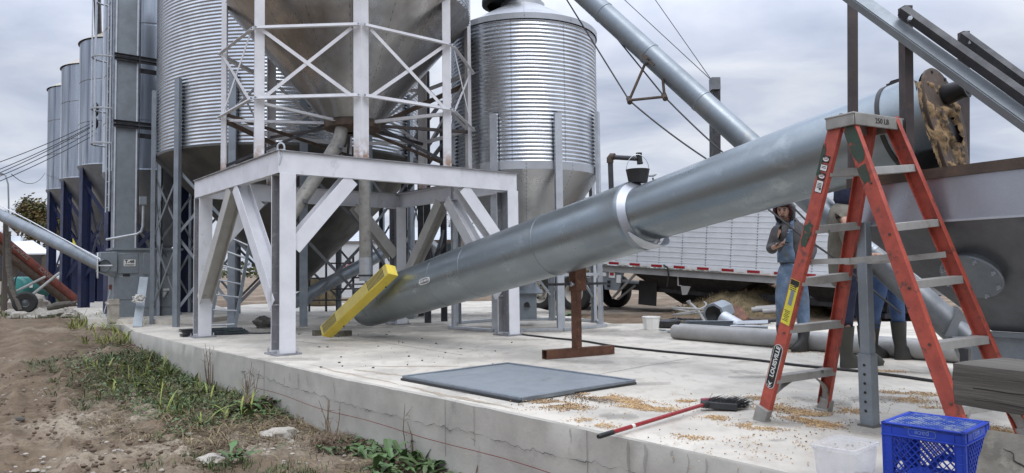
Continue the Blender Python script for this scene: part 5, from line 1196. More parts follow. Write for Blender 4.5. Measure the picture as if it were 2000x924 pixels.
# bib, straps, maroon hood lining
ch = jt['chest']; bx_ = V3((-f1.y, f1.x, 0))
q = MB(); vs = []
for i in range(9):
    for j in range(8):
        a = -.62 + 1.24 * i / 8; z = ch.z - .36 + .40 * j / 7; wd = .150 if j < 3 else .125; c_ = flat(jt['waist'].lerp(ch, min(1, j / 6)), z)
        vs.append(c_ + f1 * (.150 * math.cos(a) + .004) + bx_ * (wd * math.sin(a) * 1.25))
q.add(vs, [(i * 8 + j, (i + 1) * 8 + j, (i + 1) * 8 + j + 1, i * 8 + j + 1) for i in range(8) for j in range(7)]); bb = q.build('bib', 'denim', p1, sharp=0); [setattr(p, 'use_smooth', True) for p in bb.data.polygons]; s_ = bb.modifiers.new('t', 'SOLIDIFY'); s_.thickness = .008; s_.offset = 1
q = MB(); c_ = flat(ch, ch.z - .06) + f1 * .163; q.box(c_, (.13, .006, .11), (bx_, f1, ZZ)); q.build('bib_pocket', 'denim', bb)
q = MB(); q.box(c_ + ZZ * .055 + f1 * .004, (.13, .004, .006), (bx_, f1, ZZ)); q.box(c_ - ZZ * .02 + f1 * .004, (.035, .004, .05), (bx_, f1, ZZ)); q.build('pocket_label', 'sticker_white', bb)
for s_ in (-1, 1):
    q = MB(); a = flat(ch, ch.z + .04) + f1 * .135 + bx_ * (.10 * s_); b = jt['neck'] + bx_ * (.085 * s_) - ZZ * .015 + f1 * .035; c_ = b - f1 * .10 - ZZ * .03
    for u, v in ((a, a.lerp(b, .5) + f1 * .03), (a.lerp(b, .5) + f1 * .03, b + ZZ * .01), (b + ZZ * .01, c_)): q.bar(u, v, .036, .008, up=f1 + ZZ * .3)
    q.build('strap', 'denim', p1)
    q = MB(); q.box(a + f1 * .012, (.03, .006, .035), (bx_, f1, ZZ)); q.build('buckle', 'galv', p1)
q = MB(); q.tube([J1['skull'][0] + (hs1 * math.cos(a) * .098 + hu1 * math.sin(a) * .112) + hd1 * .045 - hu1 * .01 for a in [PI * (-.25 + 1.5 * i / 20) for i in range(21)]], .014, 6); q.build('hood_lining', 'maroon', p1)
ph = thing('phone', J1['rpalm'][0], 'black phone held in the hand of the man in overalls', 'phone')
q = MB(); pc = J1['rpalm'][0] + V3((.02, -.03, .028)); q.box(pc, (.145, .072, .010), (V3((.92, -.25, -.12)).normalized(), V3((.25, .93, .25)).normalized(), V3((0.08, -.26, .96)).normalized())); q.build('case', 'black', ph, bevel=.002)
q = MB(); q.box(pc + ZZ * .006, (.13, .062, .002), (V3((.92, -.25, -.12)).normalized(), V3((.25, .93, .25)).normalized(), V3((0.08, -.26, .96)).normalized())); q.build('screen', 'asphalt_glass', ph)

f2 = V3((.86, .2, 0)).normalized()
p2 = thing('person', G(1670, 718), 'worker in tan jacket and dark green rubber boots turned away behind the ladder', 'person')
jt = dict(pelvis=P(1656, 548, 7.3), waist=P(1650, 498, 7.3), chest=P(1648, 430, 7.3), neck=P(1654, 394, 7.3), head=P(1658, 371, 7.3),
          rsh=P(1648, 428, 7.12), relb=P(1660, 478, 7.0), rwr=P(1700, 500, 6.98), lsh=P(1662, 424, 7.5), lelb=P(1682, 476, 7.5), lwr=P(1712, 492, 7.4),
          rhip=P(1654, 556, 7.22), lhip=P(1672, 556, 7.38), rkn=P(1652, 630, 7.2), lkn=P(1690, 630, 7.4), ran=P(1652, 700, 7.25), lan=P(1692, 702, 7.38))
jt['ran'].z = jt['lan'].z = .09
jt['rtoe'] = jt['ran'] + f2 * .15 - ZZ * .05; jt['ltoe'] = jt['lan'] + f2 * .15 - ZZ * .05
for t in 'lr': jt[t + 'hd'] = (V3((.9, -.1, .1)), V3((0, 0, -1)), V3((0, -.9, 0)), .5)
human(p2, jt, f2, .3, dict(top='tan_cloth', legs='navy', boots='boot_green', hood='navy', tuck=.16, boot_top=.1, hem=.10, bulk=1.12))
f3 = V3((.8, .1, 0)).normalized()
p3 = thing('person', G(1742, 704), 'person in blue jeans and tall black boots standing behind the hopper', 'person')
jt = dict(pelvis=P(1732, 520, 7.7), waist=P(1734, 480, 7.7), chest=P(1738, 430, 7.65), neck=P(1742, 400, 7.62), head=P(1748, 380, 7.6),
          rsh=P(1732, 428, 7.5), relb=P(1742, 478, 7.4), rwr=P(1776, 470, 7.3), lsh=P(1750, 425, 7.85), lelb=P(1765, 476, 7.8), lwr=P(1790, 470, 7.7),
          rhip=P(1722, 526, 7.62), lhip=P(1744, 526, 7.78), rkn=P(1706, 612, 7.7), lkn=P(1754, 618, 7.8), ran=P(1702, 690, 8.0), lan=P(1758, 690, 7.85))
jt['ran'].z = jt['lan'].z = .09
jt['rtoe'] = jt['ran'] + f3 * .15 - ZZ * .05; jt['ltoe'] = jt['lan'] + f3 * .15 - ZZ * .05
for t in 'lr': jt[t + 'hd'] = (V3((.9, -.1, .1)), V3((0, 0, -1)), V3((0, -.9, 0)), .5)
human(p3, jt, f3, .3, dict(top='navy', legs='jeans', boots='boot_black', hood='navy', tuck=.21, boot_top=.15))

# ================================================================== grain trailer behind
TA, TB = P(1190, 513, 18.5), P(1500, 532, 16.0); td = (TB - TA).normalized(); tn = V3((td.y, -td.x, 0)).normalized(); tz = tn.cross(td) * -1
if tz.z < 0: tz = -tz
tl = thing('grain_trailer', flat(TA + td * 2, -.07), 'long white ribbed grain trailer with red and white tape parked beyond the slab', 'trailer')
def tp_(s, n_, z): return TA + td * s + tn * n_ + tz * z
s0, s1, tw_ = -3.1, 7.6, 2.5
q = MB(); q.box(tp_((s0 + s1) / 2, -tw_ / 2, .86), (s1 - s0, tw_, 1.66), (td, tn, tz)); bdy = q.build('body', 'white_paint', tl)
for k in range(13):
    q = MB(); z = .10 + .128 * k; q.prof([(-.009, 0), (.009, 0), (.009, .007), (-.009, .007)], tp_(s0, .0, z), tp_(s1, .0, z), up=tn); q.build('side_rib', 'white_paint', bdy)
q = MB()
for c_ in range(18):
    for k in range(26): q.box(tp_(s0 + .3 + .6 * c_, .010, .07 + .064 * k), (.020, .006, .020), (td, tn, tz))
o = q.build('rivet_rows', 'galv_dark', bdy, sharp=0); o['kind'] = 'stuff'
q = MB(); q.box(tp_((s0 + s1) / 2, -.02, -.0), (s1 - s0, .09, .10), (td, tn, tz)); tpb = q.build('lower_rail', 'white_paint', tl)
k = 0; s_ = s0 + .1
while s_ < s1 - .3:
    l_ = .30 if k % 2 == 0 else .28
    q = MB(); q.box(tp_(s_ + l_ / 2, .028, -.005), (l_ * (.95 if k % 2 == 0 else .6), .008, .058), (td, tn, tz)); q.build('reflective_tape', 'red_tape' if k % 2 == 0 else 'sticker_white', tpb); s_ += l_ + .01; k += 1
q = MB(); q.chan(tp_(s0, -.03, -.15), tp_(s1, -.03, -.15), .17, .06, .01, up=tz); q.build('frame_rail', 'pvc', tl)
for sa, sb in ((.6, 3.7), (4.6, 7.3)):
    q = MB(); a = [tp_(s, n_, -.22) for s, n_ in ((sa, -.1), (sb, -.1), (sb, -2.4), (sa, -2.4))]; m_ = (sa + sb) / 2; b = [tp_(s, n_, -.95) for s, n_ in ((m_ - .45, -.8), (m_ + .45, -.8), (m_ + .45, -1.7), (m_ - .45, -1.7))]
    q.add(a + b, [(0, 1, 5, 4), (1, 2, 6, 5), (2, 3, 7, 6), (3, 0, 4, 7), (4, 5, 6, 7)]); q.build('hopper_bottom', 'dark_steel', tl)
q = MB(); q.box(tp_(2.3, -1.25, -.6), (9.6, 1.6, .16), (td, tn, tz)); q.build('undercarriage', 'dark_steel', tl)
q = MB(); q.plate([tp_(-.25, .0, -.24), tp_(.42, .0, -.24), tp_(.30, .0, -.70), tp_(-.10, .0, -.70)], .05, -tn); cpn = q.build('control_panel', 'galv_dull', tl)
for a, z, w_, h_, m_ in ((-.14, -.31, .14, .1, 'sticker_white'), (.10, -.31, .17, .15, 'sticker_white'), (.10, -.29, .11, .07, 'red_tape'), (.30, -.40, .12, .2, 'sticker_white'), (.02, -.50, .09, .08, 'ink'), (.02, -.60, .09, .06, 'ink')):
    q = MB(); q.box(tp_(a, .012 if m_ != 'red_tape' else .018, z), (w_, .008, h_), (td, tn, tz)); q.build('panel_label' if m_ != 'ink' else 'connector', m_, cpn)
q = MB(); q.tube([tp_(.75, -.05, -.24), tp_(.05, -.15, -.92)], .035, 8); q.tube([tp_(.62, -.3, -.55), tp_(.12, -.3, -.95)], .03, 8); q.build('side_strut', 'pvc', tl)
q = MB(); q.box(tp_(.95, -.35, -.72), (.5, .02, .62), (td, tn, tz)); q.build('mud_flap', 'rubber', tl)
q = MB(); q.box(tp_(-.62, -.12, -.78), (.22, .03, .62), (td, tn, tz)); q.build('mud_flap', 'pvc', tl)
q = MB(); c = tp_(2.0, -.02, -.45); q.tube([c + tz * .3 + td * -.1, c + td * -.08, c], .02, 6); q.plate([c, c + td * .25, c + td * .17 - tz * .2, c + td * .05 - tz * .22], .03, tn); q.build('valve_bracket', 'pvc', tl)
q = MB(); q.tube([tp_(1.55, .04, .02), tp_(1.66, .08, -.02), tp_(1.70, .06, -.2), tp_(1.66, .04, -.50)], .022, 8); q.build('air_hose', 'black', tl)
for s_ in (-2.28, -1.12):
    c = tp_(s_, -.06, -.0); c.z = .42; q = MB()
    q.lathe([(.27, -.10), (.36, -.13), (.46, -.12), (.495, -.06), (.495, .10), (.46, .16), (.36, .17), (.27, .14)], 40, c - tn * .1, tn, ref=ZZ); wl = q.build('wheel', 'rubber', tl)
    q = MB(); q.lathe([(.285, .12), (.29, .15), (.27, .155), (.25, .06), (.17, -.02), (.12, -.01), (.10, .08), (.06, .10), (.001, .10)], 32, c - tn * .1, tn, ref=ZZ); q.build('rim', 'tyre_rim', wl)
    q = MB()
    for k in range(5): a = 2 * PI * k / 5; d = ZZ * math.cos(a) + td * math.sin(a); q.cyl(c - tn * .1 + d * .205 + tn * .022, c - tn * .1 + d * .205 + tn * .028, .035, 10)
    q.build('hand_holes', 'ink', wl)
    q = MB(); c2 = c - tn * 2.2; q.lathe([(.27, -.1), (.46, -.12), (.495, -.06), (.495, .10), (.46, .16), (.27, .14)], 28, c2, tn, ref=ZZ); q.build('wheel', 'rubber', tl)
for n_ in (-.4, -2.1):
    q = MB(); a = tp_(6.4, n_, -.2); q.bar(a, flat(a, .04), .1, .1); q.box(flat(a, .0), (.3, .3, .1)); q.build('landing_leg', 'dark_steel', tl)
# ================================================================== scrap heap at the back edge of the slab
def one(mb, name, m_, lab, cat, at, grp=None, **k): o = mb.build(name, m_, at=at, **k); return tag(o, lab, cat, grp)
c = G(1306, 640); q = MB(); q.lathe([(.10, 0), (.2, .02), (.21, .12), (.15, .14), (.10, .12)], 20, c); q.box(c + V3((.02, -.1, .05)), (.36, .1, .06)); one(q, 'rubber_ring', 'black', 'black ring of rubber scrap beside the square white bucket', 'scrap', c)
c = G(1303, 650); q = MB()
for i in range(7): q.bar(c + V3((U(-.2, .2), U(-.1, .1), .015 + .012 * i)), c + V3((U(-.2, .25), U(-.1, .1), .015 + .012 * i)), .05, .012)
one(q, 'scrap_strips', 'galv_dull', 'few bent metal strips in front of the black rubber ring', 'scrap', c)
a, b = P(1337, 634, 11.7), P(1432, 634, 11.6); a.z = b.z = .10; q = MB(); q.chan(a, b, .16, .09, .006); one(q, 'sheet_channel', 'galv_channel', 'grey folded channel lying behind the two long pipes', 'sheet metal', flat(a))
a, b = P(1428, 640, 11.0), P(1500, 642, 10.8); a.z = b.z = .09; q = MB(); q.chan(a, b, .13, .2, .006); q.plate([P(1440, 628, 11.6), P(1500, 626, 11.4), P(1500, 632, 11.0), P(1440, 634, 11.0)], .01, ZZ); one(q, 'sheet_trough', 'galv', 'bright trough of sheet steel behind the pipes next to the man in overalls', 'sheet metal', flat(a))
q = MB(); c = P(1348, 622, 12.4); q.tube([c + V3((.32 * math.cos(a) * (1 - a * .01), .16 * math.sin(a) * 1.1, .12 * math.sin(a * .5) + .02 * a)) for a in [i * .3 for i in range(44)]], .016, 6); one(q, 'hose_coil', 'pvc', 'loose coil of grey hose on the scrap heap', 'hose', flat(c))
q = MB(); q.tube([P(1347, 592, 12.6), P(1363, 606, 12.4), P(1380, 634, 12.1)], .024, 8); q.lathe([(.03, 0), (.04, .05)], 10, P(1347, 592, 12.6), (-.3, 0, .5)); one(q, 'conduit_pipe', 'pvc', 'thin grey conduit sticking up out of the scrap heap', 'pipe', flat(P(1380, 634, 12.1)))
el = thing('duct_elbow', flat(P(1410, 628, 12.2)), 'big grey sheet metal duct elbow with dark mouths on the scrap heap', 'duct')
a, b = P(1396, 614, 12.2), P(1424, 604, 12.6); d = (b - a).normalized(); q = MB(); q.lathe([(.16, 0), (.20, 0), (.21, .30), (.19, .42), (.16, .42)], 8, a - d * .05, d); q.build('shell', 'galv_dull', el, sharp=20)
q = MB(); q.lathe([(.155, .012), (.001, .10)], 16, a - d * .05, d); q.build('mouth', 'ink', el)
q = MB(); a2, b2 = P(1412, 622, 11.95), P(1442, 640, 11.7); q.lathe([(.11, 0), (.13, 0), (.135, .36), (.12, .36)], 20, a2, b2 - a2); q.build('short_pipe', 'galv', el)
q = MB(); q.lathe([(.105, .01), (.001, .06)], 16, a2, b2 - a2); q.build('short_pipe_mouth', 'ink', el)
q = MB(); q.plate([P(1432, 596, 12.6), P(1446, 598, 12.5), P(1462, 618, 12.2), P(1440, 634, 12.0)], .04); one(q, 'rusty_flange', 'rusty_steel', 'rust edged flange plate leaning on the duct elbow', 'scrap', flat(P(1440, 634, 12.0)))
q = MB()
for i in range(70):
    c = G(1300 + 200 * rnd(), 626 + 12 * rnd(), .02); d = V3((U(-1, 1), U(-.4, .4), U(-.05, .12))).normalized() * U(.15, .5); q.bar(c - d / 2 + ZZ * .03, c + d / 2 + ZZ * .04, U(.02, .06), U(.008, .03))
o = q.build('scrap_litter', 'dark_steel'); tag(o, kind='stuff')
for i, (px, py, d_, lab) in enumerate(((1497, 603, 15.5, 'grey pipe offcut on the straw, upper of three near the man'), (1490, 606, 15.0, 'grey pipe offcut on the straw, leftmost of three near the man'), (1512, 609, 14.8, 'grey pipe offcut on the straw, closest of three to the man'))):
    c = P(px, py, d_); q = MB(); hollow(q, c + V3((-.2, .1, 0)), c + V3((.28, -.1, .04)), .055, 14); one(q, 'pipe_offcut', 'pvc', lab, 'pipe', flat(c), 'pipe offcuts on the straw')
# straw mound and tarpaulin heap
def mound(name, c, rx, ry, h, m_, seed, n=28):
    mb = MB(); vs = []
    for i in range(n + 1):
        for j in range(n + 1):
            a, b = -1 + 2 * i / n, -1 + 2 * j / n; r = math.hypot(a, b); k = max(0, 1 - r * r); z = h * k ** .8 * (1 + .5 * noise.noise(V3((a * 2.2, b * 2.2, seed)))) + .10 * h * noise.noise(V3((a * 7, b * 7, seed))) - .05
            vs.append(c + V3((a * rx, b * ry, z)))
    mb.add(vs, [(i * (n + 1) + j, (i + 1) * (n + 1) + j, (i + 1) * (n + 1) + j + 1, i * (n + 1) + j + 1) for i in range(n) for j in range(n)]); return mb
c = V3((5.85, 17.2, -.05)); mb = mound('m', c, 2.0, 1.2, .62, 0, 4)
mo = mb.build('straw_mound', 'bale', sharp=0); [setattr(p, 'use_smooth', True) for p in mo.data.polygons]; tag(mo, kind='structure')
def blades(mb, n, pos, ln, wd, lean=.5, segs=2):
    for i in range(n):
        p = pos()
        if p is None: continue
        l = U(*ln); a = U(0, 2 * PI); d = V3((math.cos(a), math.sin(a), 0)); w_ = d.cross(ZZ) * (U(*wd) / 2); k = U(.1, lean) * l
        pts = [p + d * (k * (j / segs) ** 2) + ZZ * (l * (j / segs) * (1 - .35 * (j / segs) * lean)) for j in range(segs + 1)]
        vs = []
        for j, q_ in enumerate(pts): f = (1 - .55 * j / segs) if j else .7; vs += ([q_ - w_ * f, q_ + w_ * f] if j < segs else [q_])
        fs = [(2 * j, 2 * j + 1, 2 * j + 3, 2 * j + 2) for j in range(segs - 1)] + [(2 * segs - 2, 2 * segs - 1, 2 * segs)]
        mb.add(vs, fs)
def mpos():
    a, b = U(-1, 1), U(-1, 1); r = math.hypot(a, b)
    if r > 1: return None
    return c + V3((a * 2, b * 1.2, .60 * (1 - r * r) ** .8 * (1 + .5 * noise.noise(V3((a * 2.2, b * 2.2, 4)))) - .06))
q = MB(); blades(q, 2600, mpos, (.08, .28), (.008, .016), 1.2); tag(q.build('straw', 'dry_grass', sharp=0), kind='stuff')
q = mound('t', V3((6.7, 19.2, -.05)), 1.5, .8, .95, 0, 11); one(q, 'tarp_heap', 'tarp_pink', 'crumpled pinkish tarpaulin heap behind the straw under the trailer', 'tarp', V3((6.7, 19.2, 0)), sharp=25)
# black drain pipe piece dark box hanging near boot
# ================================================================== things under the stand
lr = thing('leaning_ladder', G(432, 647), 'narrow galvanised ladder leaning inside the white stand', 'ladder')
a0_, a1_, b0_, b1_ = G(408, 648), P(446, 448, 13.6), G(458, 646), P(488, 470, 13.6)
for a, b in ((a0_, a1_), (b0_, b1_)): q = MB(); q.bar(a, b, .028, .055, up=UU); q.build('rail', 'galv_dull', lr)
for i in range(7):
    f = .06 + .145 * i; q = MB(); q.tube([a0_.lerp(a1_, f), b0_.lerp(b1_, f + .01)], .017, 8); q.build('rung', 'galv', lr)
q = MB()
c = G(440, 653)
for k in range(5):
    q.tube([c + V3((U(-.05, .05) + (.42 - .04 * k) * math.cos(t_) * (1 + .2 * noise.noise(V3((t_, k, 0)))), .16 * math.sin(t_) * (1 + .3 * noise.noise(V3((t_, k, 4)))), .014 + .02 * k)) for t_ in [i * .35 for i in range(19)]], .014, 6)
q.tube([c + V3((.3, 0, .02)), c + V3((.6, -.05, .014)), c + V3((.95, .05, .014))], .014, 6)
one(q, 'rope_coil', 'rope', 'tangled dark rope lying at the foot of the leaning ladder', 'rope', c)
c = G(374, 657); q = MB()
for i in range(5): q.box(c + V3((U(-.03, .03), U(-.03, .03), .014 + .026 * i)), (.30, .22, .016), (UU, VV, ZZ))
one(q, 'steel_plates', 'dark_steel', 'small stack of dark steel plates beside the left post of the stand', 'plates', c)
c = G(516, 641); q = MB(); q.blob(c + ZZ * .09, V3((.20, .15, .13)), 16, 10, .5, 3); one(q, 'rock', 'dark_stone', 'dark rough rock on the slab under the stand, left of the near post', 'rock', c)
c = G(423, 650); q = MB(); q.plate([G(415, 654), G(428, 654), P(438, 638, 12.9), P(426, 638, 12.9)], .01); one(q, 'metal_offcut', 'primer_steel', 'small plate offcut propped at the ladder foot', 'sheet metal', c)
# dark steel tower behind, between the bins
tw = thing('steel_tower', V3((-1.75, 17.2, 0)), 'dark steel tower frame with diagonal bracing between the two corrugated bins', 'tower')
tps = [P(835, 560, 14.5), P(867, 560, 14.9), P(790, 560, 16.2), P(822, 560, 16.6)]
tps = [flat(p, 0) for p in tps]
for p, zt in zip(tps, (5.15, 4.3, 5.2, 4.4)): q = MB(); q.chan(p, p + ZZ * zt, .13, .08, .01, up=CR); q.build('column', 'dark_steel', tw)
for i, j in ((0, 1), (0, 2), (1, 3), (2, 3)):
    for z in (1.1, 3.2, 4.1): q = MB(); q.bar(tps[i] + ZZ * z, tps[j] + ZZ * (z + (.5 if (i + j) % 2 else -.4)), .05, .07); q.build('brace', 'dark_steel', tw)
    q = MB(); q.bar(tps[i] + ZZ * .3, tps[j] + ZZ * 1.9, .04, .05); q.bar(tps[j] + ZZ * .3, tps[i] + ZZ * 1.9, .04, .05); q.build('cross_brace', 'galv_dark', tw)
# dark pipes and braces running under the hopper cone to the tower
for i, (a, b, r, lab) in enumerate((((440, 237, 11.2), (640, 330, 13.0), .04, 'dark steel pole slanting behind the left tower legs, upper of two'), ((436, 222, 11.3), (760, 330, 14.0), .03, 'dark steel pole slanting behind the left tower legs, lower of two'), ((700, 262, 12.2), (922, 160, 13.0), .05, 'rusty beam reaching from the cone collar to the right hand leg'), ((700, 250, 12.2), (880, 325, 13.2), .03, 'rusty strut dropping from the cone collar towards the right bin'))):
    q = MB(); q.bar(P(*a), P(*b), r * 1.3, r * 1.6); one(q, 'steel_strut', 'old_rust', lab, 'strut', P(*a))
# auger lying behind under the bins, corral panel
q = MB(); q.tube([P(575, 590, 15.8), P(775, 480, 18.5)], .15, 16); one(q, 'inclined_conveyor', 'galv_dull', 'grey conveyor tube rising to the right behind the bin legs', 'conveyor', flat(P(575, 590, 15.8)))
fc = thing('pipe_fence', flat(P(620, 590, 19.5)), 'dark pipe corral panel behind the big bin', 'fence')
for px in (560, 604, 637, 690): q = MB(); p = flat(P(px, 560, 19.5), 0); q.tube([p, p + ZZ * 1.5], .03, 8); q.build('post', 'dark_steel', fc)
for z in (.3, .6, .9, 1.3): q = MB(); q.tube([flat(P(545, 560, 19.5), z), flat(P(720, 560, 19.5), z)], .022, 6); q.build('rail', 'dark_steel', fc)
c = flat(P(630, 560, 23)); q = MB(); q.box(c + ZZ * .45, (.7, 1.0, .9), (UU, VV, ZZ)); one(q, 'straw_bale', 'bale', 'square brown bale standing behind the corral panel', 'bale', c, bevel=.05)
# far shed with a red sign, parked truck
sh = thing('white_shed', V3((-6.5, 34, 0)), 'low pale shed with a red lettered sign far behind the stand', 'shed')
q = MB(); q.box((-6.5, 34, 1.2), (8, 4, 2.5)); q.build('wall', 'white_paint', sh)
q = MB(); q.plate([V3((-10.6, 31.9, 2.4)), V3((-2.4, 31.9, 2.4)), V3((-2.4, 34, 3.1)), V3((-10.6, 34, 3.1))], .06); q.plate([V3((-10.6, 36.1, 2.4)), V3((-2.4, 36.1, 2.4)), V3((-2.4, 34, 3.1)), V3((-10.6, 34, 3.1))], .06); q.build('roof', 'galv', sh)
q = MB(); c = P(692, 521, 31.8); q.box(c, (.9, .03, .34)); sg = q.build('sign', 'red_tape', sh)
q = MB(); q.text('BUNK', c - V3((0, .025, 0)), (1, 0, 0), ZZ, .28, .004); q.build('lettering', 'sticker_white', sg)
tk = thing('farm_truck', flat(P(855, 540, 27)), 'dark farm truck cab seen through the braces of the stand', 'truck')
c = flat(P(855, 540, 27)); q = MB(); q.prof([(-1.0, 0), (1.0, 0), (1.0, .95), (.85, 1.75), (-.85, 1.75), (-1.0, .95)], c + V3((0, -1, .45)), c + V3((0, 1.2, .45))); q.build('cab', 'old_rust', tk)
q = MB(); q.plate([c + V3((-.78, -1.01, 1.45)), c + V3((.78, -1.01, 1.45)), c + V3((.68, -1.01, 2.05)), c + V3((-.68, -1.01, 2.05))], .012, (0, -1, 0)); q.build('windscreen', 'asphalt_glass', tk)
q = MB(); q.box(c + V3((0, -1.5, .85)), (1.3, 1.0, .7)); q.build('bonnet', 'old_rust', tk)
for s_ in (-.85, .85): q = MB(); q.lathe([(.2, -.12), (.45, -.12), (.45, .12), (.2, .12)], 24, c + V3((s_, -1.4, .42)), (1, 0, 0)); q.build('wheel', 'rubber', tk)
q = MB(); q.tube([P(838, 474, 24), P(866, 498, 24)], .17, 14); one(q, 'spout_pipe', 'galv_dark', 'short fat grey pipe slanting above the dark truck cab', 'pipe', P(838, 474, 24))

# ================================================================== left background: augers, tank, barn, trees
au = thing('inlet_auger', flat(P(196, 516, 15.7)), 'galvanised auger tube coming down from the upper left into the elevator intake', 'auger')
a, b = P(-60, 390, 20.5), P(203, 520, 15.7); q = MB(); q.lathe([(.145, 0), (.145, (b - a).length)], 24, a, b - a); q.build('pipe', 'pipe_old', au)
q = MB(); q.tube([P(-60, 370, 20.3), P(60, 432, 18.4), P(196, 506, 15.5)], .014, 6); q.build('drive_rod', 'white_steel', au)
for px, py, d_ in ((60, 432, 18.3), (110, 458, 17.4), (150, 480, 16.6)): q = MB(); p = P(px, py, d_); q.bar(p, p - ZZ * .16, .02, .02); q.build('rod_bracket', 'galv', au)
q = MB(); q.plate([P(143, 466, 16.6), P(152, 484, 16.6), P(143, 486, 16.6)], .02, (0, -1, 0)); one(q, 'warning_flag', 'sticker_yellow', 'small yellow triangle flag on the galvanised inlet auger', 'flag', P(147, 486, 16.6))
rc = thing('red_conveyor', flat(P(60, 600, 21)), 'old red and rusty conveyor on an undercarriage at the left edge', 'conveyor')
ca, cb = P(-60, 415, 20.5), P(150, 588, 22.5); q = MB(); q.tube([ca, cb], .135, 14); q.build('red_tube', 'red_old', rc)
dn = V3((0, 0, -.34)); q = MB(); q.tube([ca + dn, cb + dn * .8], .12, 14); q.build('lower_tube', 'old_rust', rc)
q = MB(); dcv = (cb - ca).normalized(); cupv = (ZZ - dcv * ZZ.dot(dcv)).normalized(); nv = dcv.cross(cupv); nv = nv if nv.y < 0 else -nv
for px, t_ in ((36, 'ICANIZE'), (88, 'ICANIZE')):
    f = (px + 60) / 210; f = f * 20.5 / (22.5 - f * 2.0) ; q.text(t_, ca.lerp(cb, f) + nv * .14 + cupv * .02, dcv, cupv, .15, .004)
q.build('lettering', 'alu_dirty', rc)
q = MB()
for x0, y0, x1, y1 in ((30, 570, 88, 541), (48, 588, 116, 533)): q.tube([P(x0, y0, 20.2), P(x1, y1, 21.2)], .04, 8)
q.build('undercarriage_arm', 'pvc', rc)
q = MB(); q.bar(P(9, 606, 19.5), P(11, 436, 19.8), .11, .11); q.bar(P(4, 606, 19.7), P(9, 470, 19.8), .05, .05); q.bar(P(14, 560, 19.6), P(30, 600, 19.6), .07, .07); q.build('frame_leg', 'wood_pole', rc)
q = MB(); q.tube([P(16, 452, 19.6), P(17, 520, 19.6), P(24, 565, 19.5), P(40, 606, 19.4)], [.06, .075, .07, .05], 10); q.build('frame_leg', 'wood_grey', rc)
q = MB(); q.lathe([(.12, -.1), (.25, -.11), (.30, -.06), (.30, .06), (.25, .11), (.12, .1)], 28, P(49, 591, 19.6), V3((.5, -.85, 0))); wl = q.build('wheel', 'rubber', rc)
q = MB(); q.lathe([(.13, .05), (.10, .02), (.001, .04)], 20, P(49, 591, 19.6), V3((.5, -.85, 0))); q.build('rim', 'galv_dark', wl)
tt = thing('fuel_tank', flat(P(58, 560, 24)), 'teal cylindrical tank with a pale label behind the red conveyor', 'tank')
a, b = P(30, 561, 24.2), P(88, 561, 25.5); q = MB(); d = (b - a); q.lathe([(.001, 0), (.30, .03), (.36, .10), (.36, d.length - .1), (.3, d.length - .03), (.001, d.length)], 28, a, d); q.build('shell', 'teal', tt)
q = MB(); q.box(P(57, 558, 24.35), (.24, .01, .13)); q.build('label', 'sticker_white', tt)
q = MB(); q.tube([P(28, 565, 23.9), P(30, 545, 23.9), P(38, 530, 24.0), P(48, 524, 24.1)], .02, 6); q.build('filler_pipe', 'black', tt)
c = flat(P(54, 588, 22.6), -.02); q = MB(); q.blob(c + ZZ * .18, V3((.62, .5, .36)), 22, 12, .3, 9); one(q, 'boulder', 'stone', 'big pale boulder under the red conveyor arms', 'boulder', c)
q = MB()
for i in range(90):
    px = U(20, 150); d_ = U(19, 22.5); p = flat(P(px, 560, d_), -.05 + U(0, .08)); r = U(.05, .18); q.blob(p, V3((r * U(1, 1.8), r, r * .55)), 8, 6, .5, i)
o = q.build('rubble', 'stone'); tag(o, kind='stuff')
c = flat(P(128, 590, 19.6)); q = MB(); q.tube([P(92, 602, 19.4), P(112, 597, 19.5), P(140, 592, 19.6)], [.07, .10, .06], 8); q.tube([P(110, 598, 19.5), P(150, 590, 20)], [.06, .04], 8); one(q, 'log', 'wood_grey', 'pale bent log lying in front of the blue bin legs', 'log', flat(P(112, 600, 19.5)))
bn = thing('pole_barn', flat(P(55, 545, 46)), 'open pole barn with white metal roof at the far left', 'barn')
e1, e2, rg, rg2 = P(-60, 494, 46), P(102, 497, 46), P(60, 473, 50), P(-60, 470, 50)
q = MB(); q.plate([P(16, 498, 44), P(102, 497, 45), P(63, 472, 49), P(30, 474, 50)], .08); q.plate([P(102, 497, 45), P(98, 494, 56), P(60, 471, 55), P(63, 472, 49)], .08); q.plate([P(-60, 497, 43), P(16, 498, 44), P(30, 474, 50), P(-60, 474, 50)], .08); q.build('roof', 'white_paint', bn)
q = MB(); q.plate([P(16, 461, 58), P(41, 461, 58), P(42, 482, 56), P(18, 482, 56)], .1, (0, -1, 0)); q.build('rear_roof', 'galv', bn)
for px in (-20, 30, 89): q = MB(); p = P(px, 497, 45); q.bar(flat(p, -.1), p, .28, .28); q.build('post', 'wood_pole', bn)
q = MB(); q.plate([P(-60, 545, 56), P(100, 545, 56), P(100, 494, 56), P(-60, 494, 56)], .2, (0, 1, 0)); q.build('rear_wall', 'dark_steel', bn)
q = MB(); q.bar(flat(P(-60, 540, 43), .35), flat(P(104, 540, 45), .35), .1, .9); one(q, 'low_wall', 'stone', 'low pale wall in front of the pole barn', 'wall', flat(P(20, 540, 44)))
lp_ = thing('lamp_post', flat(P(16, 560, 34)), 'thin curved lamp pole at the far left', 'lamp post')
q = MB(); q.tube([flat(P(16, 560, 34), -.1), P(17, 400, 34), P(16, 360, 34), P(11, 343, 34), P(2, 338, 34)], .035, 8); q.build('pole', 'galv_dull', lp_)
q = MB(); q.blob(P(0, 339, 34), V3((.18, .1, .06)), 10, 6, 0); q.build('lamp_head', 'galv_dull', lp_)
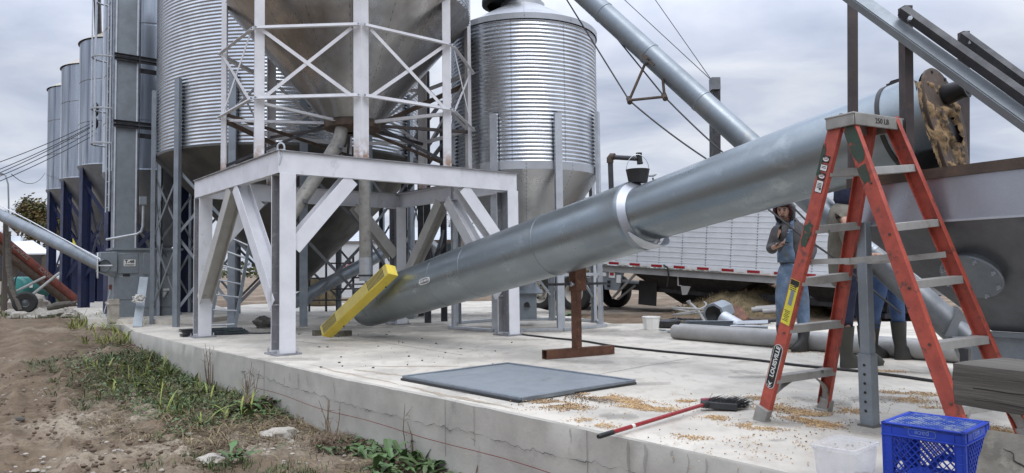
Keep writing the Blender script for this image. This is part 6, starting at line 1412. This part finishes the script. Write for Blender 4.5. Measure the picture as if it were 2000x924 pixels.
def tree(root, base, h, r, crown_c, crown_r, nleaf, ls_, lm, seed, bare=False):
    random.seed(seed); q = MB(); top = base + ZZ * h * .8; q.tube([base - ZZ * .2, base + ZZ * h * .3, top], [r, r * .75, r * .2], 8); tips = []
    for i in range(26 if bare else 12):
        a = U(0, 2 * PI); z = U(.25, .75) * h; p0 = base + ZZ * z; d = V3((math.cos(a), math.sin(a), U(.4, 1.1))).normalized(); l = U(.35, .6) * crown_r.x * 1.5
        p1 = p0 + d * l * .5; p2 = p1 + (d + ZZ * .3).normalized() * l * .5; q.tube([p0, p1, p2], [r * .35, r * .2, r * .06], 5); tips += [p1, p2]
        if bare:
            for k in range(7):
                s_ = p0.lerp(p2, U(.4, 1)); e_ = s_ + V3((U(-1, 1), U(-1, 1), U(.1, 1.2))).normalized() * U(.4, 1.1); q.tube([s_, e_], [r * .07, r * .02], 3); q.tube([s_.lerp(e_, .5), s_.lerp(e_, .5) + V3((U(-1, 1), U(-1, 1), U(.1, 1))) * .4], [r * .05, r * .02], 3)
    q.build('trunk', 'bark', root)
    if nleaf:
        q = MB(); cl = [(V3((U(-1, 1), U(-1, 1), U(-1, 1))), U(.25, .5)) for _ in range(26)]; cl = [(v.normalized() * min(1, v.length) * .85, s_) for v, s_ in cl]
        for i in range(nleaf):
            v, s_ = random.choice(cl); p = v + V3((random.gauss(0, .4), random.gauss(0, .4), random.gauss(0, .4))) * s_; p = crown_c + V3((p.x * crown_r.x, p.y * crown_r.y, p.z * crown_r.z)); s2 = U(.6, 1.3) * ls_
            n = V3((U(-1, 1), U(-1, 1), U(-1, 1))).normalized(); t = n.orthogonal().normalized(); b = n.cross(t); q.add([p - t * s2, p + b * s2 * .5, p + t * s2, p - b * s2 * .5], [(0, 1, 2, 3)])
        q.build('crown', lm, root, sharp=0)
b = flat(P(75, 560, 95), -.3); t_ = thing('autumn_tree', b, 'round tree turning brown and gold left of the bins', 'tree'); tree(t_, b, 9, .3, P(76, 438, 95), V3((2.7, 2.6, 3.4)), 9000, .24, 'autumn_leaf', 3)
b = flat(P(33, 560, 105), -.3); t_ = thing('bare_tree', b, 'leafless grey tree at the far left behind the barn', 'tree'); tree(t_, b, 12.5, .34, P(30, 420, 105), V3((4.6, 3, 4)), 0, .2, 'autumn_leaf', 5, True)
b = flat(P(700, 560, 60), -.3); t_ = thing('leafy_tree', b, 'small green tree far behind the bin legs', 'tree'); tree(t_, b, 5, .15, P(700, 462, 60), V3((2.0, 2, 1.6)), 1800, .17, 'green_leaf', 8)
b = flat(P(878, 560, 70), -.3); t_ = thing('bare_tree', b, 'leafless tree seen in the gap right of the stand braces', 'tree'); tree(t_, b, 7.5, .15, P(878, 460, 70), V3((2.4, 2, 2.4)), 500, .12, 'autumn_leaf', 9, True)
b = flat(P(900, 560, 75), -.3); t_ = thing('leafy_tree', b, 'small yellow green tree beside the leafless one behind the stand', 'tree'); tree(t_, b, 4.5, .15, P(893, 485, 75), V3((1.6, 1.6, 1.6)), 900, .15, 'autumn_leaf', 12)
random.seed(21)
q = MB()
for i in range(5200):
    a = math.radians(U(-44, 48)); r = U(240, 300); h = 2.5 + 3.2 * (noise.noise(V3((a * 9, 0, 0))) + .6) + 1.5 * noise.noise(V3((a * 40, 3, 0))); p = V3((r * math.sin(a), r * math.cos(a), U(0, max(.8, h)) - .3)); s2 = U(.4, .9)
    n = V3((U(-1, 1), U(-1, 1), U(-1, 1))).normalized(); t = n.orthogonal().normalized(); b = n.cross(t); q.add([p - t * s2, p + b * s2, p + t * s2, p - b * s2], [(0, 1, 2, 3)])
tag(q.build('far_treeline', 'green_leaf', sharp=0), kind='stuff')
# grass verge beyond the dirt
q = MB()
def vp():
    p = flat(P(U(-60, 160), 560, U(26, 42))); p.z = gz(p.x, p.y); return p
blades(q, 5000, vp, (.10, .25), (.03, .06), .5); tag(q.build('verge_grass', 'leaf', sharp=0), kind='stuff')
WG = 'wires running left from the bins'
for i, (y0, y1, d_) in enumerate(((236, 322, 'top wire of the bundle leaving the far bins to the left'), (241, 338, 'second wire down of the bundle leaving the far bins'), (243, 346, 'third wire down of the bundle leaving the far bins'), (252, 352, 'fourth wire down of the bundle leaving the far bins'), (261, 362, 'lowest wire of the bundle leaving the far bins'))):
    cable(sag(P(188, y0, 17.3), P(-40, y1 + 8, 15), .06), .009, d_, WG, 'wire')
cable(sag(P(22, 340, 15.4), P(88, 338, 27.5), .3), .008, 'odd single wire crossing in front of the farthest bin', WG, 'wire')

# ================================================================== timbers in the right foreground
def rough_box(mb, l, w_, h, amp, seed, n=60, k=8):
    vs = []; ring_ = [(-1 + 2 * i / k, -1) for i in range(k)] + [(1, -1 + 2 * i / k) for i in range(k)] + [(1 - 2 * i / k, 1) for i in range(k)] + [(-1, 1 - 2 * i / k) for i in range(k)]
    for i in range(n + 1):
        x = l * (i / n) ** 1.3
        for a, b in ring_:
            d = amp * (noise.noise(V3((x * 1.5, a * 5, b * 5 + seed))) + .8 * noise.noise(V3((x * 3, a * 13, b * 13 + seed))) + .5 * noise.noise(V3((x * 9, a * 22, b * 22 + seed)))) - .006 * (abs(a) == 1 and abs(b) == 1)
            q_ = V3((0, a, b)).normalized(); vs.append(V3((x + (.012 * noise.noise(V3((a * 2, b * 2, seed))) if i == 0 else 0), a * w_ / 2, b * h / 2)) + q_ * d)
    m_ = len(ring_); fs = [(i * m_ + j, i * m_ + (j + 1) % m_, (i + 1) * m_ + (j + 1) % m_, (i + 1) * m_ + j) for i in range(n) for j in range(m_)] + [tuple(range(n * m_, (n + 1) * m_))]
    mb.add(vs, fs); return [vs[j] for j in range(m_)]
def timber(name, o, X, Z, l, w_, h, seed, lab, endmat):
    X = X.normalized(); Y = Z.cross(X).normalized(); Z = X.cross(Y); r = thing(name, o, lab, 'timber'); r.rotation_euler = Matrix((X, Y, Z)).transposed().to_euler()
    q = MB(); e_ = rough_box(q, l, w_, h, .003, seed); q.build('beam', 'wood_grey', r, local=True, sharp=30)
    q = MB(); n = 18; m_ = len(e_); rings = [[e_[j] * f + V3((-.001 + .006 * noise.noise(V3((e_[j].y * f * 30, e_[j].z * f * 30, seed))) * (f < 1), 0, 0)) for j in range(m_)] for f in (1, .85, .7, .5, .3, .12)] + [[V3((0, 0, 0))]]
    vs = [p for g_ in rings[:-1] for p in g_] + [V3((0, 0, 0))]; fs = [(i * m_ + j, i * m_ + (j + 1) % m_, (i + 1) * m_ + (j + 1) % m_, (i + 1) * m_ + j) for i in range(5) for j in range(m_)] + [(5 * m_ + j, 5 * m_ + (j + 1) % m_, 6 * m_) for j in range(m_)]
    q.add(vs, fs); q.build('sawn_end', endmat, r, local=True, sharp=30)
    q = MB()
    for sd_ in range(4):
        a0 = (.9, 2.5, 4.0, 5.3)[sd_] + seed
        pts = [V3((-.004, (.01 + .42 * w_ * i / 14) * math.cos(a0 + .22 * noise.noise(V3((i * .3, sd_, seed)))), (.01 + .42 * h * i / 14) * math.sin(a0 + .22 * noise.noise(V3((i * .3, sd_, seed)))))) for i in range(15)]
        q.tube(pts, [.0006 + .0018 * math.sin(PI * i / 14) for i in range(15)], 4)
    for k_ in range(2):
        zz = (-.5 + .45 * k_) * h * .6; pts = [V3((.08 + l * .7 * i / 20, -w_ / 2 - .001, zz + .010 * noise.noise(V3((i * .4, k_, seed))))) for i in range(21)]; q.tube(pts, [.0005 + .0015 * abs(math.sin(PI * i / 9 + k_)) for i in range(21)], 4)
    q.build('drying_cracks', 'crack_dark', r, local=True); return r
mat('crack_dark', (.02, .018, .015), .95)
bx = P(2100, 700, 2.62) - P(1930, 745, 2.9); bx.z = 0
timber('timber_beam', P(1917, 743, 2.95), bx, ZZ, 1.9, .36, .17, 3, 'weathered grey square timber with greenish sawn end at the right edge', 'wood_end')
o2 = P(2036, 946, 2.30); ax = (-ray(2050, 945).normalized() * .8 + ZZ * .75).normalized(); tx_ = (CR - ax * CR.dot(ax)).normalized(); ty_ = ax.cross(tx_)
timber('timber_post', o2, -ax, tx_ * math.cos(.92) + ty_ * math.sin(.92), 1.5, .36, .36, 8, 'thick cracked timber standing tilted in the right bottom corner', 'post_end')

# ================================================================== spilled grain
def kernel(mb, p, s):
    a = U(0, PI); d = V3((math.cos(a), math.sin(a), 0)) * s; e_ = V3((-d.y, d.x, 0)) * .62; z = ZZ * s * .5
    p = p + z * .9; mb.add([p - d, p + e_, p + d, p - e_, p + z, p - z], [(0, 1, 4), (1, 2, 4), (2, 3, 4), (3, 0, 4), (1, 0, 5), (2, 1, 5), (3, 2, 5), (0, 3, 5)])
def scatter(mb, spots, size, n_each):
    for (x0, y0, x1, y1, w_, n_) in spots:
        a, b = G(x0, y0), G(x1, y1)
        for i in range(int(n_ * n_each)):
            f = rnd(); p = a.lerp(b, f) + V3((random.gauss(0, w_), random.gauss(0, w_ * .8), 0))
            if noise.noise(p * 5) < -.18: continue
            p.z = abs(random.gauss(0, .004)); kernel(mb, p, U(*size))
GS = ((1150, 770, 1300, 800, .07, 1500), (1060, 785, 1130, 800, .07, 700), (1215, 795, 1310, 803, .05, 500), (1130, 820, 1190, 836, .05, 250), (1330, 783, 1366, 787, .03, 250), (1470, 775, 1525, 790, .05, 300),
      (1500, 795, 1600, 812, .06, 900), (1560, 815, 1620, 835, .06, 800), (1450, 832, 1520, 838, .05, 350), (1620, 800, 1690, 806, .06, 350), (1380, 812, 1410, 820, .04, 200), (1330, 852, 1370, 858, .05, 120),
      (1760, 778, 1800, 788, .08, 350), (1720, 765, 1760, 770, .06, 150), (1770, 765, 1830, 775, .06, 250), (1700, 724, 1760, 726, .07, 220), (1810, 798, 1850, 802, .05, 250), (1930, 835, 1960, 850, .06, 350), (1400, 880, 1650, 870, .25, 160), (1250, 800, 1650, 780, .3, 320), (1000, 770, 1100, 800, .15, 160), (1560, 690, 1700, 700, .2, 120), (1480, 672, 1560, 690, .05, 250), (1440, 668, 1500, 676, .03, 300))
q = MB(); scatter(q, GS, (.0050, .0085), 1.5); tag(q.build('spilled_grain', 'grain', sharp=0), kind='stuff')
q = MB(); scatter(q, ((1050, 782, 1130, 800, .08, 500), (1100, 770, 1180, 785, .07, 420), (900, 745, 1060, 800, .05, 120), (1450, 850, 1600, 870, .3, 60), (1500, 800, 1620, 830, .12, 160), (700, 660, 950, 700, .5, 60)), (.006, .010), .9); tag(q.build('dark_chaff', 'dead_stalk', sharp=0), kind='stuff')
q = MB()
for k in range(26):
    p = G(U(560, 1000), U(648, 720)); q.blob(p + ZZ * .006, V3((U(.008, .022), U(.008, .02), .008)), 7, 5, .5, k)
tag(q.build('slab_grit', 'dark_stone'), kind='stuff')
# damp brown run off marks where silt dried on the slab
def stain(px0, py0, px1, py1, wd, seed, z=.0022):
    a, b = G(px0, py0), G(px1, py1); d = (b - a).normalized(); s_ = V3((-d.y, d.x, 0)); n = 40; up_, dn_ = [], []
    for i in range(n + 1):
        f = i / n; e_ = math.sin(PI * f) ** .5; c = a.lerp(b, f) + s_ * (.05 * noise.noise(V3((f * 4, seed, 0)))); h = wd * e_ * (.6 + .8 * abs(noise.noise(V3((f * 9, seed, 3))))); up_.append(flat(c + s_ * h, z)); dn_.append(flat(c - s_ * h, z))
    m_ = MB(); m_.add(up_ + dn_, [(i, n + 1 + i, n + 2 + i, i + 1) for i in range(n)]); return m_
mat('silt', (.40, .325, .235), .95, 0, (.48, .43, .36), 5, lo=.4, hi=.6, alpha=.55)
q = MB()
for i, s_ in enumerate(((600, 712, 780, 752, .035), (700, 716, 900, 716, .05), (690, 722, 800, 736, .06), (780, 752, 1010, 800, .03), (820, 762, 960, 790, .05))):
    m_ = stain(*s_, i, .0022 + .0006 * i); q.add(m_.v, m_.f)
tag(q.build('silt_marks', 'silt', sharp=0), kind='structure')

mat('grime', (.16, .15, .135), .9, 0, (.22, .205, .185), 3, alpha=.30)
q = MB(); random.seed(17)
for i in range(34):
    px, py = U(420, 1750), U(660, 880)
    if py > 690 + (px - 470) * .21 - 6: continue
    l = U(30, 150); m_ = stain(px, py, px + l, py + U(-12, 14), U(.02, .14), 50 + i, .0050 + .0003 * i); q.add(m_.v, m_.f)
for px, py, w_ in ((700, 655, .5), (1130, 705, .22), (1700, 838, .25), (556, 700, .2), (1000, 662, .2), (1500, 826, .12)):
    m_ = stain(px - 60, py, px + 70, py + 4, w_, px, .0165 + px * 1e-6); q.add(m_.v, m_.f)
for i in range(16):
    x_, y_ = U(-7.5, 1.0), U(11.2, 18.5); L_ = U(1.5, 4)
    if x_ < -6.3 and y_ < 14: continue
    a_ = V3((x_, y_, 0)); d_ = V3((U(.6, 1), U(-.4, .3), 0)).normalized(); pa, pb = pix(a_), pix(a_ + d_ * L_); m_ = stain(pa[0], pa[1], pb[0], pb[1], U(.5, 1.3), 200 + i, .018 + .0003 * i); q.add(m_.v, m_.f)
tag(q.build('grime_marks', 'grime', sharp=0), kind='structure')
mat('wall_grime', (.07, .066, .06), .95, 0, (.11, .10, .085), 6, alpha=.28)
q = MB(); random.seed(4)
marks = [(edge_t(px, 700 + (px - 500) * .2), .02 + .3 * rnd() * 0, U(.10, .2), U(.02, .05)) for px in (560, 572, 590, 668, 610)] + [(U(1.5, 8.5), 0, U(.05, .3), U(.006, .05)) for _ in range(26)]
for k, (t, zt, l, w_) in enumerate(marks):
    n_ = 9; a_, b_ = [], []
    zt = U(.03, .12) if k < 5 else 0
    for i in range(n_ + 1):
        f = i / n_; h = w_ * (math.sin(PI * min(1, .12 + f * .86)) ** .8) * (.6 + .6 * abs(noise.noise(V3((f * 3, k, 0))))); c_ = t + .02 * noise.noise(V3((f * 2, k, 5))); a_.append(wall_pt(c_ - h / 2, -.016 - zt - l * f, .0115 + .00012 * k)); b_.append(wall_pt(c_ + h / 2, -.016 - zt - l * f, .0115 + .00012 * k))
    q.add(a_ + b_, [(i, i + 1, n_ + 2 + i, n_ + 1 + i) for i in range(n_)])
tag(q.build('wall_stains', 'wall_grime', sharp=0), kind='structure')
# ================================================================== weeds, stones and clods along the wall
def off_edge(t, o_): p, _ = edge_pt(t); p = p + OUT * o_; p = V3((p.x, p.y, 0)); p.z = gz(p.x, p.y); return p
tE = lambda px, py: edge_t(px, py)
tN, tM, tF = tE(900, 783), tE(545, 708), tE(262, 647)
random.seed(33)
def wpos(t0, t1, o0, o1, pw=1.6, dens=None):
    def f():
        t = U(t0, t1); o_ = o0 + (o1 - o0) * rnd() ** pw; p = off_edge(t, o_)
        if dens and noise.noise(p * 1.3 + V3((dens, 0, 0))) < -.05: return None
        return p
    return f
def tuft(px, py, z=-.5, sp=.09):
    c_ = G(px, py, z)
    def f():
        p = V3((c_.x + random.gauss(0, sp), c_.y + random.gauss(0, sp * 1.1), 0)); p.z = gz(p.x, p.y); return p
    return f
def clump(mb, c_, n, ln, wd, lean, spread=.05):
    for i in range(n):
        a = U(0, 2 * PI); d = V3((math.cos(a), math.sin(a), 0)); s_ = d.cross(ZZ); l = U(*ln); k = U(*lean); w0 = U(*wd) / 2; b = c_ + d * U(0, spread); ns = 5; vs = []
        tw = V3((U(-.3, .3), U(-.3, .3), 0))
        for j in range(ns + 1):
            f = j / ns; p = b + (d + tw * f) * (l * k * f ** 1.4) + ZZ * (l * (f * (1.25 - .4 * k) - .55 * k * f * f)); w_ = w0 * (.55 + .9 * f) * (1 - f ** 3) + .0006; vs += [p - s_ * w_ + ZZ * w_ * .35, p + s_ * w_ + ZZ * w_ * .35]
        mb.add(vs, [(2 * j, 2 * j + 1, 2 * j + 3, 2 * j + 2) for j in range(ns)])
def clumps(mb, n, pos, k, ln, wd, lean, spread=.05):
    for i in range(n):
        c_ = pos()
        if c_ is not None: f = U(.6, 1.25); clump(mb, c_ - ZZ * .01, random.randint(*k), (ln[0] * f, ln[1] * f), wd, lean, spread)
q = MB(); clumps(q, 430, wpos(tM - .3, tF + .6, .02, 1.0, 1.5), (9, 16), (.08, .24), (.007, .016), (.5, 1.4), .09); clumps(q, 200, wpos(tM + 1.5, tF + 1.2, .3, 1.7, 1.2, 3), (9, 16), (.06, .2), (.007, .014), (.5, 1.4), .10); tag(q.build('weeds', 'leaf', sharp=0), kind='stuff')
q = MB(); clumps(q, 120, wpos(tM - .2, tF + .6, .05, 1.1, 1.2, 6), (3, 7), (.10, .44), (.012, .028), (.3, 1.7), .05); [clumps(q, 14, tuft(px_, py_, -.22, .3), (7, 11), (.14, .42), (.010, .022), (.4, 1.2), .06) for px_, py_ in ((222, 646), (195, 640), (250, 654), (170, 650), (236, 668))]; tag(q.build('tall_weeds', 'leaf_yellow', sharp=0), kind='stuff')
q = MB(); clumps(q, 420, wpos(tM - 1.4, tF + .6, .0, 1.3, 1.4), (9, 18), (.08, .30), (.004, .009), (.8, 1.8), .10); blades(q, 500, wpos(tN + .8, tM, .0, 1.0, 1.6, 12), (.06, .2), (.005, .010), 1.8, 3); clumps(q, 420, wpos(tN + 1.3, tM + 1.4, .15, 1.9, 1.0, 22), (8, 14), (.10, .32), (.003, .007), (1.5, 2.4), .12); tag(q.build('dry_weeds', 'dry_grass', sharp=0), kind='stuff')
q = MB(); blades(q, 700, wpos(tF - 1.5, tF + 1.8, .3, 1.6, 1.0, 15), (.04, .11), (.006, .012), .9, 2)
for px, py, n_ in ((548, 908, 150), (470, 896, 60), (600, 916, 150), (360, 885, 120), (330, 838, 40), (185, 757, 110), (400, 900, 60), (300, 898, 60), (430, 905, 70), (320, 842, 60), (215, 705, 120), (235, 738, 80), (690, 915, 60)): blades(q, n_, tuft(px, py), (.04, .10), (.006, .012), .9, 2)
for i in range(900):
    px = U(0, 160); p = G(px, U(608, 626), -.1); p.z = gz(p.x, p.y); blades(q, 1, lambda: p, (.05, .16), (.012, .025), .6, 2)
tag(q.build('grass', 'leaf', sharp=0), kind='stuff')
q = MB()
for i in range(5200):
    t = U(tM - .6, tF + .9); o_ = .03 + 1.25 * rnd() ** 1.4; p = off_edge(t, o_)
    if noise.noise(p * 1.5 + V3((60, 0, 0))) < -.12: continue
    a = U(0, 2 * PI); d = V3((math.cos(a), math.sin(a), U(-.2, .7))).normalized() * U(.02, .06); w_ = V3((-math.sin(a), math.cos(a), U(-.3, .3))) * U(.008, .02); p.z += U(.005, .12) * rnd(); q.add([p, p + d * .5 + w_, p + d, p + d * .5 - w_], [(0, 1, 2, 3)])
tag(q.build('ground_leaves', 'broadleaf', sharp=0), kind='stuff')
# straw litter lying on the dirt
q = MB()
for i in range(2600):
    t = U(tN + .4, tF); o_ = .05 + 2.3 * rnd() ** 1.3 * sstep((t - tN) / 2.5 + .15); p = off_edge(t, o_)
    if noise.noise(p * 1.1 + V3((40, 0, 0))) < -.1: continue
    a = U(0, PI); d = V3((math.cos(a), math.sin(a), U(-.15, .2))) * U(.04, .15); w_ = V3((-d.y, d.x, 0)).normalized() * .003; p.z += .012; q.add([p - d - w_, p - d + w_, p + d + w_, p + d - w_], [(0, 1, 2, 3)])
tag(q.build('straw_litter', 'dry_grass', sharp=0), kind='stuff')
def leafy(px, py, z, n, ln, lab, seed, sp=.16, tall=1.0):
    random.seed(seed); c_ = G(px, py, z); root = thing('broadleaf_weed', V3((c_.x, c_.y, gz(c_.x, c_.y))), lab, 'weed', 'broadleaf weeds along the wall'); q = MB(); st_ = MB()
    for k in range(n):
        b = V3((c_.x + random.gauss(0, sp), c_.y + random.gauss(0, sp), 0)); b.z = gz(b.x, b.y); a = U(0, 2 * PI); d = V3((math.cos(a), math.sin(a), 0)); s_ = d.cross(ZZ); l = U(*ln); rise = U(.25, 1.0) * tall; ns = 5; vs = []
        for j in range(ns + 1):
            f = j / ns; p = b + d * (l * f * max(.25, 1 - .25 * rise)) + ZZ * (l * rise * (f - .62 * f * f) + .008); w_ = l * .15 * math.sin(PI * min(1, f * .93 + .05)) ** .8 * (1 + .35 * math.sin(j * 2.6 + k)); fold = .35
            vs += [p - s_ * w_ + ZZ * w_ * fold, p, p + s_ * w_ + ZZ * w_ * fold]
        q.add(vs, [(3 * j + i, 3 * j + i + 1, 3 * j + i + 4, 3 * j + i + 3) for j in range(ns) for i in (0, 1)])
        if k % 4 == 0: st_.tube([b, b + d * l * .3 + ZZ * l * .2], [.004, .002], 4)
    q.build('leaves', 'broadleaf', root, sharp=0); st_.build('stem', 'broadleaf', root)
leafy(690, 870, -.56, 50, (.10, .2), 'spreading broadleaf weed at the wall foot, leftmost of the big ones', 1)
leafy(722, 884, -.56, 34, (.10, .2), 'low broadleaf weed just right of the leftmost big one', 2, .12)
leafy(772, 899, -.56, 40, (.12, .28), 'tallest broadleaf weed standing against the wall', 3, .13, 1.7)
leafy(825, 916, -.57, 44, (.10, .20), 'broadleaf weed clump at the bottom, nearest the wall corner', 4, .16)
leafy(765, 922, -.57, 36, (.10, .2), 'broadleaf weed at the picture bottom in front of the tallest one', 5, .16)
leafy(475, 893, -.56, 20, (.10, .2), 'lone dark broadleaf rosette out on the bare dirt', 6, .07)
leafy(485, 800, -.52, 46, (.14, .3), 'leafy weed close to the wall where the dry stalks begin', 7, .16, 1.4)
leafy(350, 745, -.45, 40, (.12, .26), 'leafy weed among the tall yellow green weeds', 8, .2)
leafy(1100, 618, -.02, 46, (.2, .42), 'bushy weed growing beside the trailer wheel', 9, .16)
leafy(1352, 606, -.02, 26, (.2, .36), 'green weed behind the scrap heap under the trailer', 10, .14)
DS = 'dead stalks standing against the wall'
for i, (px, py, h, n, lab) in enumerate(((933, 938, .55, 6, 'dead upright stalk clump, nearest one to the camera'), (805, 898, .50, 4, 'dry branching stalk behind the tallest broadleaf weed'), (652, 858, .45, 5, 'dead stalks rising above the dark dry clump'), (486, 790, .60, 9, 'brown dead stalks at the bend of the wall'), (1030, 962, .50, 3, 'lone dead stem against the wall on the right'), (408, 756, .65, 8, 'dead stalk clump near the left post of the stand'))):
    c_ = G(px, py, -.57 if px > 600 else -.5); t_ = tE(px, py - 100) if 0 else None; q = MB(); b0 = V3((c_.x, c_.y, gz(c_.x, c_.y) - .02))
    for k in range(n):
        b = b0 + V3((U(-.06, .06), U(-.04, .06), 0)); t1 = b + V3((U(-.08, .08), U(-.02, .08), h * U(.6, 1))); m_ = b.lerp(t1, .55) + V3((U(-.03, .03), 0, 0)); q.tube([b, m_, t1], [.006, .0045, .002], 5)
        for j in range(3): s_ = b.lerp(t1, U(.35, .9)); q.tube([s_, s_ + V3((U(-.08, .08), U(-.03, .03), U(-.02, .10)))], [.003, .001], 3)
    one(q, 'dead_stalk', 'dead_stalk', lab, 'dead weed', b0, DS)
# dark matted dry clump
random.seed(5); q = MB(); blades(q, 420, tuft(648, 856), (.08, .24), (.006, .012), 1.8, 3); blades(q, 260, tuft(685, 862), (.06, .16), (.006, .012), 1.8, 3); blades(q, 300, tuft(505, 795), (.12, .35), (.006, .012), 1.4, 3); tag(q.build('matted_clump', 'dead_stalk', sharp=0), kind='stuff')
SG = 'loose stones on the dirt'
for i, (px, py, r, m_, lab) in enumerate(((548, 845, .15, 'stone', 'broad pale stone half sunk near the wall, biggest of the loose ones'), (800 - 470, 800 - 5, .045, 'stone', 'small pale stone in the middle of the gravel patch'), (415, 898, .09, 'stone', 'flat pale stone at the lower edge right of the ruts'), (660, 872, .06, 'stone', 'pale stone under the leftmost broadleaf weed'), (640, 868, .035, 'stone', 'little stone just left of the one under the weed'), (236, 760, .05, 'dark_stone', 'dark clod of earth beside the gravel patch'), (35, 818, .06, 'dark_stone', 'dark clod on the far left of the tracks'), (370, 841, .03, 'stone', 'light pebble near the little green tuft'), (410, 783, .04, 'stone', 'pale stone in the dry weeds'), (725, 878, .05, 'stone', 'pale stone beside the big weeds at the wall foot'), (195, 760, .04, 'stone', 'small grey stone next to the dark clod'), (17, 775, .03, 'dark_stone', 'tiny dark clod above the far left one'))):
    c_ = G(px, py, -.55); c_.z = gz(c_.x, c_.y); q = MB(); q.blob(c_ + ZZ * r * .12, V3((r * 1.3, r, r * .45)), 14, 9, .4, i); one(q, 'stone' if m_ == 'stone' else 'earth_clod', m_, lab, 'stone' if m_ == 'stone' else 'clod', c_, SG)
q = MB()
for i in range(900):
    px, py = U(-20, 700), U(640, 930); p = G(px, py, -.5)
    if p.y > 14: continue
    e_p = min(((edge_pt(k * .5)[0] - flat(p)).length for k in range(0, 30))); p.z = gz(p.x, p.y); k = noise.noise(p * .9 + V3((7, 0, 0)))
    if k < -.05: continue
    r = U(.006, .02) * (1.6 if rnd() < .06 else 1); q.blob(p + ZZ * r * .15, V3((r * 1.2, r, r * .6)), 6, 4, .3, i)
tag(q.build('gravel', 'stone'), kind='stuff')
q = MB(); o_ = G(215, 850, -.57); rdv = V3((-.54, .84, 0)).normalized(); sdv = V3((rdv.y, -rdv.x, 0))
for i in range(2600):
    a = U(-2.4, 7); l = random.choice((-.36, .34, -1.7, -1.0, .55, .9)) + random.gauss(0, .16) if i % 3 else U(-3, 3); p = flat(o_) + rdv * a + sdv * l; p.z = gz(p.x, p.y) + .01
    if noise.noise(p * 1.1) < -.1 or p.y > 14: continue
    r = U(.006, .022) * (1.8 if rnd() < .1 else 1); q.blob(p, V3((r * 1.2, r, r * .7)), 7, 5, .6, i)
tag(q.build('earth_crumbs', 'mud_clod'), kind='stuff')
